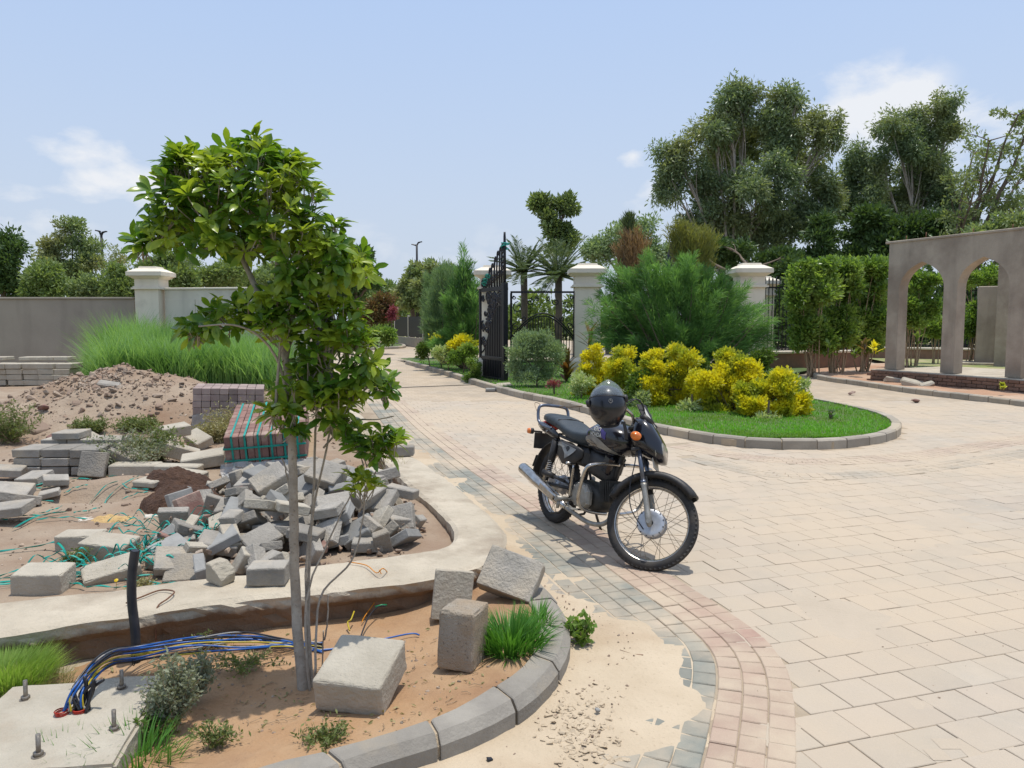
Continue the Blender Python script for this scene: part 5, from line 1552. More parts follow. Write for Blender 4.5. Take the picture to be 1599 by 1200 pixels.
def grass_mesh(name, Pn, h, w, seed, m, lean=.35, parent=None):
    V, F = blades(Pn, h, w, seed, lean, 1) if False else blades(Pn, h, w, seed, lean, 2)
    # the tips are triangles: build with from_pydata-free path
    n = len(Pn); q = F[:n]; t3 = F[n:, :3]
    me = bpy.data.meshes.new(name); me.vertices.add(len(V)); me.vertices.foreach_set('co', V.astype(np.float32).ravel())
    idx = np.concatenate([q.ravel(), t3.ravel()]).astype(np.int32); me.loops.add(len(idx)); me.loops.foreach_set('vertex_index', idx)
    ls = np.concatenate([np.arange(n) * 4, n * 4 + np.arange(n) * 3]).astype(np.int32); me.polygons.add(2 * n); me.polygons.foreach_set('loop_start', ls)
    me.update(calc_edges=True)
    o = link(name, me, m, parent); o['kind'] = 'stuff'; return o


# lawn blades on the island
g = np.random.default_rng(77); pts = []
lp = lawn_poly
N = 0
while N < 52000:
    y = 9.7 + (28 - 9.7) * g.random() ** 1.9; x = g.uniform(-4, 8)
    if abs(x / y) > .7: continue
    if in_poly(x, y, lp):
        if y > 16 and g.random() < .5: continue
        pts.append((x, y, HL(x, y) - .004)); N += 1
grass_mesh('lawn_grass', np.array(pts), np.array([0.045 + 0.03 * max(0, noise2(p[0], p[1], 2.5, 3)) + .0014 * (p[1] - 9) for p in pts]), .010, 78, l_grass, .6)
# tall grass before the wall
pts = []; hh = []
for _ in range(26000):
    u = g.uniform(128, 452); y = g.uniform(15.6, 20.3); x = (u - 799.5) / 1200 * y
    c = P(u, 500, y); f = (u - 128) / 324
    dens = min(1, (u - 118) / 70) * (1 if u < 420 else .6)
    if g.random() > dens or y < 16.6 + 1.0 * noise2(x, y, .8, 2): continue
    pts.append((x, y, .06)); hh.append((1.18 + .35 * noise2(x, y, .9, 6) + .10 * (y - 18)) * (1.25 - .45 * f) * min(1, .35 + (u - 128) / 60))
o = grass_mesh('tall_grass', np.array(pts), np.array(hh), .022, 79, l_tall, .28)


def tuft(name, label, c, n, r, h, w, m, seed, lean=.6, cat='grass tuft', group=None, hf=None):
    g = np.random.default_rng(seed); a = g.uniform(0, 2 * PI, n); q = r * np.sqrt(g.random(n))
    Pn = np.stack([c.x + q * np.cos(a), c.y + q * np.sin(a) * .8, np.full(n, c.z - .01)], 1)
    if hf:
        for p in Pn: p[2] = hf(p[0], p[1]) - .005
    o = grass_mesh(name, Pn, np.full(n, h), w, seed, m, lean)
    del o['kind']
    tag(o, label, cat, group); return o


def weed(name, label, c, r, h, k, m, seed, L=.03, W_=.012, cat='weed', group=None, per=12, stemm=None, n_st=14, tall=False):
    """many thin stems with small leaves"""
    g = np.random.default_rng(seed); rr = random.Random(seed); t = empty(name, c, 0, label, cat, group); mb = MB(); Pn = []; D = []
    for i in range(n_st):
        az = rr.uniform(0, 6.28); q = r * math.sqrt(rr.random()); e = Vector(c) + Vector((q * math.cos(az), q * math.sin(az) * .8, h * rr.uniform(.5, 1.05) * (1 - .35 * (q / r) ** 2)))
        pts = limb(mb, Vector(c) + Vector((rr.uniform(-.2, .2) * r, rr.uniform(-.2, .2) * r, -.01)), e, .0035 * (h / .3) ** .5, .001, .1, rr, n=4, seg=5)
        for _ in range(k):
            j = rr.uniform(1, len(pts) - 1.001); a = pts[int(j)].lerp(pts[int(j) + 1], j % 1) if int(j) + 1 < len(pts) else pts[-1]
            Pn.append(tuple(a + Vector((rr.gauss(0, 1), rr.gauss(0, 1), rr.gauss(0, 1))) * L * .45)); D.append((rr.gauss(0, 1), rr.gauss(0, 1), rr.gauss(.5, .7)))
    mb.build('stem', stemm or m_dry, t)
    V, F = leaf_np(np.array(Pn), unit(np.array(D)), L * g.uniform(.6, 1.3, len(Pn)), W_ * g.uniform(.7, 1.2, len(Pn)), g)
    link('foliage', npmesh('foliage', V, F), m, t)['kind'] = 'stuff'
    return t


# foreground greens
c = G(797, 1012, .10); tuft('grass_tuft', 'lush green grass tuft between the upright block and the planter kerb', c, 620, .135, .17, .007, l_tuft, 201, .62)
c = G(842, 985, .11); tuft('grass_tuft', 'thinner grass leaning over the kerb beside the lush tuft', G(838, 975, .11), 170, .07, .13, .006, l_tuft, 202, .8)
c = G(5, 1062, .05); tuft('grass_tuft', 'fine bright green grass mound at the left edge before the wall', c, 5200, .20, .125, .0026, leafmat('fine_grass', (.20, .33, .06), (.30, .40, .11), .35, .5), 203, .55)
c = G(30, 1080, .05); tuft('grass_tuft', 'yellowing fringe of fine grass trailing from the green mound', G(50, 1075, .05), 700, .17, .08, .003, l_dryw, 204, .9)
weed('leafy_weed', 'round leaved green weed growing in the sand outside the kerb', G(908, 1003, .03), .075, .15, 14, leafmat('round_leaf', (.10, .19, .03), (.17, .26, .05), .3, .4), 205, .035, .03, n_st=16)
weed('grey_weed', 'woolly grey-green weed with fine leaves beside the concrete footing', G(268, 1135, .05), .13, .28, 70, l_greyw, 206, .022, .010, n_st=46)
weed('grey_weed', 'taller grey-green weed behind the woolly one', G(300, 1085, .05), .12, .20, 56, l_greyw, 207, .022, .010, n_st=34)
weed('ground_weed', 'dry creeping weed at the foot of the sapling, left side', G(390, 1040, .05), .20, .06, 18, l_weed, 208, .018, .010, n_st=30)
weed('ground_weed', 'prickly low weed at the bottom edge, left of the pale block', G(335, 1165, .07), .10, .09, 22, l_weed, 209, .02, .009, n_st=20)
weed('ground_weed', 'fern like weed under the front of the pale block', G(505, 1160, .08), .13, .07, 24, l_weed, 210, .02, .009, n_st=26)
weed('ground_weed', 'low weed running along the shaded foot of the wall', G(330, 1010, .03), .16, .05, 14, l_weed, 211, .018, .010, n_st=20)
tuft('grass_tuft', 'long loose grass at the bottom left corner below the footing', G(215, 1190, .05), 240, .14, .14, .005, l_tuft, 212, .8)
tuft('grass_tuft', 'sparse dark grass along the bottom edge by the footing', G(105, 1212, .05), 160, .16, .12, .005, l_tuft, 213, .9)
weed('ground_weed', 'green leafy weed at the bottom edge right of the footing', G(235, 1150, .05), .10, .12, 26, leafmat('weed_green', (.09, .16, .03), (.14, .21, .05), .3, .5), 214, .022, .011, n_st=20)

# weeds in the yard
gy = 'weeds in the building yard'
for i, (u, v, r, h, m, lab) in enumerate(((18, 692, .44, .5, l_weed, 'feathery pale green weed clump at the left edge before the rubble mound'),
                                      (200, 735, .48, .42, l_greyw, 'grey-green weed clump between the two groups of stacked pavers'),
                                      (245, 722, .40, .42, l_weed, 'taller grey-green weed right of the middle clump'),
                                      (142, 680, .26, .26, l_weed, 'small green weed at the foot of the rubble mound'),
                                      (215, 672, .30, .16, l_weed, 'low weed right of the foot of the mound'),
                                      (372, 680, .50, .5, l_dryw, 'dry yellowish bush before the mauve paver stack'),
                                      (340, 690, .3, .26, l_dryw, 'dry weed left of the strapped red pavers'),
                                      (420, 655, .45, .45, l_dryw, 'dry bush behind the strapped red pavers'),
                                      (100, 738, .12, .14, l_weed, 'sprig of grass before the stacked grey pavers'),
                                      (245, 872, .13, .12, l_weed, 'green weed among the loose blocks by the low wall'),
                                      (165, 905, .12, .09, l_dryw, 'flowering weed beside the black pipe'),
                                      (215, 925, .10, .07, l_dryw, 'small dry weed on the low wall behind the pipe'),
                                      (120, 885, .10, .12, l_weed, 'green sprig between the pale blocks'))):
    weed('yard_weed', lab, GT(u, v), r, h, 44, m, 230 + i, .045 if v < 800 else .02, .016 if v < 800 else .010, group=gy, n_st=60 if v < 800 else 16)
# yellow daisies
for i, (u, v) in enumerate(((158, 892), (163, 908), (178, 905), (182, 920), (268, 898), (150, 910), (190, 905))):
    p = GT(u, v) + Vector((0, 0, .05)); mb = MB(); mb.lathe([(.0, .004), (.012, .0), (.0, -.004)], 7, Matrix.Translation(p) @ Matrix.Rotation(.6, 4, 'X'), False); mb.tube([p, p - Vector((0, 0, .05))], .0015, 4)
    tag(mb.build('yellow_flower', leafmat('petal', (.7, .5, .01), (.6, .42, .01), .2, .5) if i == 0 else bpy.data.materials['petal']), 'small yellow flower among the weeds by the black pipe', 'flower', 'yellow flowers by the pipe')
# dry growth along the far arm of the wall
g = np.random.default_rng(8); pts = []
for _ in range(2600):
    a = g.uniform(0, 1); u = 520 + 110 * a; v = 655 + 80 * a + g.uniform(-6, 10); p = GT(u - g.uniform(-4, 26), v); pts.append(tuple(p))
grass_mesh('dry_grass', np.array(pts), np.full(len(pts), .17), .006, 9, l_dryw, .5)
tag(bpy.data.objects['dry_grass'], 'dry grass along the inner side of the low wall')
# ================================================================ motorcycle
b_black = mat('gloss_black_paint', (0.008, 0.008, 0.012), (0.012, 0.011, 0.018), 0.22, 3, 0, 10, coat=0.6)
b_dust = mat('dusty_black_plastic', (0.022, 0.021, 0.021), (0.035, 0.031, 0.028), 0.5, 14, 0.08, 120)
b_tyre = mat('tyre_rubber', (0.022, 0.022, 0.023), (0.05, 0.043, 0.036), 0.8, 10, 0.2, 160, objc=True)
b_chrome = mat('dull_chrome', (0.55, 0.53, 0.50), (0.42, 0.39, 0.35), 0.24, 20, 0.05, 120, metal=1.0)
b_alu = mat('grey_aluminium', (0.35, 0.335, 0.30), (0.25, 0.235, 0.205), 0.5, 18, 0.15, 120, metal=0.65)
b_hub = mat('hub_aluminium', (0.52, 0.53, 0.55), (0.42, 0.42, 0.43), 0.42, 18, 0.1, 120, metal=0.6)
b_case = mat('engine_case', (0.07, 0.066, 0.058), (0.045, 0.042, 0.036), 0.55, 18, 0.2, 100, metal=0.4)
b_spoke = mat('spoke_steel', (0.32, 0.26, 0.19), (0.24, 0.18, 0.12), 0.45, 60, 0, 10, metal=0.7)
b_seat = mat('seat_vinyl', (0.028, 0.037, 0.044), (0.045, 0.052, 0.056), 0.48, 9, 0.15, 200)
b_decal = mat('silver_decal', (0.28, 0.275, 0.26), (0.20, 0.195, 0.185), 0.35, 14, 0, 10, metal=.3)
b_purple = mat('violet_decal', (0.06, 0.04, 0.22), (0.05, 0.035, 0.16), 0.3, 10, 0, 10)
b_white = mat('letter_white', (0.6, 0.58, 0.52), rough=.4, bump=0)
b_amber = mat('amber_lens', (0.75, 0.20, 0.03), (0.62, 0.16, 0.03), 0.25, 20, 0, 10, coat=.4)
b_red = mat('red_lens', (0.4, 0.03, 0.02), rough=.25, bump=0)
b_lens = mat('headlamp_glass', (0.40, 0.37, 0.30), (0.30, 0.28, 0.23), 0.15, 16, 0.1, 120, metal=.3, coat=.5)
b_plate = mat('plate_white', (0.5, 0.47, 0.40), (0.38, 0.36, 0.31), 0.5, 40, 0, 10)
b_fork = mat('blue_grey_fork', (0.17, 0.19, 0.23), (0.11, 0.12, 0.15), 0.3, 20, 0, 10, metal=.7)

fw = G(1012, 893); rw = G(864, 817)
hd = (fw - rw); hd.z = 0; WB = 1.235; heading = math.atan2(hd.y, hd.x)
LEAN = math.radians(-8.5)         # leans to its left, onto the side stand
bike = empty('motorcycle', (0, 0, 0), 0, 'black motorcycle with silver decals parked on its side stand, front wheel turned', 'motorcycle')
BM = Matrix.Translation((rw.x, rw.y, 0.008)) @ Matrix.Rotation(heading, 4, 'Z') @ Matrix.Rotation(LEAN, 4, 'X')
bike.matrix_basis = BM
RX = Matrix.Rotation(-PI / 2, 4, 'X')
RWH = 0.300
rake = math.radians(26.5); S0 = Vector((WB + 0.09, 0, 0)); SD = Vector((-math.sin(rake), 0, math.cos(rake)))
STEER = math.radians(42)
FM = Matrix.Translation(S0) @ Matrix.Rotation(STEER, 4, SD) @ Matrix.Translation(-S0)
# lean and lock together lower the front contact: lift so the tyre stands on the paving
lowest = min((BM @ FM @ Vector((WB + RWH * math.cos(a), 0, RWH + RWH * math.sin(a)))).z for a in [k * PI / 36 for k in range(72)])
DZ = 0.008 - lowest
FM = Matrix.Translation((0, 0, DZ)) @ FM


def part(mb, name, mats, parent=None, front=False):
    me = mb.mesh(name)
    if front: me.transform(FM)
    o = link(name, me, mats, parent or bike, None, False)
    return o


def sub(mb, name, mats, par, front=False):
    me = mb.mesh(name)
    if front: me.transform(FM)
    o = bpy.data.objects.new(name, me)
    for m in (mats if isinstance(mats, (list, tuple)) else [mats]): me.materials.append(m)
    S.collection.objects.link(o); o.parent = par
    return o


def wheel(cx, tw, hubr, hubw, front, drum=True):
    C = Matrix.Translation((cx, 0, RWH)) @ RX
    mb = MB(); mb.tube([Vector((cx, -.085, RWH)), Vector((cx, .085, RWH))], .011, 8)
    mb.tube([Vector((cx, -.098, RWH)), Vector((cx, -.08, RWH))], .017, 6)
    w = part(mb, 'wheel', b_alu, None, front)
    prof = []
    mr = RWH - tw * .92
    for k in range(18):
        a = -PI * .80 + 2 * PI * .80 * k / 17
        r_ = mr + tw * .92 * math.cos(a) + (0 if abs(a) < .5 else 0); z_ = tw * math.sin(a)
        prof.append((r_, z_))
    mb = MB(); mb.lathe(prof, 64, C)
    # tread blocks
    nb = 60
    for k in range(nb):
        for (zz, da) in ((-.018, 0), (.018, PI / nb)):
            a = 2 * PI * k / nb + da
            Mb = C @ Matrix.Rotation(a, 4, 'Z') @ Matrix.Translation((RWH - .0122, 0, zz)) @ Matrix.Rotation(.35 if zz > 0 else -.35, 4, 'X')
            mb.box((0, 0, 0), (.011, .021, .026), M=Mb)
    sub(mb, 'tyre', b_tyre, w, front)
    rr_ = mr - tw * .72
    mb = MB(); mb.lathe([(rr_ + .012, -.022), (rr_ + .010, -.027), (rr_ - .001, -.024), (rr_ - .006, -.012), (rr_ - .013, 0), (rr_ - .006, .012), (rr_ - .001, .024), (rr_ + .010, .027), (rr_ + .012, .022)], 64, C)
    sub(mb, 'rim', b_chrome, w, front)
    mb = MB()
    s = 1 if front else -1
    mb.lathe([(.018, -hubw), (hubr * .55, -hubw), (hubr * .72, -hubw - .004), (hubr * .93, -hubw), (hubr, -hubw + .006), (hubr, -hubw + .016), (hubr * .90, -hubw + .02), (hubr * .88, hubw - .02), (hubr, hubw - .016), (hubr, hubw - .004), (hubr * .7, hubw), (.018, hubw)], 40, C)
    h = sub(mb, 'hub', b_hub, w, front)
    for k in range(12):
        a = 2 * PI * k / 12; mb = MB()
        for sg in (-1, 1): mb.tube([C @ Vector((hubr * .93 * math.cos(a), hubr * .93 * math.sin(a), sg * (hubw - .004))), C @ Vector((hubr * .93 * math.cos(a), hubr * .93 * math.sin(a), sg * (hubw + .003)))], .0045, 6)
        # rivets stay with the hub
        me = mb.mesh('hub_rivet')
        h.data.materials.append(b_dust) if k == 0 else None
        bmh = bmesh_join(h.data, mb, front, 1)
    for k in range(36):
        a = 2 * PI * k / 36; sg = 1 if k % 2 else -1; tw_ = .62 * (1 if (k // 2) % 2 else -1)
        mb = MB(); mb.tube([C @ Vector((hubr * .95 * math.cos(a - tw_), hubr * .95 * math.sin(a - tw_), sg * (hubw - .012))), C @ Vector((rr_ * math.cos(a), rr_ * math.sin(a), sg * .004))], .0017, 5, caps=False)
        sub(mb, 'spoke', b_spoke, w, front)
    return w


def bmesh_join(me, mb, front, mi):
    import bmesh
    bm = bmesh.new(); bm.from_mesh(me); m2 = mb.mesh('t')
    if front: m2.transform(FM)
    n0 = len(bm.faces); bm.from_mesh(m2); bm.faces.ensure_lookup_table()
    for f in bm.faces[n0:]: f.material_index = mi
    bm.to_mesh(me); bm.free(); bpy.data.meshes.remove(m2)


wheel(0, .041, .078, .055, False)
wheel(WB, .036, .092, .045, True)


def sring(x, zc, hw, up, dn, n=24, e=2.5, yc=0.0, tilt=0.0):
    """superellipse ring in the y-z plane at x"""
    out = []
    for k in range(n):
        a = 2 * PI * k / n; c, s_ = math.cos(a), math.sin(a)
        y = hw * math.copysign(abs(c) ** (2 / e), c); z = (up if s_ > 0 else dn) * math.copysign(abs(s_) ** (2 / e), s_)
        out.append((x + tilt * z, yc + y, zc + z))
    return out


# tank
TK = [(.465, .742, .05, .02, .025), (.49, .745, .108, .055, .06), (.55, .762, .138, .078, .105), (.63, .782, .152, .090, .140), (.72, .793, .158, .092, .150), (.81, .793, .152, .084, .145), (.88, .785, .128, .070, .115), (.925, .776, .092, .053, .08), (.95, .768, .04, .02, .03)]
mb = MB(); mb.loft([sring(q[0], q[1], q[2], q[3], q[4], 32, 2.5) for q in TK])
tank = part(mb, 'fuel_tank', b_black)
mb = MB(); mb.loft([sring(.42, .56, .03, .05, .05, 16, 3), sring(.46, .57, .062, .09, .09, 16, 3), sring(.60, .56, .066, .09, .10, 16, 3), sring(.74, .54, .060, .10, .10, 16, 3), sring(.79, .54, .03, .06, .06, 16, 3)]); part(mb, 'under_tank_cover', b_dust)


def surf_y(rings_fn, x, z):
    pass


def tank_y(x, z):
    """half width of the tank surface at x, z"""
    K = TK
    for a, b in zip(K, K[1:]):
        if a[0] <= x <= b[0]:
            t = (x - a[0]) / (b[0] - a[0]); q = [a[i] + (b[i] - a[i]) * t for i in range(5)]
            s_ = min(.999, abs(z - q[1]) / (q[3] if z > q[1] else q[4])); e = 2.5
            return q[2] * (1 - s_ ** e) ** (1 / e)
    return 0


def tank_patch(name, outline_top, outline_bot, xs, m, par, lift=.0025, sides=(-1,)):
    for sg in sides:
        V = []; F = []; nz_ = 6
        for i, x in enumerate(xs):
            zt = outline_top(x); zb = outline_bot(x)
            for j in range(nz_ + 1):
                z = zb + (zt - zb) * j / nz_
                V.append((x, sg * (tank_y(x, z) + lift), z))
        for i in range(len(xs) - 1):
            for j in range(nz_):
                q = (i * (nz_ + 1) + j, (i + 1) * (nz_ + 1) + j, (i + 1) * (nz_ + 1) + j + 1, i * (nz_ + 1) + j + 1)
                F.append(q if sg < 0 else tuple(reversed(q)))
        mb = MB(); mb.add(V, F, None, True); sub(mb, name, m, par)


xs = [.51 + .37 * i / 22 for i in range(23)]
tank_patch('silver_decal', lambda x: .772 - .060 * ((x - .66) / .18) ** 2, lambda x: .690 - .02 * ((x - .63) / .15) ** 2 + .10 * (x - .6), xs, b_decal, tank, .0030, (-1, 1))
tank_patch('dark_sweep', lambda x: .738 - .05 * ((x - .62) / .12) ** 2, lambda x: .700 - .045 * ((x - .62) / .12) ** 2, [.53 + .18 * i / 12 for i in range(13)], b_black, tank, .0050, (-1, 1))
tank_patch('violet_decal', lambda x: .838 - .05 * ((x - .70) / .16) ** 2, lambda x: .778 - .03 * ((x - .70) / .16) ** 2, [.56 + .26 * i / 14 for i in range(15)], b_purple, tank, .0022, (-1, 1))
tank_patch('black_field', lambda x: .832 - .05 * ((x - .68) / .12) ** 2, lambda x: .775 - .03 * ((x - .68) / .14) ** 2, [.57 + .20 * i / 12 for i in range(13)], b_black, tank, .0036, (-1, 1))
mb = MB(); mb.lathe([(.0, .026), (.024, .024), (.032, .016), (.034, .0), (.036, -.012)], 20, Matrix.Translation((.74, 0, .882))); sub(mb, 'filler_cap', b_chrome, tank)


def lettering(name, text, size, place, m, par, wrap=None, bold=0.0, sx=1.0):
    """text mesh mapped onto a surface; place maps (a, b) of the text plane to a point"""
    cu = bpy.data.curves.new(name, 'FONT'); cu.body = text; cu.size = size; cu.align_x = 'CENTER'; cu.align_y = 'CENTER'; cu.offset = bold; cu.resolution_u = 3
    to = bpy.data.objects.new(name + '_t', cu); S.collection.objects.link(to)
    dg = bpy.context.evaluated_depsgraph_get(); me = bpy.data.meshes.new_from_object(to.evaluated_get(dg)); bpy.data.objects.remove(to)
    me.name = name
    for v in me.vertices: v.co = place(v.co.x * sx, v.co.y)
    me.materials.clear(); me.materials.append(m)
    o = bpy.data.objects.new(name, me); S.collection.objects.link(o); o.parent = par
    return o


for sg in (-1, 1):
    lettering('lettering', 'HERO', .040, lambda a, b, sg=sg: Vector((.705 + (a if sg < 0 else -a), sg * (tank_y(.705 + (a if sg < 0 else -a), .822 + b) + .0050), .822 + b)), b_white, tank, bold=.0009, sx=1.05)
    lettering('lettering', 'HONDA', .040, lambda a, b, sg=sg: Vector((.705 + (a if sg < 0 else -a), sg * (tank_y(.705 + (a if sg < 0 else -a), .782 + b) + .0050), .782 + b)), b_white, tank, bold=.0009, sx=1.0)

# seat
mb = MB()
mb.loft([sring(-.245, .795, .05, .02, .02, 24, 2.6), sring(-.22, .80, .095, .042, .03, 24, 2.8), sring(-.12, .80, .118, .045, .045, 24, 3), sring(0, .792, .125, .043, .05, 24, 3), sring(.10, .775, .128, .038, .055, 24, 3), sring(.20, .752, .130, .030, .065, 24, 3), sring(.32, .74, .124, .028, .08, 24, 3), sring(.42, .742, .108, .030, .085, 24, 2.8), sring(.50, .755, .085, .030, .07, 24, 2.6), sring(.535, .765, .05, .018, .03, 24, 2.4)])
seat = part(mb, 'seat', b_seat)
mb = MB(); mb.tube([(.06, y, .792 + .034 - abs(y) * .1 - (.04 if abs(y) > .12 else 0)) for y in (-.128, -.11, -.06, 0, .06, .11, .128)], .004, 5); sub(mb, 'seam', b_dust, seat)
# tail cowl with silver flash, side covers
for sg in (-1, 1):
    mb = MB()
    mb.loft([sring(-.31, .735, .006, .018, .012, 16, 2.4, sg * .085), sring(-.22, .735, .014, .032, .03, 16, 2.4, sg * .105), sring(-.10, .725, .016, .035, .042, 16, 2.4, sg * .118), sring(.02, .71, .014, .030, .04, 16, 2.4, sg * .120), sring(.10, .695, .006, .012, .02, 16, 2.4, sg * .115)])
    tc_ = part(mb, 'tail_panel', b_black)
    mb = MB(); mb.add([(-.30, sg * .0965, .738), (-.20, sg * .1215, .722), (-.06, sg * .1365, .700), (-.04, sg * .1365, .716), (-.18, sg * .1225, .745), (-.29, sg * .0975, .748)], [(0, 1, 2, 3, 4, 5)] if sg < 0 else [(5, 4, 3, 2, 1, 0)]); sub(mb, 'silver_flash', b_decal, tc_)
    mb = MB()
    mb.loft([sring(.13, .60, .006, .05, .03, 20, 2.6, sg * .105), sring(.16, .60, .022, .075, .06, 20, 2.6, sg * .115), sring(.24, .595, .032, .075, .095, 20, 2.6, sg * .122), sring(.33, .60, .032, .062, .10, 20, 2.6, sg * .120), sring(.42, .61, .022, .045, .07, 20, 2.6, sg * .108), sring(.47, .615, .006, .02, .03, 20, 2.6, sg * .095)])
    sc = part(mb, 'side_cover', b_dust)
    pl = [(.165, .655), (.23, .662), (.33, .652), (.43, .635), (.40, .605), (.36, .575), (.31, .548), (.30, .590), (.25, .625)]
    V = [(x, sg * (.1585 - abs(x - .29) * .17 * (abs(x - .29) / .14)), z) for x, z in pl]
    mb = MB(); mb.add(V, [tuple(range(len(V))) if sg < 0 else tuple(reversed(range(len(V))))]); sub(mb, 'silver_decal', b_decal, sc)
    lettering('lettering', 'Splendor', .030, lambda a, b, sg=sg: Vector((.245 + (a if sg < 0 else -a) + b * .25, sg * .1600, .640 + b - a * sg * .0 - .1 * (a if sg < 0 else -a))), b_white, sc, bold=.0004, sx=.95)

# frame
mb = MB()
mb.tube([(.89, 0, .86), (.86, 0, .72), (.78, 0, .50), (.74, 0, .36)], .019, 8)
mb.tube([(.88, 0, .80), (.70, 0, .70), (.50, 0, .67), (.42, 0, .60), (.38, 0, .40), (.36, 0, .28)], .019, 8)
for sg in (-1, 1):
    mb.tube([(.48, sg * .05, .67), (.30, sg * .095, .68), (.05, sg * .10, .70), (-.22, sg * .095, .745)], .012, 6)
    mb.tube([(.38, sg * .06, .40), (.25, sg * .09, .52), (.06, sg * .10, .69)], .011, 6)
part(mb, 'frame', b_dust)
for sg in (-1, 1):
    mb = MB(); mb.tube([(.37, sg * .06, .33), (.0, sg * .085, RWH)], .014, 6); mb.box((0, sg * .088, RWH), (.07, .012, .035), bev=.004); part(mb, 'swingarm', b_dust)
    mb = MB(); a = Vector((.01, sg * .115, RWH + .03)); b = Vector((.075, sg * .115, .67)); d = b - a
    mb.tube([a, a + d * .55], .013, 8); mb.tube([a + d * .40, a + d * .5, a + d * .95], [.017, .029, .029], 12); mb.tube([a + d * .93, b], .014, 8)
    shk = part(mb, 'shock_absorber', b_dust)
    pts = [a + d * (.10 + .38 * k / 72) + Vector((math.cos(k * PI / 4.5) * .025, math.sin(k * PI / 4.5) * .025, 0)) for k in range(73)]
    mb = MB(); mb.tube(pts, .0042, 5); sub(mb, 'spring', b_chrome, shk)
# chain case on the far side and rear sprocket
mb = MB(); mb.loft([sring(-.10, RWH, .01, .05, .05, 12, 2, .10), sring(0, RWH + .0, .016, .07, .07, 12, 2, .10), sring(.2, .31, .016, .055, .055, 12, 2, .10), sring(.36, .33, .01, .05, .05, 12, 2, .10)]); part(mb, 'chain_case', b_dust)
# engine
mb = MB(); 
mb.loft([sring(.36, .33, .09, .05, .06, 20, 3), sring(.42, .335, .105, .085, .095, 20, 3), sring(.55, .33, .11, .095, .105, 20, 3), sring(.68, .325, .10, .075, .095, 20, 3), sring(.74, .32, .06, .04, .05, 20, 3)])
eng = part(mb, 'engine', b_case)
mb = MB(); CM = Matrix.Translation((.585, -.112, .33)) @ Matrix.Rotation(PI / 2, 4, 'X')
V = []
out = [(-.13, -.055), (-.10, .055), (-.04, .088), (.055, .085), (.11, .045), (.115, -.045), (.06, -.09), (-.06, -.088)]
rings = []
for (s_, z_) in ((1.0, 0), (1.0, .02), (.93, .036), (.7, .042)): rings.append([tuple(CM @ Vector((x * s_, y * s_, z_))) for x, y in out])
mb.loft(rings, smooth=False); cc = sub(mb, 'clutch_cover', b_alu, eng)
for k, (x, y) in enumerate(out):
    mb = MB(); mb.tube([CM @ Vector((x * .9, y * .9, .026)), CM @ Vector((x * .9, y * .9, .040))], .006, 6); o = sub(mb, 'cover_bolt', b_chrome, eng)
mb = MB()
for sg in (1,): mb.lathe([(.0, .04), (.06, .038), (.075, .02), (.08, 0)], 24, Matrix.Translation((.62, .105, .33)) @ Matrix.Rotation(-PI / 2, 4, 'X'))
sub(mb, 'generator_cover', b_alu, eng)
# cylinder, fins lying forward
for k in range(8):
    x = .70 + k * .018; mb = MB(); mb.box((x, 0, .385 + k * .0035), (.006, .15 - abs(k - 4) * .006, .15), rot=(0, -.2, 0), bev=.002); sub(mb, 'cooling_fin', b_case, eng)
mb = MB(); mb.tube([(.66, 0, .37), (.84, 0, .405)], .055, 14); mb.box((.865, 0, .41), (.06, .11, .12), rot=(0, -.2, 0), bev=.02); sub(mb, 'cylinder', b_case, eng)
mb = MB(); mb.tube([(.60, .0, .47), (.60, 0, .60), (.56, 0, .63)], [.03, .035, .03], 10); mb.box((.55, 0, .55), (.09, .08, .11), bev=.03); sub(mb, 'carburettor', b_dust, eng)
mb = MB(); mb.box((.42, 0, .585), (.17, .18, .14), bev=.03); part(mb, 'airbox', b_dust)
mb = MB(); mb.box((.74, -.0, .585), (.10, .14, .15), rot=(0, .3, 0), bev=.02); part(mb, 'horn_shroud', b_black)
# exhaust
mb = MB(); ptsx = smooth_path([(.885, -.03, .375), (.93, -.055, .30), (.88, -.10, .20), (.74, -.125, .165), (.55, -.135, .18), (.40, -.145, .205)], 6)
mb.tube(ptsx, .0165, 12); ex = part(mb, 'exhaust_pipe', b_alu)
mb = MB(); a = Vector((.42, -.148, .205)); b = Vector((-.335, -.165, .365)); d = b - a
mb.tube([a, a + d * .10, a + d * .16, a + d * .55, a + d * .6, a + d * .985, b], [.018, .03, .037, .040, .0445, .0445, .040], 20)
sl = part(mb, 'silencer', b_chrome)
mb = MB(); mb.tube([b - d * .02, b + d * .004], .030, 14); sub(mb, 'tailpipe_end', b_dust, sl)
mb = MB(); mb.box(tuple(a + d * .33 + Vector((0, -.042, .012))), (.24, .006, .045), rot=(0, .21, 0), bev=.002); sub(mb, 'heat_shield', b_chrome, sl)
# footrests, kick starter, brake pedal
mb = MB(); mb.tube([(.46, -.06, .275), (.46, -.17, .27), (.46, -.255, .275)], .010, 8); fr = part(mb, 'rider_footrest', b_alu)
mb = MB(); mb.tube([(.46, -.175, .272), (.46, -.265, .277)], [.019, .021], 10); mb.tube([(.46, -.24, .27), (.462, -.245, .205)], [.014, .012], 8); sub(mb, 'footrest_rubber', b_alu, fr)
mb = MB(); mb.tube([(.46, .06, .275), (.46, .17, .27), (.46, .265, .275)], .014, 8); part(mb, 'rider_footrest', b_dust)
mb = MB(); mb.tube([(.30, -.12, .375), (.19, -.175, .395)], .012, 8); mb.tube([(.30, -.11, .37), (.44, -.10, .34)], .009, 6); pf = part(mb, 'pillion_footrest', b_dust)
mb = MB(); mb.tube([(.20, -.16, .392), (.115, -.215, .41)], [.022, .024], 10); sub(mb, 'footrest_rubber', b_dust, pf)
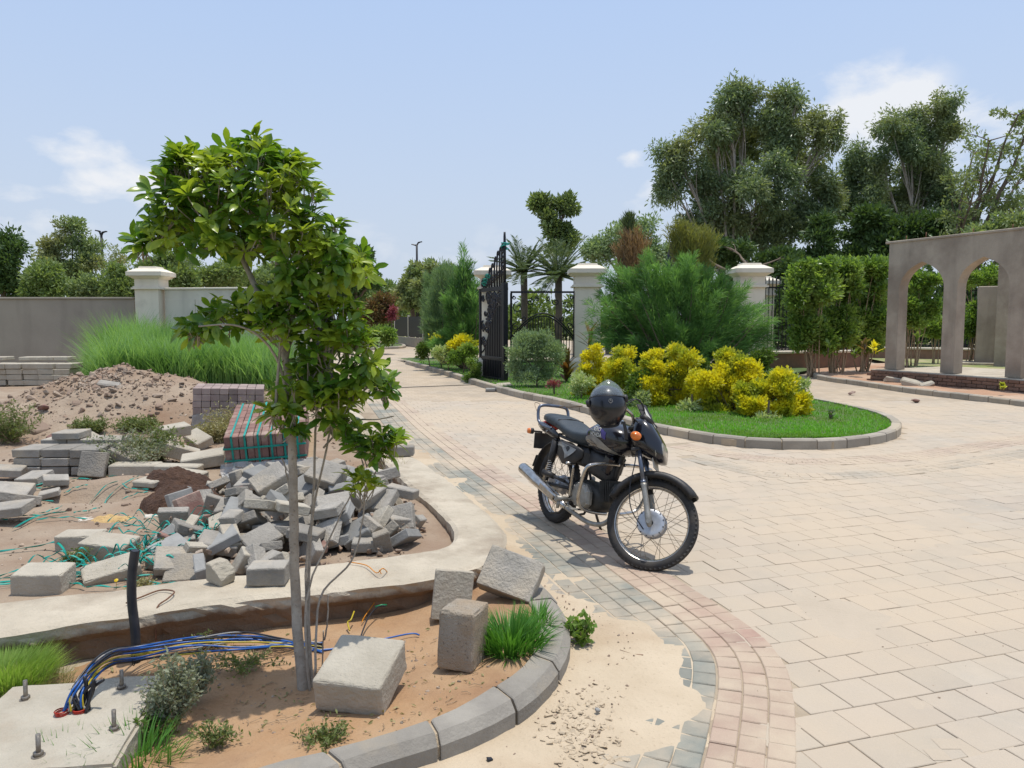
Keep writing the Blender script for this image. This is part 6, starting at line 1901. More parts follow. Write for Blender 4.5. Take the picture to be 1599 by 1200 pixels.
mb = MB(); mb.tube([(.30, .12, .375), (.19, .19, .395)], .02, 8); part(mb, 'pillion_footrest', b_dust)
mb = MB(); mb.tube([(.475, -.14, .30), (.475, -.165, .31), (.49, -.175, .50), (.50, -.18, .535)], [.012, .012, .008, .008], 8); mb.tube([(.50, -.17, .535), (.515, -.25, .545)], .009, 8); part(mb, 'kick_starter', b_chrome)
mb = MB(); mb.tube([(.44, -.15, .245), (.50, -.175, .235), (.60, -.185, .225), (.63, -.20, .235)], .007, 6); mb.box((.635, -.215, .238), (.05, .05, .01), bev=.003); part(mb, 'brake_pedal', b_alu)
mb = MB(); mb.tube([(.40, .08, .26), (.36, .17, .12), (.34, .235, .018)], .010, 8); mb.box((.34, .24, .016), (.07, .04, .006)); part(mb, 'side_stand', b_dust)
mb = MB()
for sg in (-1, 1): mb.tube([(.37, sg * .09, .24), (.26, sg * .11, .13), (.17, sg * .13, .105)], .010, 6)
mb.tube([(.30, -.1, .17), (.30, .1, .17)], .008, 6); part(mb, 'centre_stand', b_dust)
# crash guard: chrome loop on each side
mb = MB()
for sg in (-1, 1):
    mb.tube(smooth_path([(.84, sg * .02, .60), (.84, sg * .12, .60), (.835, sg * .235, .585), (.82, sg * .27, .55), (.79, sg * .275, .44), (.765, sg * .265, .33), (.76, sg * .22, .27), (.76, sg * .12, .245), (.76, sg * .02, .24)], 6), .0125, 10)
part(mb, 'crash_guard', b_chrome)
# rear mudguard, plate, lamp
V = []; F = []
arc = [(math.radians(a)) for a in range(52, 196, 9)]
mb = MB(); rings = []
for i, a in enumerate(arc):
    rr_ = .345; c = Vector((rr_ * math.cos(a), 0, RWH + rr_ * math.sin(a))); r2 = rr_ - .006
    wv = .075 if i < len(arc) - 2 else .07
    ring = [(rr_ * .955 * math.cos(a), -wv, RWH + rr_ * .955 * math.sin(a)), (rr_ * math.cos(a), -wv * .7, RWH + rr_ * math.sin(a)), (rr_ * 1.015 * math.cos(a), 0, RWH + rr_ * 1.015 * math.sin(a)), (rr_ * math.cos(a), wv * .7, RWH + rr_ * math.sin(a)), (rr_ * .955 * math.cos(a), wv, RWH + rr_ * .955 * math.sin(a)), (r2 * .955 * math.cos(a), wv * .9, RWH + r2 * .955 * math.sin(a)), (r2 * math.cos(a), 0, RWH + r2 * math.sin(a)), (r2 * .955 * math.cos(a), -wv * .9, RWH + r2 * .955 * math.sin(a))]
    rings.append(ring)
mb.loft(rings); rm = part(mb, 'rear_mudguard', b_dust)
mb = MB(); mb.box((-.345, 0, .43), (.012, .13, .11), rot=(0, .42, 0), bev=.004); sub(mb, 'mud_flap', b_dust, rm)
mb = MB(); mb.box((-.325, 0, .60), (.008, .20, .13), rot=(0, -.12, 0), bev=.003); part(mb, 'number_plate', b_dust)
mb = MB(); mb.loft([sring(-.24, .74, .07, .04, .04, 16, 3), sring(-.30, .735, .065, .036, .036, 16, 3), sring(-.335, .73, .05, .028, .028, 16, 3)]); part(mb, 'tail_light', b_red)
# grab rail round the tail and looped carrier bar on it
mb = MB()
mb.tube(smooth_path([(.0, -.128, .735), (-.15, -.135, .745), (-.22, -.14, .78), (-.25, -.135, .865), (-.255, -.10, .895), (-.26, 0, .90), (-.255, .10, .895), (-.25, .135, .865), (-.22, .14, .78), (-.15, .135, .745), (.0, .128, .735)], 6), .0125, 10)
gr = part(mb, 'grab_rail', b_fork)
mb = MB(); mb.tube(smooth_path([(-.25, .05, .90), (-.18, .07, .915), (-.10, .115, .93), (-.07, .15, .935), (-.11, .175, .93), (-.19, .15, .915), (-.25, .11, .90)], 6), .005, 8); sub(mb, 'looped_bar', b_spoke, gr)
mb = MB(); mb.tube(smooth_path([(-.25, -.12, .80), (-.32, -.13, .87), (-.35, -.125, .905), (-.31, -.11, .905), (-.255, -.11, .885)], 5), .003, 6); sub(mb, 'hook_wire', b_spoke, gr)

# ---- front end (steers)
def fp(mb, name, mats, parent=None): return part(mb, name, mats, parent, True)
def fs(mb, name, mats, par): return sub(mb, name, mats, par, True)
off = Vector((math.cos(rake), 0, math.sin(rake)))
def onleg(t, y): return Vector((WB, y, RWH)) + SD * t
for sg in (-1, 1):
    y = sg * .092
    mb = MB(); mb.tube([onleg(-.035, y), onleg(-.03, y), onleg(.0, y), onleg(.03, y), onleg(.06, y), onleg(.235, y), onleg(.25, y)], [.008, .014, .020, .022, .0185, .0185, .021], 14); mb.tube([onleg(0, y * .75), onleg(0, y * 1.22)], .014, 10)
    fl = fp(mb, 'fork_leg', b_alu)
    mb = MB(); mb.tube([onleg(.25, y), onleg(.27, y)], .020, 12); mb.tube([onleg(.27, y), onleg(.50, y)], .0155, 12); fs(mb, 'fork_tube', b_fork, fl)
    mb = MB(); mb.tube([onleg(.49, y), onleg(.62, y)], .022, 12); fs(mb, 'fork_cover', b_dust, fl)
mb = MB(); mb.box(tuple(onleg(.485, 0) - off * .02), (.06, .23, .025), rot=(0, -rake, 0), bev=.006); mb.box(tuple(onleg(.635, 0) - off * .02), (.06, .23, .02), rot=(0, -rake, 0), bev=.006); mb.tube([onleg(.47, 0) - off * .05, onleg(.65, 0) - off * .05], .024, 12); fp(mb, 'fork_yoke', b_dust)
# front mudguard
rings = []
for i, a in enumerate([math.radians(48 + q * 6.5) for q in range(19)]):
    rr_ = .332 + .010 * math.sin(a); wv = .066 * (1 if 1 < i < 17 else .85) ; e = min(i, 19 - i)
    def Q(r_, y_): return (WB + r_ * math.cos(a), y_, RWH + r_ * math.sin(a))
    rings.append([Q(rr_ - .052, -wv * 1.10), Q(rr_ - .012, -wv * 1.05), Q(rr_, -wv * .72), Q(rr_ + .006, 0), Q(rr_, wv * .72), Q(rr_ - .012, wv * 1.05), Q(rr_ - .052, wv * 1.10), Q(rr_ - .018, wv * .9), Q(rr_ - .004, 0), Q(rr_ - .018, -wv * .9)])
mb = MB(); mb.loft(rings); fm_ = fp(mb, 'front_mudguard', b_dust)
for sg in (-1, 1):
    mb = MB(); mb.box(tuple(onleg(.255, sg * .072)), (.05, .012, .09), rot=(0, -rake, 0), bev=.004); fs(mb, 'mudguard_bracket', b_dust, fm_)
mb = MB(); mb.tube(smooth_path([onleg(.62, -.06), onleg(.40, -.115) + Vector((-.03, 0, 0)), onleg(.2, -.10) + Vector((-.10, 0, 0)), onleg(.05, -.07) + Vector((-.12, 0, 0)), onleg(-.05, -.055) + Vector((-.05, 0, -.01))], 6), .004, 6); fp(mb, 'brake_cable', m_bk)
# fairing: body, lens, screen, plate
def FX(x, z, hw, up, dn, e=2.8, t=0.0): return sring(x, z, hw * 1.12, up * 1.12, dn * 1.12, 28, e, 0, t)
mb = MB()
mb.loft([FX(.925, .855, .07, .06, .07), FX(.95, .855, .112, .085, .10, 2.8, -.15), FX(1.01, .850, .128, .095, .125, 2.8, -.15), FX(1.07, .835, .124, .085, .125, 2.8, -.25), FX(1.12, .812, .108, .065, .11, 2.8, -.35), FX(1.155, .795, .088, .045, .085, 2.8, -.4), FX(1.165, .79, .06, .03, .06, 2.6, -.4)])
fair = fp(mb, 'headlamp_fairing', b_black)
mb = MB()
mb.loft([[(x + .012, y * 1.0, z) for x, y, z in FX(1.110, .785, .106, .058, .074, 3.6, -.30)], [(x, y, z) for x, y, z in FX(1.158, .778, .088, .050, .062, 3.4, -.30)], [(x, y, z) for x, y, z in FX(1.174, .774, .062, .034, .044, 3.0, -.30)]])
fs(mb, 'headlamp_lens', b_lens, fair)
# screen
V = []; F = []
for i in range(9):
    a = (i - 4) / 4
    for j in range(5):
        t_ = j / 4; w = .105 * (1 - .42 * t_)
        V.append((1.075 - .30 * t_ * .45 - abs(a) ** 2 * .045, a * w, .905 + .15 * t_ - abs(a) ** 2 * .02))
for i in range(8):
    for j in range(4): F.append((i * 5 + j, (i + 1) * 5 + j, (i + 1) * 5 + j + 1, i * 5 + j + 1))
V2 = [(x - .006, y, z - .003) for x, y, z in V]
mb = MB(); mb.add(V, F, None, True); mb.add(V2, [tuple(reversed(f)) for f in F], None, True)
# rim joining both faces
sc_ = fs(mb, 'screen', b_dust, fair)
dec = [(.25, .1), (.62, .12), (.55, .55), (.36, .93), (.12, .93)]
def SV(a, t_, l=.003): 
    w = .105 * (1 - .42 * t_); return (1.075 - .30 * t_ * .45 - abs(a) ** 2 * .045 + l, a * w, .905 + .15 * t_ - abs(a) ** 2 * .02 + l * .5)
V = []; F = []
for j in range(7):
    t_ = .06 + .90 * j / 6
    V += [SV(-.86 + .22 * t_, t_), SV(-.32 - .30 * t_, t_)]
    if j: F.append((2 * j - 2, 2 * j - 1, 2 * j + 1, 2 * j))
mb = MB(); mb.add(V, F); fs(mb, 'silver_decal', b_white, fair)
V = [(-x, y, z) for x, y, z in V]
mb = MB(); mb.box((1.135, 0, .675), (.006, .16, .07), rot=(0, -.45, 0), bev=.002); pl_ = fp(mb, 'front_plate', b_plate)
for sg in (-1, 1):
    iz = .795 if sg < 0 else .70
    mb = MB(); mb.tube([(1.00, sg * .10, iz + .005), (1.0, sg * .16, iz)], .009, 8); mb.tube([(1.0, sg * .15, iz), (1.0, sg * .155, iz), (1.0, sg * .185, iz)], [.015, .026, .03], 14)
    ind = fp(mb, 'indicator', b_dust)
    mb = MB(); mb.lathe([(.030, 0), (.029, .012), (.020, .034), (.0, .042)], 18, Matrix.Translation((1.0, sg * .182, iz)) @ Matrix.Rotation(-sg * PI / 2, 4, 'X') @ Matrix.Scale(1.25, 4, (1, 0, 0))); fs(mb, 'lens', b_amber, ind)
    mb = MB(); mb.tube([(-.24, sg * .08, .68), (-.25, sg * .17, .68)], .008, 6); mb.tube([(-.25, sg * .16, .68), (-.25, sg * .19, .68)], .024, 12); rin = part(mb, 'indicator', b_dust)
    mb = MB(); mb.lathe([(.024, 0), (.02, .016), (.0, .022)], 14, Matrix.Translation((-.25, sg * .19, .68)) @ Matrix.Rotation(-sg * PI / 2, 4, 'X')); sub(mb, 'lens', b_amber, rin)
# low amber lens under the fairing on the far side
# handlebar
bc = onleg(.66, 0) - off * .02
mb = MB(); mb.tube(smooth_path([bc + Vector((-.16, -.345, .055)), bc + Vector((-.10, -.26, .075)), bc + Vector((-.02, -.14, .06)), bc + Vector((.0, -.05, .01)), bc + Vector((0, .05, .01)), bc + Vector((-.02, .14, .06)), bc + Vector((-.10, .26, .075)), bc + Vector((-.16, .345, .055))], 6), .011, 10)
hb = fp(mb, 'handlebar', b_chrome)
for sg in (-1, 1):
    mb = MB(); mb.tube([bc + Vector((-.165, sg * .355, .054)), bc + Vector((-.105, sg * .262, .074))], [.018, .017], 12); fs(mb, 'grip', b_dust, hb)
    mb = MB(); mb.box(tuple(bc + Vector((-.085, sg * .225, .075))), (.05, .05, .045), rot=(0, 0, sg * .9), bev=.008); fs(mb, 'switch_box', b_dust, hb)
    mb = MB(); mb.tube(smooth_path([bc + Vector((-.04, sg * .20, .075)), bc + Vector((-.035, sg * .26, .07)), bc + Vector((-.09, sg * .35, .055))], 4), .006, 6); fs(mb, 'lever', b_chrome, hb)
    mb = MB(); mb.tube(smooth_path([bc + Vector((-.05, sg * .21, .085)), bc + Vector((.0, sg * .17, .16)), bc + Vector((.05, sg * .09, .10)), bc + Vector((.02, sg * .03, -.08))], 6), .004, 6); fs(mb, 'cable', m_bk, hb)
    mb = MB(); mb.tube(smooth_path([bc + Vector((-.07, sg * .2, .095)), bc + Vector((-.03, sg * .12, .17)), bc + Vector((.03, sg * .05, .12)), bc + Vector((.03, sg * .0, -.06))], 6), .0035, 6); fs(mb, 'cable', m_bk, hb)
for sg in (-1, 1):
    mb = MB(); mb.tube([(.985, sg * .052, .93), (1.0, sg * .052, .965)], [.05, .053], 20, M=None); mb.tube([(.97, sg * .052, .90), (.985, sg * .052, .93)], [.03, .05], 20); inst = fp(mb, 'instrument', b_dust)
    # the dial faces back to the rider
mb = MB(); mb.box((.955, 0, .915), (.07, .20, .05), rot=(0, .5, 0), bev=.015); fp(mb, 'instrument_panel', b_dust)

# ================================================================ helmet, hung over the bar end and resting on the tank
hc = P(948, 632, 5.04)
hel = empty('helmet', hc, 0, 'glossy black full face helmet with raised clear visor resting on the motorcycle tank', 'helmet')
HM = Matrix.Translation(hc) @ Matrix.Rotation(math.radians(-8), 4, 'Y') @ Matrix.Rotation(math.radians(2), 4, 'X') @ Matrix.Translation((0, 0, -.014)) @ Matrix.Scale(.91, 4)
h_black = mat('helmet_gloss', (0.007, 0.008, 0.013), (0.008, 0.009, 0.014), 0.30, 3, 0, 10, coat=0.35)
h_in = mat('helmet_lining', (0.02, 0.02, 0.022), (0.03, 0.03, 0.03), 0.9, 20, 0.3, 100)
# local: z up in the picture, -y toward the camera.  Shell tall ellipsoid, cut below
mb = MB(); V = []; F = []; nu, nv_ = 40, 22
def hsh(th, ph, k=1.0):
    c = math.cos(ph); s_ = math.sin(ph)
    rx, ry, rz = .138 * k, .148 * k, (.160 if s_ > 0 else .158) * k
    x = rx * c * math.cos(th); y = ry * c * math.sin(th); z = rz * s_
    f = 1 - .14 * max(0, -s_) ** 2
    return (x * f, y * f, z)
def opening(th, ph):
    """the face opening on the upper side, turned up and to the right"""
    d = Vector((math.cos(ph) * math.cos(th), math.cos(ph) * math.sin(th), math.sin(ph)))
    a = d.angle(Vector((.30, .25, .92)).normalized())
    return a
lo_ph = -1.05
for i in range(nu):
    for j in range(nv_ + 1):
        V.append(hsh(2 * PI * i / nu, lo_ph + (PI / 2 - .001 - lo_ph) * j / nv_))
for i in range(nu):
    for j in range(nv_):
        th = 2 * PI * (i + .5) / nu; ph = lo_ph + (PI / 2 - lo_ph) * (j + .5) / nv_
        if opening(th, ph) < .50: continue
        i2 = (i + 1) % nu; F.append((i * (nv_ + 1) + j, i2 * (nv_ + 1) + j, i2 * (nv_ + 1) + j + 1, i * (nv_ + 1) + j + 1))
mb.add(V, F, HM, True)
me = mb.mesh('shell'); sh = link('shell', me, h_black, hel)
mb = MB(); V2 = [tuple(Vector(v) * .90) for v in V]; mb.add(V2, [tuple(reversed(f)) for f in F], HM, True); link('lining', mb.mesh('lining'), h_in, hel)
pts = [HM @ Vector(hsh(2 * PI * i / 40, lo_ph, .985)) for i in range(41)]; MB().tube(pts, .011, 8).build('rim_trim', h_in, hel)
# visor: curved clear shield raised above the crown
hv = bpy.data.materials.new('clear_visor'); hv.use_nodes = True; nb_ = hv.node_tree.nodes['Principled BSDF']
nb_.inputs['Base Color'].default_value = (.35, .40, .42, 1); nb_.inputs['Roughness'].default_value = .08; nb_.inputs['Alpha'].default_value = .18; nb_.inputs['Specular IOR Level'].default_value = 1.0; nb_.inputs['Coat Weight'].default_value = 1.0
V = []; F = []; na, nr = 26, 10
ax_t = Vector((.0, .0, 1)); 
for i in range(na + 1):
    a = math.radians(-104 + 208 * i / na)          # around, through the near side
    for j in range(nr + 1):
        t_ = j / nr
        half = math.cos(a * .80) ** .8 if abs(a * .8) < PI / 2 else 0
        el0 = math.radians(40 - 26 * (1 - half)); el1 = math.radians(34 + 50 * max(.06, half))
        el = el0 + (el1 - el0) * t_
        r_ = .151 + .032 * t_ * half
        x = r_ * math.cos(el) * math.sin(a) * .96; y = -r_ * math.cos(el) * math.cos(a); z = r_ * math.sin(el) * (1.04 + .10 * t_ * half) - .004
        V.append((x, y, z))
for i in range(na):
    for j in range(nr): F.append((i * (nr + 1) + j, (i + 1) * (nr + 1) + j, (i + 1) * (nr + 1) + j + 1, i * (nr + 1) + j + 1))
mb = MB(); mb.add(V, F, HM @ Matrix.Rotation(math.radians(8), 4, 'Y'), True); vis = link('visor', mb.mesh('visor'), hv, hel)
md = vis.modifiers.new('thick', 'SOLIDIFY'); md.thickness = .0025
edge = [HM @ Matrix.Rotation(math.radians(8), 4, 'Y') @ Vector(V[i * (nr + 1)]) for i in range(na + 1)]; MB().tube(edge, .0032, 6).build('visor_edge', b_dust, hel)
for sg in (-1, 1):
    pc = HM @ Vector((sg * .140, -.02, .045)); mb = MB(); mb.lathe([(.0, .012), (.02, .010), (.026, 0), (.026, -.01)], 18, Matrix.Translation(pc) @ Matrix.Rotation(math.radians(-12), 4, 'Y') @ Matrix.Rotation(sg * PI / 2, 4, 'Y')); mb.build('visor_pivot', b_dust, hel)
# crest emblem on the brow and small print under it
em = HM @ Matrix.Translation((.012, -.150, .062)) @ Matrix.Rotation(math.radians(68), 4, 'X')
mb = MB(); mb.tube([Vector((.014 * math.cos(k * PI / 12), .014 * math.sin(k * PI / 12), 0)) for k in range(25)], .0014, 5, M=em); mb.tube([Vector((-.008, -.006, 0)), Vector((0, .008, 0)), Vector((.008, -.006, 0))], .0014, 5, M=em); mb.build('emblem', b_decal, hel)
# chin strap hanging down
mb = MB(); q = [HM @ Vector((.10, -.03, -.12)), HM @ Vector((.105, -.04, -.19)), HM @ Vector((.10, -.045, -.25))]
V = []; 
for p_ in q: V += [tuple(p_ - Vector((.011, 0, 0))), tuple(p_ + Vector((.011, 0.0, 0)))]
mb.add(V, [(0, 1, 3, 2), (2, 3, 5, 4)]); cs = mb.build('chin_strap', b_dust, hel); cs.modifiers.new('thick', 'SOLIDIFY').thickness = .003
# ================================================================ sapling with obovate leaves
YS = 3.28
base = G(474, 1066, .06); base.z = HS(base.x, base.y)
sap = empty('sapling', base, 0, 'young glossy leaved sapling with several thin stems growing in the foreground planter', 'tree')
rs = random.Random(12)


def SP(u, v, dy=0.0): return P(u, v, YS + dy)


def stem(pts, r0, r1, m=None, name='stem', n=9):
    q = smooth_path([Vector(p) for p in pts], 6)
    q = [p + Vector((rs.gauss(0, .0012), rs.gauss(0, .0012), 0)) for p in q]
    k = len(q) - 1
    return MB().tube(q, [r0 + (r1 - r0) * i / k for i in range(k + 1)], n).build(name, m or m_bark, sap)


stem([base + Vector((0, 0, -.04)), SP(463, 960), SP(459, 860), SP(458, 760), SP(455, 660), SP(450, 590), SP(438, 520)], .0235, .014, name='trunk', n=14)
stem([SP(438, 522), SP(400, 450, .02), SP(372, 390, .05), SP(350, 345, .05), SP(335, 300, .05)], .0145, .007)
stem([SP(438, 522), SP(432, 460, -.03), SP(432, 400, -.05), SP(420, 350, -.05), SP(410, 290, -.05)], .0135, .006)
stem([SP(446, 560), SP(462, 470, .04), SP(468, 420, .06), SP(488, 390, .08), SP(505, 350, .1)], .0125, .005)
stem([SP(352, 350, .05), SP(385, 335, 0), SP(415, 325, -.08)], .009, .005)
stem([SP(350, 350, .05), SP(300, 330, .1), SP(255, 340, .08), SP(215, 375, .02)], .010, .004)
stem([SP(466, 425, .06), SP(475, 390, .0), SP(470, 360, -.1)], .008, .005)
stem([SP(490, 390, .08), SP(535, 380, .1), SP(572, 410, .08)], .008, .004)
stem([SP(452, 640), SP(438, 575, -.04), SP(408, 528, -.10), SP(365, 508, -.14), SP(310, 510, -.18)], .0075, .003)
stem([base + Vector((.03, .02, -.02)), SP(482, 960, .05), SP(484, 860, .08), SP(490, 760, .1), SP(493, 660, .1), SP(500, 600, .08), SP(510, 540, .05)], .0075, .004)
stem([base + Vector((.02, .03, -.02)), SP(478, 900, .1), SP(489, 800, .14), SP(510, 700, .16), SP(525, 620, .16), SP(540, 560, .15), SP(560, 530, .12)], .007, .003)
stem([base + Vector((.03, -.01, -.02)), SP(478, 940, -.02), SP(520, 830, .02), SP(560, 750, .06)], .006, .0025)
stem([base + Vector((.05, .0, .06)), SP(500, 935, .04), SP(548, 878, .08), SP(565, 820, .1), SP(570, 765, .1)], .0055, .003)
stem([SP(530, 620, .16), SP(560, 600, .1), SP(595, 575, .05)], .006, .003)
stem([SP(505, 700, .1), SP(545, 660, .15), SP(590, 655, .15), SP(615, 650, .15)], .005, .003)
stem([SP(430, 640, -.05), SP(436, 560, -.05), SP(440, 500, -.08)], .007, .005)
for (a, b, c, d) in ((507, 1000, 512, 930), (498, 1080, 505, 985), (560, 800, 600, 700), (452, 770, 440, 715)):
    stem([SP(a, b, .1), SP((a + c) / 2 + 2, (b + d) / 2, .1), SP(c, d, .1)], .004, .003)


def leaf_mesh(name, L, Wd, curl, cup, seed):
    V = []; F = []; n = 6
    for i in range(n + 1):
        t_ = i / n; x = L * t_; w = Wd * .5 * (math.sin(PI * t_ ** 1.25) ** .8) * (.35 + .9 * t_) * 1.05 if 0 < t_ < 1 else .0012
        z = -curl * L * t_ * t_
        V += [(x, -w, z + cup * w), (x, 0, z), (x, w, z + cup * w)]
        if i: b = 3 * i; F += [(b - 3, b - 2, b + 1, b), (b - 2, b - 1, b + 2, b + 1)]
    mb = MB(); mb.add(V, F, None, True); me = mb.mesh(name); me.materials.append(l_ficus); return me


LM = [leaf_mesh('leaf', .076, .030, .16, .35, 1), leaf_mesh('leaf', .086, .031, .40, .25, 2), leaf_mesh('leaf', .058, .026, .05, .5, 3)]
# rosettes of leaves at the twig ends: (u, v, ru, rv, depth radius m, count, hanging)
clusters = [(300, 262, 46, 32, .14, 15, 0), (375, 250, 46, 30, .16, 16, 0), (400, 228, 22, 18, .08, 6, 0), (445, 262, 30, 26, .12, 9, 0), (268, 300, 34, 34, .14, 12, 0), (330, 310, 56, 36, .20, 20, 0),
            (420, 305, 50, 38, .20, 18, 0), (470, 310, 34, 34, .14, 11, 0), (255, 352, 36, 26, .14, 11, 1), (222, 378, 18, 10, .05, 4, 1), (315, 365, 46, 26, .18, 14, 1), (390, 372, 40, 22, .16, 11, 1), (440, 374, 44, 28, .18, 12, 0), (500, 360, 36, 34, .14, 13, 0),
            (520, 405, 38, 30, .14, 13, 1), (560, 412, 24, 24, .10, 7, 1), (480, 420, 34, 16, .14, 4, 1), (275, 250, 12, 22, .06, 4, 0), (460, 255, 16, 14, .05, 4, 0),
            (455, 462, 36, 26, .15, 12, 0), (405, 478, 36, 24, .14, 11, 0), (350, 492, 34, 18, .12, 9, 1), (305, 512, 26, 14, .08, 6, 1), (440, 510, 40, 22, .15, 10, 0), (500, 485, 28, 28, .10, 9, 0), (535, 490, 28, 26, .10, 9, 0), (545, 525, 32, 26, .12, 11, 0), (510, 540, 34, 28, .12, 11, 0), (575, 570, 28, 18, .09, 7, 1), (600, 596, 16, 12, .05, 4, 1),
            (460, 610, 38, 18, .14, 10, 0), (500, 615, 36, 20, .12, 10, 0), (440, 640, 26, 14, .08, 6, 0), (545, 600, 26, 14, .08, 5, 1), (478, 572, 26, 18, .10, 5, 0), (515, 650, 22, 10, .06, 4, 1), (455, 665, 20, 10, .06, 3, 1), (535, 630, 20, 10, .06, 3, 1),
            (575, 690, 26, 16, .08, 7, 0), (612, 682, 18, 14, .07, 5, 0), (545, 668, 20, 12, .06, 3, 0), (567, 752, 22, 14, .06, 5, 0), (593, 700, 22, 10, .06, 3, 1)]
leaves = []
twig = MB()
for (u, v, ru, rv, rd, k, hang) in clusters:
    for _ in range(int(k * 2.5)):
        a = rs.uniform(0, 2 * PI); q = math.sqrt(rs.random())
        c = P(u + ru * q * math.cos(a), v + rv * q * math.sin(a) + 4, YS + rs.uniform(-rd, rd))
        cc0 = P(u, v + 20, YS); out = (c - cc0).normalized()
        axis = (out * .8 + Vector((0, 0, .95 - .7 * hang)) + Vector((rs.gauss(0, .3), rs.gauss(0, .3), rs.gauss(0, .2)))).normalized()
        twig.tube([c - axis * .07 + (cc0 - c) * .25, c - axis * .02, c], [.0028, .002], 4, caps=False)
        nl = rs.randint(6, 9); ref = axis.orthogonal().normalized(); ref2 = axis.cross(ref)
        for j in range(nl):
            th = 2 * PI * j / nl * 1.0 + rs.uniform(-.3, .3) + (j % 2) * .3; sp = rs.uniform(.55, 1.25)
            d = (axis * math.cos(sp) + (ref * math.cos(th) + ref2 * math.sin(th)) * math.sin(sp)); d.z -= .12 + .25 * hang; d.normalize()
            up = (axis - d * axis.dot(d)); up = up.normalized() if up.length > .01 else Vector((0, 0, 1))
            if rs.random() < .25: up = (up + Vector((rs.gauss(0, .5), rs.gauss(0, .5), 0))).normalized(); up = (up - d * up.dot(d)).normalized()
            y = up.cross(d); s_ = rs.uniform(.5, 1.18)
            M = Matrix(((d.x, y.x, up.x, c.x - axis.x * .02 * rs.random()), (d.y, y.y, up.y, c.y), (d.z, y.z, up.z, c.z - .012 * rs.random()), (0, 0, 0, 1))) @ Matrix.Scale(s_, 4)
            leaves.append((rs.randint(0, 2), M, c.y - s_ * .05))
twig.build('twigs', m_bark, sap)['kind'] = 'stuff'
leaves.sort(key=lambda t: t[2])
for (k, M, _) in leaves[:300]:
    o = bpy.data.objects.new('leaf', LM[k]); S.collection.objects.link(o); o.matrix_world = M; o.parent = sap; o.matrix_parent_inverse = sap.matrix_basis.inverted()
Vs = []; Fs = []; nvv = 0
for (k, M, _) in leaves[300:]:
    b = np.array([v.co[:] for v in LM[k].vertices]); f = np.array([list(p.vertices) for p in LM[k].polygons]); Mn = np.array(M)
    Vs.append(b @ Mn[:3, :3].T + Mn[:3, 3]); Fs.append(f + nvv); nvv += len(b)
o = link('foliage', npmesh('foliage', np.concatenate(Vs), np.concatenate(Fs), True), l_ficus, sap); o['kind'] = 'stuff'
# ================================================================ loose blocks, stacks and litter
def block(name, label, cat, c, size, rot, m, bev=.006, jit=.003, group=None, M=None):
    mb = MB(); mb.box((0, 0, 0), size, bev=bev, jit=jit)
    o = mb.build(name, m)
    o.rotation_euler = rot; o.location = c
    return tag(o, label, cat, group)


def ragged(name, label, cat, c, size, rot, m, seed, amp=.012, sub=7, bev=.012, group=None, cut=None):
    """a cast block with softened edges and worn, chipped faces"""
    h = [q / 2 for q in size]; V = []; F = []; n = 14
    for ax in range(3):
        o1, o2 = [(1, 2), (2, 0), (0, 1)][ax]
        for sg in (-1, 1):
            b0 = len(V)
            for i in range(n + 1):
                for j in range(n + 1):
                    s1 = math.sin((i / n * 2 - 1) * PI / 2 * .98) ; s2 = math.sin((j / n * 2 - 1) * PI / 2 * .98)
                    q = [0, 0, 0]; q[ax] = sg * h[ax]; q[o1] = s1 / math.sin(PI / 2 * .98) * h[o1]; q[o2] = s2 / math.sin(PI / 2 * .98) * h[o2]
                    inn = Vector([max(-h[k] + bev, min(h[k] - bev, q[k])) for k in range(3)]); d = Vector(q) - inn
                    p = inn + (d.normalized() * bev if d.length > 1e-6 else d)
                    e = min(1, max(0, (d.length - bev) / (bev * .42)))
                    w = Vector((p.x * 11 + seed, p.y * 11, p.z * 11)); chip = max(0, noise.noise(w * 1.6) - .12) * e
                    p = p * (1 - chip * .16) + noise.noise_vector(w) * amp * .35 + noise.noise_vector(w * 4) * amp * .22
                    V.append(p)
            for i in range(n):
                for j in range(n):
                    f = (b0 + i * (n + 1) + j, b0 + (i + 1) * (n + 1) + j, b0 + (i + 1) * (n + 1) + j + 1, b0 + i * (n + 1) + j + 1)
                    F.append(f if sg > 0 else tuple(reversed(f)))
    if cut:
        co, no = Vector(cut[0]), Vector(cut[1]).normalized()
        V = [p - no * max(0, (p - co).dot(no)) + noise.noise_vector(p * 40) * (.006 if (p - co).dot(no) > 0 else 0) for p in V]
    mb = MB(); mb.add(V, F); o = mb.build(name, m); o.rotation_euler = rot; o.location = c
    return tag(o, label, cat, group)


# ---- the big foreground blocks
c = G(557, 1100, .09)
ragged('kerb_block', 'big pale concrete block lying tilted at the foot of the sapling in leaf shade', 'block', (c.x, c.y + .10, .165), (.285, .30, .15), (.25, .02, -.20), m_blockpale, 1.3, .007, bev=.016)
c = G(723, 1046, .09)
ragged('upright_block', 'upright porous grey brown block standing in the planter beside the green tuft', 'block', (c.x - .005, c.y + .10, .205), (.165, .20, .26), (-.06, .03, -.30), m_blockrough, 2.2, .009, bev=.013)
c = G(703, 985, .05)
ragged('leaning_slab', 'pale smooth slab leaning behind the upright porous block, on its left', 'slab', (c.x + .0, c.y + .16, .175), (.20, .07, .25), (-.22, .12, .12), m_blockpale, 3.1, .003, bev=.006)
c = G(800, 965, .05)
ragged('leaning_slab', 'big tilted grey slab behind the tuft and resting on the planter kerb', 'slab', (c.x - .005, c.y + .20, .205), (.31, .12, .23), (-.66, .26, -.30), m_block, 4.4, .006, bev=.008)

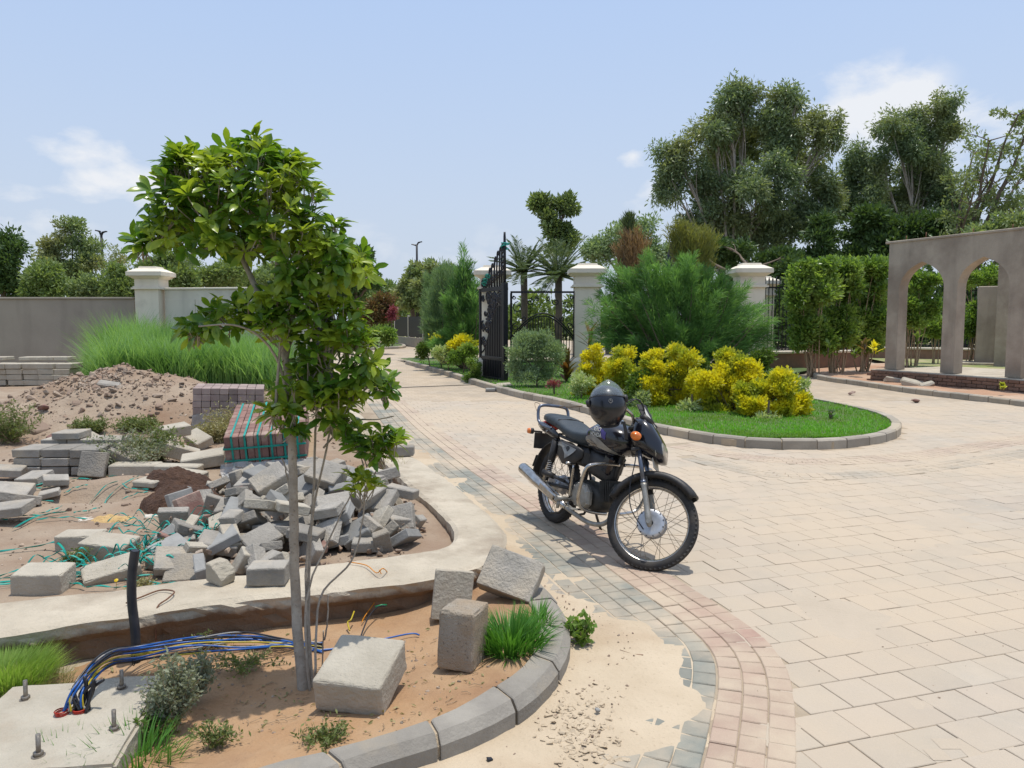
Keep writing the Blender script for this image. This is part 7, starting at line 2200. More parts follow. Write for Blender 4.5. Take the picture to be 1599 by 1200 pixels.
# concrete footing with bolts and cables at the bottom left
fc = G(95, 1130, .10)
ft = empty('lamp_footing', (fc.x, fc.y, .0), 0, 'square concrete lamp footing with anchor bolts and cables rising from it', 'footing')
FMx = Matrix.Translation((fc.x + .02, fc.y - .05, .062)) @ Matrix.Rotation(.17, 4, 'Z')
import bmesh as _bm
bm = _bm.new(); _bm.ops.create_cube(bm, size=1); _bm.ops.scale(bm, vec=(.60, .66, .15), verts=bm.verts); _bm.ops.bevel(bm, geom=bm.edges[:], offset=.012, segments=2, affect='EDGES')
_bm.ops.subdivide_edges(bm, edges=[e for e in bm.edges if e.calc_length() > .05], cuts=14, use_grid_fill=True)
for v in bm.verts: v.co += noise.noise_vector(v.co * 9) * .008 + noise.noise_vector(v.co * 30) * .003
me = bpy.data.meshes.new('footing_block'); bm.to_mesh(me); bm.free(); me.transform(FMx); link('footing_block', me, m_blockpale, ft)
for (u, v) in ((40, 1092), (190, 1075), (178, 1140), (60, 1180)):
    p = G(u, v, .135); b_ = MB(); b_.tube([p - Vector((0, 0, .03)), p + Vector((.002, 0, .075))], .008, 8); o = b_.build('anchor_bolt', m_steel, ft)
    b_ = MB(); b_.tube([p + Vector((0, 0, .0)), p + Vector((0, 0, .014))], .016, 6); b_.tube([p + Vector((0, 0, -.002)), p + Vector((0, 0, .001))], .022, 14); b_.build('nut', m_steel, o)
cp = G(100, 1118, .13)
mb = MB()
for k in range(5):
    z = .125 + k * .006; mb.lathe([(.021, z - .003), (.025, z), (.021, z + .003)], 14, Matrix.Translation((cp.x - k * .0025, cp.y, 0)))
    mb.lathe([(.021, z - .003), (.025, z), (.021, z + .003)], 14, Matrix.Translation((cp.x + .056 - k * .001, cp.y + .012, 0)))
mb.build('corrugated_conduit', m_cond, ft)['kind'] = 'stuff'

# ---- cables: from the conduit over the soil to the sapling
cab = empty('cable_bundle', cp, 0, 'bundle of blue, yellow, black and white cables running from the footing to the sapling', 'cables')
cols = [m_bl, m_bl, m_yl, m_bk, m_wh, m_bl, m_yl, m_bk, m_bl, m_bk, m_yl, m_bl, m_wh, m_bk]
rc = random.Random(4)
for i, m_ in enumerate(cols):
    s0 = cp + Vector((rc.uniform(-.02, .08), rc.uniform(-.012, .02), .02))
    vo = rc.uniform(-1, 1)
    w = [s0, P(118 + rc.uniform(-6, 20), 1075 + vo * 6, s0.y + .03), P(165 + rc.uniform(-6, 6), 1032 + vo * 13, s0.y + .22)]
    q1 = G(215 + rc.uniform(-8, 8), 1022 + vo * 14, .09 + rc.uniform(0, .04)); q2 = G(300, 1008 + vo * 16 + rc.uniform(-5, 5), .07 + rc.uniform(0, .05)); q3 = G(375, 1003 + vo * 12 + rc.uniform(-5, 5), .06 + rc.uniform(0, .04))
    q4 = G(440 + rc.uniform(-6, 6), 1005 + vo * 8, .045 + rc.uniform(0, .03)); q5 = G(505, 1010 + rc.uniform(-8, 12), .035)
    w += [q1, q2, q3, q4, q5]
    if i in (1, 4): w += [G(590, 1000, .045), G(640, 990, .045), G(655, 992, .04)]
    MB().tube(smooth_path(w, 8), .0042 if m_ in (m_bl, m_bk) else .0034, 7).build('cable', m_, cab)
for i in range(6):
    p = cp + Vector((rc.uniform(.03, .09), rc.uniform(-.0, .03), .01))
    MB().tube(smooth_path([p, p + Vector((rc.uniform(-.01, .03), .02, .06)), p + Vector((rc.uniform(0, .05), .03, .10 + rc.uniform(0, .02)))], 4), .006, 6).build('cable_end', m_bk, cab)
for (u, v) in ((208, 1026), (209, 1034)):
    p = G(u, v, .115); MB().tube([p + Vector((0, .012 * math.cos(a), .016 * math.sin(a))) for a in [k * PI / 8 for k in range(17)]], .002, 5).build('cable_tie', m_bk, cab)
# loose ends
pts = smooth_path([G(545, 878, WALLTOP + .01), G(572, 883, WALLTOP + .015), G(588, 895, WALLTOP + .02), G(598, 888, WALLTOP + .05), G(606, 900, .16), G(596, 930, .10), G(588, 948, .06)], 5)
tag(MB().tube(pts, .003, 6).build('orange_wire', m_or), 'kinked orange wire hanging over the front of the low wall', 'wire')
pts = smooth_path([G(592, 890, WALLTOP + .02), G(597, 905, .17), G(588, 935, .1), G(570, 962, .05), G(565, 972, .04)], 5)
tag(MB().tube(pts, .0025, 6).build('orange_wire', m_or), 'second thinner orange wire reaching down to the soil', 'wire')
pts = smooth_path([G(553, 955, .09), G(548, 968, .07), G(543, 972, .06), G(546, 985, .04)], 5)
tag(MB().tube(pts, .004, 6).build('yellow_wire', m_yl), 'short kinked yellow wire sticking out of the soil behind the pale block', 'wire')
pts = smooth_path([G(562, 998, .04), G(575, 965, .08), G(590, 948, .09), G(602, 947, .09)], 5)
tag(MB().tube(pts, .004, 6).build('black_wire', m_bk), 'black wire with a green end rising behind the pale block', 'wire')
pts = [G(586, 948, .09), G(596, 945, .095), G(604, 945, .09)]
tag(MB().tube(pts, .0045, 6).build('green_wire', m_gn), 'short green wire end on top of the black wire', 'wire')
# black pipe rising in front of the wall
pb = G(212, 1022, .05)
pts = smooth_path([pb - Vector((0, 0, .03)), P(211, 985, pb.y), P(206, 940, pb.y), P(206, 900, pb.y - .0), P(211, 860, pb.y)], 6)
pp = empty('standing_pipe', pb, 0, 'black plastic pipe standing up in front of the low wall', 'pipe')
MB().tube(pts, [.021 - .0 * i for i in range(len(pts))], 18, caps=False).build('pipe', m_pipe, pp)
MB().tube([pts[-1] - (pts[-1] - pts[-2]) * .5, pts[-1] + Vector((0, 0, .0005))], .017, 16).build('pipe_bore', m_bk, pp)
pts = smooth_path([G(244, 1005, .03), P(243, 975, G(244, 1005, .03).y), G(246, 948, .2), G(262, 935, .215), G(272, 924, .22), G(250, 922, .215), G(222, 932, .21), G(197, 942, .21)], 5)
tag(MB().tube(pts, .004, 6).build('rusty_rod', m_rust), 'bent rusty wire looping over the low wall right of the black pipe', 'wire')

# ---- blocks on the low wall
def onwall(u, v, size, rz, lab, m, tilt=(0, 0), seed=5, rag=True, cut=None):
    c = G(u, v, WALLTOP); return ragged('wall_block', lab, 'block', (c.x, c.y, WALLTOP + size[2] / 2 + .006), size, (tilt[0], tilt[1], rz), m, seed, .006, cut=cut)


onwall(345, 911, (.125, .10, .11), -.5, 'broken chunk of pale concrete sitting on the low wall, left of the grey block', m_blockpale, (.1, .15), 6, cut=((.02, 0, .03), (.6, -.1, .8)))
onwall(420, 911, (.20, .15, .10), .08, 'grey rectangular block sitting on the low wall left of the sapling trunk', m_block, seed=7)
onwall(627, 712, (.26, .16, .10), .05, 'grey block lying across the far arm of the low wall', m_block, seed=8)

# ---- pale kerb blocks on the ground at left
for (u, v, s_, r_, lab, sd) in ((70, 920, (.26, .20, .13), (.05, .03, .12), 'pale chamfered block near the left edge just behind the low wall', 9),
                             (128, 855, (.27, .17, .11), (.02, .0, .05), 'pale block lying left of the overlapping pair', 10),
                             (172, 868, (.30, .20, .12), (.12, .08, -.12), 'pale block lapping over its neighbour, right of the overlapping pair', 11),
                             (175, 905, (.30, .16, .10), (.35, -.18, .55), 'pale block tilted up behind the black pipe', 12),
                             (275, 855, (.26, .18, .09), (.2, -.1, .3), 'pale block half buried left of the block heap', 13),
                             (265, 885, (.22, .17, .08), (.15, .2, -.2), 'grey block beside the top of the black pipe', 14)):
    c = GT(u, v); ragged('loose_block', lab, 'block', (c.x, c.y, c.z + s_[2] * .42), s_, r_, m_blockpale if sd < 13 else m_block, sd, .006)
for (u, v, s_, r_, lab, sd) in ((14, 778, (.34, .22, .08), (.3, .1, .2), 'big tilted grey slab at the left edge', 15), (32, 792, (.30, .22, .07), (-.2, .25, .5), 'second grey slab at the left edge, under the first', 16),
                             (8, 815, (.34, .22, .07), (.1, -.1, .1), 'lowest slab of the heap at the left edge', 17), (55, 755, (.26, .2, .07), (.25, -.1, -.3), 'grey slab tilted at the back of the left edge heap', 18), (88, 762, (.2, .15, .06), (.2, .1, .6), 'small slab between the left edge heap and the stacked pavers', 19),
                             (10, 750, (.3, .2, .07), (.1, .1, .3), 'slab at the back left of the left edge heap', 20), (78, 780, (.16, .12, .05), (.1, -.2, .4), 'pale slab scrap right of the left edge heap', 21)):
    c = GT(u, v); block('grey_slab', lab, 'slab', (c.x, c.y, c.z + .05 + .02 * (sd % 3)), s_, r_, m_block, group='slabs heaped at the left edge')
# blocks behind: (205-325, 690-750)
for (u, v, s_, r_, lab, zz) in ((213, 742, (.44, .20, .12), (.02, .03, .15), 'long pale block lying alone between the weeds and the peat', .05), (285, 722, (.34, .2, .14), (.0, .35, .35), 'block tilted in the small pile left of the strapped pavers', .1), (262, 712, (.26, .2, .14), (.1, -.5, .5), 'block leaning on its end in the small pile', .1),
                              (275, 705, (.3, .2, .12), (.1, -.1, .7), 'topmost block of the small pile left of the strapped pavers', .24), (310, 700, (.3, .2, .12), (.4, .3, -.6), 'dark faced block at the back right of the small pile', .1), (280, 742, (.4, .2, .12), (0, .05, .1), 'flat pale block in front of the small pile', .04),
                              (318, 730, (.4, .24, .12), (.15, -.12, .3), 'pale flat block beside the foot of the strapped pavers', .08), (235, 756, (.24, .18, .05), (.1, 0, -.3), 'thin slab scrap in front of the long pale block', .02), (300, 752, (.26, .16, .1), (0, .1, .0), 'small pale block behind the peat', .05)):
    c = GT(u, v); block('pale_block', lab, 'block', (c.x, c.y, c.z + zz), s_, r_, m_blockpale, .01, .006, 'pale blocks left of the strapped pavers')

# ---- stack of grey pavers (45-150, 690-745)
sb = GT(112, 742); row = 0
an0 = .06
names = ('left', 'middle', 'right')
for col in range(3):
    for lv in range(3):
        p = sb + Vector((-.40 + col * .27 + R.gauss(0, .004), .12 + R.gauss(0, .006), .05 + lv * .085)); block('stacked_slab', '%s slab of the %s column of stacked grey pavers' % (('bottom', 'second', 'top')[lv], names[col]), 'paving slab', p, (.255, .36, .078), (0, 0, an0 + R.gauss(0, .03)), m_block, group='grey pavers stacked in three columns')
    p = sb + Vector((-.38 + col * .27, .50, .17)); block('stacked_slab', 'back slab behind the %s column of stacked grey pavers' % names[col], 'paving slab', p, (.255, .30, .24), (0, 0, an0), m_block, group='grey pavers stacked in three columns')
block('stacked_slab', 'single slab on top of the back of the grey paver stack', 'paving slab', sb + Vector((-.24, .45, .33)), (.26, .3, .07), (0, 0, .1), m_block)
block('stacked_slab', 'slab slipping off the right side of the grey paver stack', 'paving slab', sb + Vector((.40, .25, .16)), (.26, .34, .08), (.1, .5, .2), m_block)
block('stacked_slab', 'slab standing on edge against the right column of the grey paver stack', 'paving slab', sb + Vector((.27, -.10, .12)), (.25, .06, .24), (-.35, .05, .0), m_block)

# ---- rows of stacks by the grey wall
k = 0
for col in range(5):
    x0 = P(20 + col * 25 - 12, 600, 17.6).x
    for lv in range(4 if col < 5 else 3):
        p = Vector((x0 + R.gauss(0, .012), 17.6 + R.gauss(0, .02), .12 + .06 + lv * .125))
        block('pale_slab', 'thick pale slab, %s in the %s column of the stacks by the grey wall' % (('bottom', 'second from the ground', 'third from the ground', 'top')[lv], ('first', 'second', 'third', 'fourth', 'last')[col]), 'paving slab', p, (.35, .5, .118), (0, 0, R.gauss(0, .03)), m_blockpale, .008, .004, 'pale slabs stacked by the grey wall')
for i, (u, w_) in enumerate(((2, .5), (52, .55), (80, .4), (102, .4))):
    p = P(u, 572, 18.0); p.z = .12 + .5 + .085; block('pale_slab', 'loose slab laid on the stacks by the grey wall, number %s from the left' % ('one', 'two', 'three', 'four')[i], 'paving slab', p, (w_ * .8, .4, .08), (0, 0, R.gauss(0, .1)), m_blockpale, .01, .004, 'pale slabs stacked by the grey wall')

# ---- mauve bundle (293-400, 600-670)
def bundle(name, label, corner, M, nx, ny, nz, bs, m, gap=.004, front_only=True, alt=None):
    t = empty(name, (M.translation.x, M.translation.y, M.translation.z), 0, label, 'paver bundle')
    mb = MB(); mb.box((0, 0, 0), (bs[0] - gap, bs[1] - gap, bs[2] - gap), bev=.005); me = mb.mesh('brick'); me.materials.append(m)
    for i in range(nx):
        for j in range(ny):
            for k in range(nz):
                if not (j == 0 or k == nz - 1 or i == 0 or i == nx - 1 or j == ny - 1): continue
                o = bpy.data.objects.new('brick', me); S.collection.objects.link(o)
                o.matrix_world = M @ Matrix.Translation(((i + .5) * bs[0] + R.gauss(0, .0015), (j + .5) * bs[1] + R.gauss(0, .0015), (k + .5) * bs[2])) @ Matrix.Rotation(R.gauss(0, .012), 4, 'Z')
                o.parent = t; o.matrix_parent_inverse = t.matrix_basis.inverted()
    return t


c = GT(300, 676)
c.z = H(c.x, c.y)
M1 = Matrix.Translation((c.x, c.y, c.z - .02)) @ Matrix.Rotation(.30, 4, 'Z') @ Matrix.Rotation(.04, 4, 'Y')
mt = bundle('mauve_bundle', 'block of small mauve pavers stacked square behind the dry bush', None, M1, 8, 7, 7, (.112, .112, .088), m_purple)
# wrapping film and green straps on the lower left corner
mb = MB(); V = [M1 @ Vector(q) for q in ((-.006, -.008, .0), (.40, -.009, .0), (.36, -.012, .30), (-.006, -.01, .26))]; mb.add(V, [(0, 1, 2, 3)]); mb.build('film', m_film, mt)

# ---- red pavers held by green straps, tilted
c = GT(352, 752)
M2 = Matrix.Translation((c.x + .02, c.y, c.z + .06)) @ Matrix.Rotation(.22, 4, 'Z') @ Matrix.Rotation(.20, 4, 'X') @ Matrix.Rotation(-.05, 4, 'Y')
rb_ = bundle('strapped_bundle', 'tilted bundle of dark red pavers bound with green straps and torn plastic film', None, M2, 11, 9, 3, (.066, .112, .125), m_redblock)
LX, LY, LZ = .726, 1.008, .375
for i in range(6):
    x = .07 + i * .118
    for (a, b, nr) in (((x, -.006, -.01), (x, -.006, LZ + .004), 0), ((x, -.006, LZ + .004), (x, LY, LZ + .004), 1)):
        mb = MB(); w = .009
        if nr == 0: V = [(x - w, -.007, -.01), (x + w, -.007, -.01), (x + w, -.007, LZ + .005), (x - w, -.007, LZ + .005)]
        else: V = [(x - w, -.007, LZ + .005), (x + w, -.007, LZ + .005), (x + w, LY + .007, LZ + .005), (x - w, LY + .007, LZ + .005)]
        V2_ = [tuple(Vector(q) + (Vector((0, .004, 0)) if nr == 0 else Vector((0, 0, -.003)))) for q in V]
        mb.add(V + V2_, [(0, 1, 2, 3), (7, 6, 5, 4), (0, 4, 5, 1), (2, 6, 7, 3), (1, 5, 6, 2), (3, 7, 4, 0)], M2); mb.build('strap', m_strap, rb_)
for z in (.14, .26):
    mb = MB(); mb.box((LX / 2, -.012, z), (LX + .02, .004, .018), M=M2); mb.build('strap', m_strap, rb_)
    mb = MB(); mb.box((-.006, LY / 2, z), (.004, LY, .018), M=M2); mb.build('strap', m_strap, rb_)


def sheetish(name, pts_uv, zfun, m, amp, lab, cat, n=14, seed=1, par=None):
    """crumpled sheet spanned between four corners"""
    a, b, c_, d = pts_uv; V = []; F = []
    for i in range(n + 1):
        for j in range(n + 1):
            s_, t_ = i / n, j / n; p = a.lerp(b, s_).lerp(d.lerp(c_, s_), t_)
            q = Vector((p.x * 9 + seed, p.y * 9, p.z * 9)); e = min(1, 4 * min(s_, 1 - s_, t_, 1 - t_) + .35)
            p = p + noise.noise_vector(q) * amp * e + noise.noise_vector(q * 2.7) * amp * .45
            V.append(p)
            if i and j: F.append(((i - 1) * (n + 1) + j - 1, i * (n + 1) + j - 1, i * (n + 1) + j, (i - 1) * (n + 1) + j))
    mb = MB(); mb.add(V, F, None, False); o = mb.build(name, m, par); 
    if lab: tag(o, lab, cat)
    return o


f0 = M2 @ Vector((-.05, -.03, .13)); f1 = M2 @ Vector((LX + .04, -.03, .11)); f2 = M2 @ Vector((LX + .08, -.26, -.10)); f3 = M2 @ Vector((-.02, -.24, -.12))
sheetish('torn_film', (f0, f1, f2, f3), None, m_film, .06, None, None, 18, 3, rb_)
mb = MB(); mb.box((LX / 2, LY / 2 - .03, -.055), (LX + .1, LY + .1, .09), M=M2, bev=.01); mb.build('pallet', m_dry, rb_)

# ---- peat heaps, powder, ochre sand
def heap(name, label, cat, u, v, rx, ry, h, m, seed, kind=None, n=30, z0=0):
    c = GT(u, v); V = []; F = []
    for i in range(n + 1):
        for j in range(n + 1):
            x = (i / n * 2 - 1); y = (j / n * 2 - 1); r = math.sqrt(x * x + y * y)
            ang_ = math.atan2(y, x); edge = 1 + .22 * noise.noise(Vector((math.cos(ang_) * 1.3 + seed, math.sin(ang_) * 1.3, 0)))
            k = max(0, 1 - (r / edge) ** 2.2); wx = c.x + x * rx; wy = c.y + y * ry
            nz_ = noise.noise(Vector((wx * 9, wy * 9, seed))) ; n2 = noise.noise(Vector((wx * 34, wy * 34, seed)))
            V.append((wx, wy, H(wx, wy) - .012 + h * k ** .6 * (1 + .3 * nz_) + .02 * n2 * min(1, k * 4) * min(1, h / .05)))
            if i and j: F.append(((i - 1) * (n + 1) + j - 1, i * (n + 1) + j - 1, i * (n + 1) + j, (i - 1) * (n + 1) + j))
    me = npmesh(name, V, F, False); o = link(name, me, m); return tag(o, label, cat, None, kind)


heap('peat_heap', 'dark brown slab of peat, the upper of two heaps left of the block pile', 'heap', 277, 757, .30, .26, .14, m_peat, 1)
heap('peat_heap', 'dark brown crumbled peat, the lower of two heaps left of the block pile', 'heap', 285, 790, .31, .27, .17, m_peat, 2)
heap('ochre_patch', 'small spill of ochre sand left of the peat', 'heap', 178, 812, .20, .09, .03, m_ochre, 3)
heap('powder_spill', 'curved streak of white lime powder on the dirt', 'powder', 128, 812, .09, .16, .012, m_powder, 4)
heap('powder_spill', 'small white lime streak left of the curved one', 'powder', 100, 803, .16, .04, .009, m_powder, 5)
heap('powder_spill', 'white scraps at the front edge of the peat', 'powder', 235, 806, .06, .07, .02, m_powder, 6)
heap('powder_spill', 'thin white edge along the foot of the peat', 'powder', 285, 812, .20, .03, .012, m_powder, 7)

# ---- heap of tumbled blocks in the corner of the wall
rb2 = random.Random(21)
pile_poly = [GT(u, v) for u, v in ((285, 800), (350, 765), (440, 745), (520, 735), (585, 752), (628, 785), (652, 815), (668, 836), (640, 862), (560, 876), (470, 893), (390, 905), (318, 912), (262, 900), (250, 860))]
pp_ = [(p.x, p.y) for p in pile_poly]
pc_ = G(500, 815, .2)
placed = []
x0, x1 = min(p[0] for p in pp_), max(p[0] for p in pp_); y0, y1 = min(p[1] for p in pp_), max(p[1] for p in pp_)
mats_ = [m_block] * 9 + [m_blockgrey] * 4 + [m_blockpale] * 4
whole = 0; tries = 0; items = []
while len(items) < 172 and tries < 9000:
    tries += 1
    x = rb2.uniform(x0, x1); y = rb2.uniform(y0, y1)
    if not in_poly(x, y, pp_): continue
    if in_poly(x, y, [(p.x, p.y) for p in wall_in] + [(p.x, p.y) for p in reversed(wall_out)]): continue
    de = min(1.0, nearest([Vector(q) for q in pp_ + pp_[:1]], x, y)[0] / .42)
    near = sum(1 for q in items if (q[0] - x) ** 2 + (q[1] - y) ** 2 < .016)
    if near > 1 + 2.2 * de: continue
    items.append((x, y, near, de))
adj = ('broken', 'flat lying', 'steeply tilted', 'upended')
for (x, y, near, de) in items:
    z = H(x, y) + .035 + near * .060 * (0.6 + .5 * de) + .02 * de
    k = rb2.random(); s_ = (.205, .20, .062) if k < .62 else ((.21, .105, .065) if k < .82 else (.13, .11, .06))
    tl = .50 if rb2.random() < .7 else 1.0
    rot = (rb2.gauss(0, tl * .75) - .1, rb2.gauss(0, tl * .75), rb2.uniform(0, 3.14))
    m_ = rb2.choice(mats_) if not (x < pc_.x - .5 and rb2.random() < .25) else m_redblock
    mb = MB(); mb.box((0, 0, 0), s_, bev=.006, jit=.003, rnd=rb2); o = mb.build('tumbled_paver', m_); o.location = (x, y, z); o.rotation_euler = rot
    pu = 799.5 + 1200 * x / y; pv = 500 + (1.6 - z) * 1200 / y
    where = ('left in the heap' if pu < 400 else 'behind the trunk' if pu < 530 else 'by the wall corner')
    row = 'at the back' if pv < 800 else 'halfway down' if pv < 845 else 'in front'
    tl_ = abs(rot[0]) + abs(rot[1]); pose = 'lying nearly flat' if tl_ < .4 else 'tilted' if tl_ < .95 else 'standing steeply'
    kind_ = 'square' if s_[0] < .206 and s_[1] > .15 else 'oblong' if s_[0] > .2 else 'half'
    colr = 'red' if m_ is m_redblock else 'pale' if m_ is m_blockpale else 'bluish grey' if m_ is m_blockgrey else 'grey'
    tag(o, '%s %s paver %s %s, %s' % (colr, kind_, pose, where, row), 'paving block', 'paving blocks tumbled in the wall corner' if m_ is not m_redblock else 'red blocks in the heap')
# readable single blocks lying on the heap
for (u, v, dz, s_, r_, m_, lab) in ((524, 832, .22, (.23, .21, .07), (.55, -.10, .35), m_block, 'large flat paver tilted toward the viewer right of the sapling trunk'),
                                  (378, 838, .20, (.21, .20, .065), (.75, .1, -.12), m_blockgrey, 'bluish dark paver standing steeply left of the sapling trunk'),
                                  (425, 800, .30, (.26, .2, .08), (.4, -.5, .5), m_block, 'paver raised highest on the heap left of the trunk'),
                                  (512, 790, .30, (.26, .22, .08), (.5, .2, -.3), m_block, 'square paver propped up just right of the trunk'),
                                  (572, 812, .24, (.20, .24, .09), (.3, .35, -.5), m_block, 'thick paver leaning left below the leafy twig'),
                                  (605, 775, .22, (.20, .16, .09), (-.2, -.2, .3), m_block, 'topmost block beside the inner side of the wall'),
                                  (628, 795, .16, (.24, .11, .07), (.0, .15, -.3), m_block, 'narrow block under the topmost one by the wall'),
                                  (620, 828, .10, (.22, .2, .07), (.1, .05, .15), m_block, 'flat block lying lowest beside the wall corner'),
                                  (575, 862, .06, (.20, .14, .07), (.05, .0, .1), m_block, 'block lying flat on the inner edge of the low wall'),
                                  (495, 870, .08, (.13, .1, .05), (.1, .1, .4), m_redblock, 'rounded reddish stone between the trunk and the flat paver'),
                                  (345, 868, .10, (.24, .18, .07), (.25, .2, .2), m_block, 'paver lying over others behind the broken chunk'),
                                  (410, 868, .12, (.22, .19, .08), (.3, -.3, .7), m_block, 'paver tipped toward the left behind the grey wall block'),
                                  (470, 775, .25, (.26, .22, .09), (.2, -.25, .2), m_block, 'broad pale paver at the back of the heap behind the trunk')):
    c = GT(u, v); p = P(u, v, c.y - dz * .2); block('heap_paver', lab, 'paving block', (p.x, c.y - dz * .3, H(c.x, c.y) + dz * .9), s_, r_, m_, .007, .003)

# ---- bits of rubble over mound and yard
rb3 = random.Random(8); mb = MB(); V = []
for i in range(4200):
    if i < 3000:
        a = rb3.uniform(0, 6.28); q = abs(rb3.gauss(0, .8)); x = -6.0 + q * 2.0 * math.cos(a); y = 11.4 + q * 1.6 * math.sin(a) - .2
    else:
        u = rb3.uniform(0, 640); v = rb3.uniform(640, 900); p = G(u, v, .1); x, y = p.x, p.y
    if not in_poly(x, y, yard_poly): continue
    d_ = math.hypot(x, y); s_ = rb3.uniform(.010, .032) * (1 if rb3.random() < .9 else 2.6) * (1 if d_ > 8 else .5)
    mb.box((x, y, H(x, y) + s_ * .12), (s_ * rb3.uniform(.8, 1.8), s_, s_ * rb3.uniform(.4, .8)), rot=(rb3.gauss(0, .5), rb3.gauss(0, .5), rb3.uniform(0, 3)), bev=s_ * .2, jit=s_ * .18, rnd=rb3)
for _ in range(900):
    x = rb3.uniform(x0, x1); y = rb3.uniform(y0, y1)
    if not in_poly(x, y, pp_): continue
    s_ = rb3.uniform(.008, .03); mb.box((x, y, H(x, y) + rb3.uniform(.0, .14) * rb3.random()), (s_ * 1.6, s_, s_ * .7), rot=(rb3.gauss(0, .6), rb3.gauss(0, .6), rb3.uniform(0, 3)), bev=s_ * .15, jit=s_ * .25, rnd=rb3)
tag(mb.build('rubble', m_stone), 'small stones and brick crumbs strewn over the yard', kind='stuff')
for (u, v, s_, lab, m_) in ((120, 622, .34, 'large flat tan stone high on the left of the rubble mound', m_stone), (172, 640, .30, 'grey flat stone on the front of the rubble mound', m_block), (138, 633, .26, 'pale flat fragment on the mound beside the tan stone', m_blockpale), (78, 602, .3, 'dark flat stone near the top left of the mound', m_stone), (118, 598, .24, 'flat stone lying near the crest of the mound', m_stone),
                          (83, 690, .2, 'red brick half lying at the foot of the mound', m_redblock), (55, 672, .42, 'long narrow broken slab low on the left of the mound', m_stone), (250, 690, .2, 'red brown brick bit beside the tall weed', m_redblock), (68, 640, .16, 'dark red brick bit on the left of the mound', m_redblock)):
    c = GT(u, v); block('mound_stone', lab, 'stone', (c.x, c.y, c.z + .03), (s_, s_ * .62, s_ * .22), (R.gauss(0, .3) + .3, R.gauss(0, .25), R.uniform(-.6, .6)), m_, .02, .012)
# crumbs on paving, planter and sand
mb = MB()
for (poly_uv, n_, hf, smin, smax) in ((((640, 1000), (860, 900), (1000, 1000), (960, 1190), (760, 1190)), 200, lambda x, y: .022, .003, .010), (((150, 1010), (860, 1000), (760, 1180), (230, 1180)), 260, HS, .003, .012), (((800, 800), (1599, 700), (1599, 1150), (1100, 1190)), 130, lambda x, y: .009, .002, .007)):
    q = [G(u, v) for u, v in poly_uv]; q2 = [(p.x, p.y) for p in q]; k = 0
    while k < n_:
        x = rb3.uniform(min(a[0] for a in q2), max(a[0] for a in q2)); y = rb3.uniform(min(a[1] for a in q2), max(a[1] for a in q2))
        if not in_poly(x, y, q2): continue
        k += 1; s_ = rb3.uniform(smin, smax); mb.box((x, y, hf(x, y)), (s_ * 1.5, s_, s_ * .7), rot=(rb3.gauss(0, .5), rb3.gauss(0, .5), rb3.uniform(0, 3)), bev=s_ * .25, jit=s_ * .2, rnd=rb3)
tag(mb.build('grit', m_stone), 'scattered grit', kind='stuff')
mb = MB()
for _ in range(260):
    u = rb3.uniform(150, 780); v = rb3.uniform(990, 1160)
    p = G(u, v, .06); x, y = p.x, p.y
    if not in_poly(x, y, planter_poly): continue
    a = rb3.uniform(0, 3.14); L_ = rb3.uniform(.01, .05); z = HS(x, y) + .004
    mb.tube([Vector((x, y, z)), Vector((x + L_ * .5 * math.cos(a), y + L_ * .5 * math.sin(a), z + .004)), Vector((x + L_ * math.cos(a + .3), y + L_ * math.sin(a + .3), z))], .0013, 4)
tag(mb.build('straw', m_dry), 'dry straw and twigs littering the planter soil', kind='stuff')
# single debris on the paving: stones, paper scraps
for (u, v, m_, lab) in ((933, 1109, m_blockgrey, 'small dark stone on the sand strip below the kerb end'), (765, 1186, m_bk, 'dark crumpled scrap at the bottom edge on the sand'), (720, 785, m_blockgrey, 'dark pebble on the paving left of the motorcycle'), (812, 882, m_stone, 'small stone on the sand near the end of the low wall')):
    c = G(u, v, .03); block('pebble', lab, 'pebble', (c.x, c.y, .03), (.022, .017, .012), (.3, .2, .5), m_, .003, .002)
mb = MB()
for _ in range(240):
    u = 905 + rb3.gauss(0, 32); v = 1130 + rb3.gauss(0, 34); p = G(u, v, .03); s_ = rb3.uniform(.004, .016)
    mb.box((p.x, p.y, HSand(p.x, p.y) + .001), (s_ * 2, s_ * 1.3, s_ * .35), rot=(rb3.gauss(0, .25), rb3.gauss(0, .25), rb3.uniform(0, 3)), bev=s_ * .12, jit=s_ * .3, rnd=rb3)
tag(mb.build('sand_crust', m_sand), 'flakes of dried sand crust', kind='stuff')
# dark twig on the sand
c = G(990, 1022, .02); tag(MB().tube(smooth_path([c + Vector((-.06, .05, .0)), c, c + Vector((.04, -.02, .004))], 4), [.001] * 5 + [.004] * 4, 5).build('twig', m_rust), 'thin dark twig lying on the grey border', 'twig')

# ---- green straps strewn over the yard
rs2 = random.Random(17)
def ribbon(pts, w, lab=None):
    q = smooth_path(pts, 6); V = []; F = []
    for i, (t_, a, b) in enumerate(frame_along(q)):
        tw_ = .9 * math.sin(i * .55 + q[0].x * 9); n_ = Vector((0, 0, 1)).cross(t_)
        n_ = n_.normalized() if n_.length > .01 else a; d = n_ * math.cos(tw_) + Vector((0, 0, 1)) * math.sin(tw_)
        V += [q[i] - d * w / 2, q[i] + d * w / 2]
        if i: F.append((2 * i - 2, 2 * i - 1, 2 * i + 1, 2 * i))
    mb = MB(); mb.add(V, F, None, True); o = mb.build('green_strap', m_strap)
    o.modifiers.new('thick', 'SOLIDIFY').thickness = .0015
    return tag(o, lab, 'strap', None)


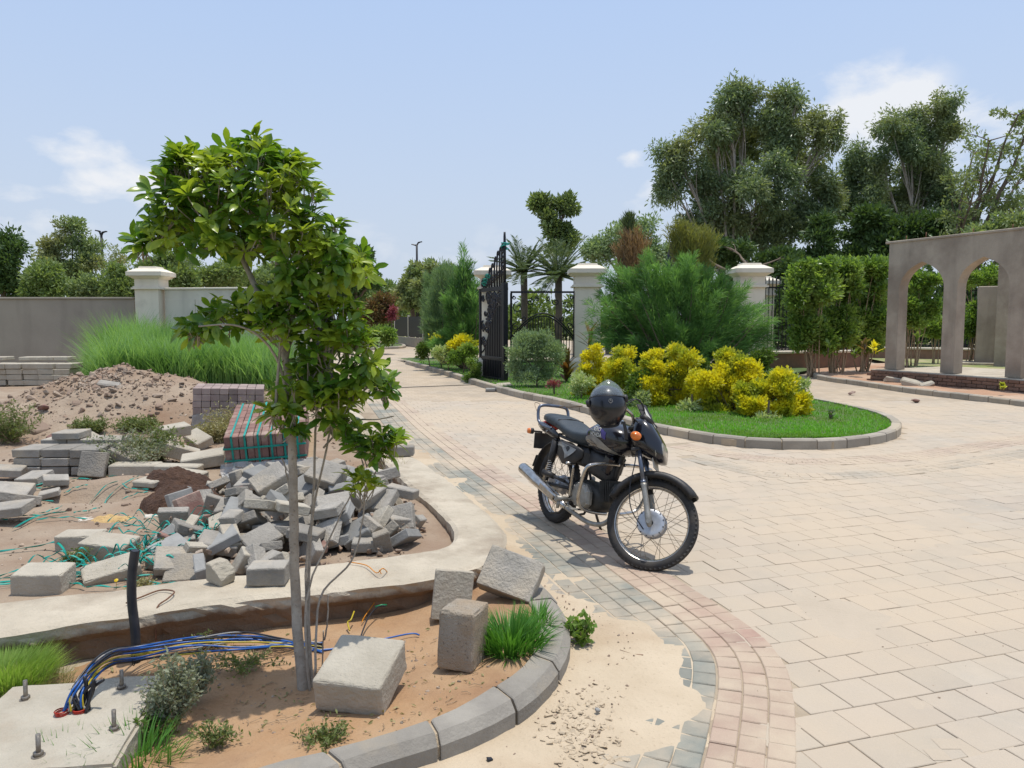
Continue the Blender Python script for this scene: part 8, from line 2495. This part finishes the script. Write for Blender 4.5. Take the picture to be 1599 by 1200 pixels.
def rlab(u, v): return None
regs = [((205, 880), 70, 30, 26, 'green strap in the tangle between the pale blocks and the black pipe', 'straps tangled by the pale blocks'),
        ((300, 838), 75, 22, 26, 'green strap in the tangle at the left side of the block heap', 'straps tangled on the block heap'),
        ((130, 760), 110, 14, 16, 'green strap strewn before the stacked grey pavers', 'straps strewn before the stacked pavers'),
        ((120, 910), 90, 16, 16, 'green strap lying close behind the low wall at left', 'straps behind the low wall'),
        ((60, 800), 70, 20, 8, 'green strap on the dirt by the white powder', 'straps by the white powder'),
        ((470, 745), 60, 12, 6, 'green strap caught at the back of the block heap', 'straps at the back of the heap'),
        ((400, 765), 60, 12, 8, 'green strap below the tilted bundle', 'straps below the tilted bundle')]
for ((u, v), ru, rv, n_, lab, grp) in regs:
    for i in range(n_):
        u0 = u + rs2.uniform(-ru, ru); v0 = v + rs2.uniform(-rv, rv); a = rs2.gauss(.15, .5) + (PI if rs2.random() < .5 else 0); L_ = rs2.uniform(.14, .5)
        pts = []; p = GT(u0, v0)
        for k in range(6):
            pts.append(Vector((p.x, p.y, H(p.x, p.y) + .02 + (.10 if grp in ('straps tangled on the block heap', 'straps tangled by the pale blocks') else .01) * abs(math.sin(k * 1.3 + i)))))
            a += rs2.gauss(0, .28); p = p + Vector((math.cos(a), math.sin(a), 0)) * L_ / 5
        ribbon(pts, .011, lab)['group'] = grp
ribbon([GT(0, 866) + Vector((0, 0, .02)), GT(60, 860) + Vector((0, 0, .03)), GT(90, 862) + Vector((0, 0, .06)), GT(110, 880) + Vector((0, 0, .02))], .014, 'long green strap entering from the left edge toward the pale blocks')
ribbon([GT(0, 905) + Vector((0, 0, .02)), GT(40, 893) + Vector((0, 0, .02)), GT(60, 900) + Vector((0, 0, .03))], .014, 'green strap at the left edge beside the chamfered block')
ribbon([GT(20, 830) + Vector((0, 0, .02)), GT(60, 812) + Vector((0, 0, .03)), GT(105, 803) + Vector((0, 0, .02))], .012, 'green strap lying along the white lime streak')

# pale stones on the clay verge by the right kerb, and dry leaves fallen in the planter
for (u, v, s_, lab) in ((1395, 596, .42, 'flat pale stone on the verge below the first pillar'), (1425, 600, .5, 'long flat pale stone on the verge below the first arch'), (1447, 602, .32, 'upright pale stone on the verge below the second pillar'), (1330, 610, .16, 'small brown brick bit on the paving before the right kerb'), (1430, 622, .18, 'brown brick bit lying against the right kerb')):
    c = G(u, v, .1); block('verge_stone', lab, 'stone', (c.x, c.y, .11 if v < 605 else .05), (s_, s_ * .6, s_ * .3), (R.gauss(0, .15), R.gauss(0, .15), R.uniform(-.5, .5)), m_blockpale if v < 605 else m_redblock, .03, .02)
g9 = np.random.default_rng(33); Pn = []; k = 0
while k < 260:
    p = G(g9.uniform(150, 800), g9.uniform(975, 1170), .05)
    if in_poly(p.x, p.y, planter_poly): Pn.append((p.x, p.y, HS(p.x, p.y) + .004)); k += 1
Dn = unit(np.stack([g9.normal(size=260), g9.normal(size=260), np.abs(g9.normal(size=260)) * .12], 1))
V, F = leaf_np(np.array(Pn), Dn, g9.uniform(.012, .038, 260), g9.uniform(.006, .014, 260), g9, .2)
o = link('fallen_leaves', npmesh('fallen_leaves', V, F), l_dryw); tag(o, 'dry fallen leaves on the planter soil', kind='stuff')
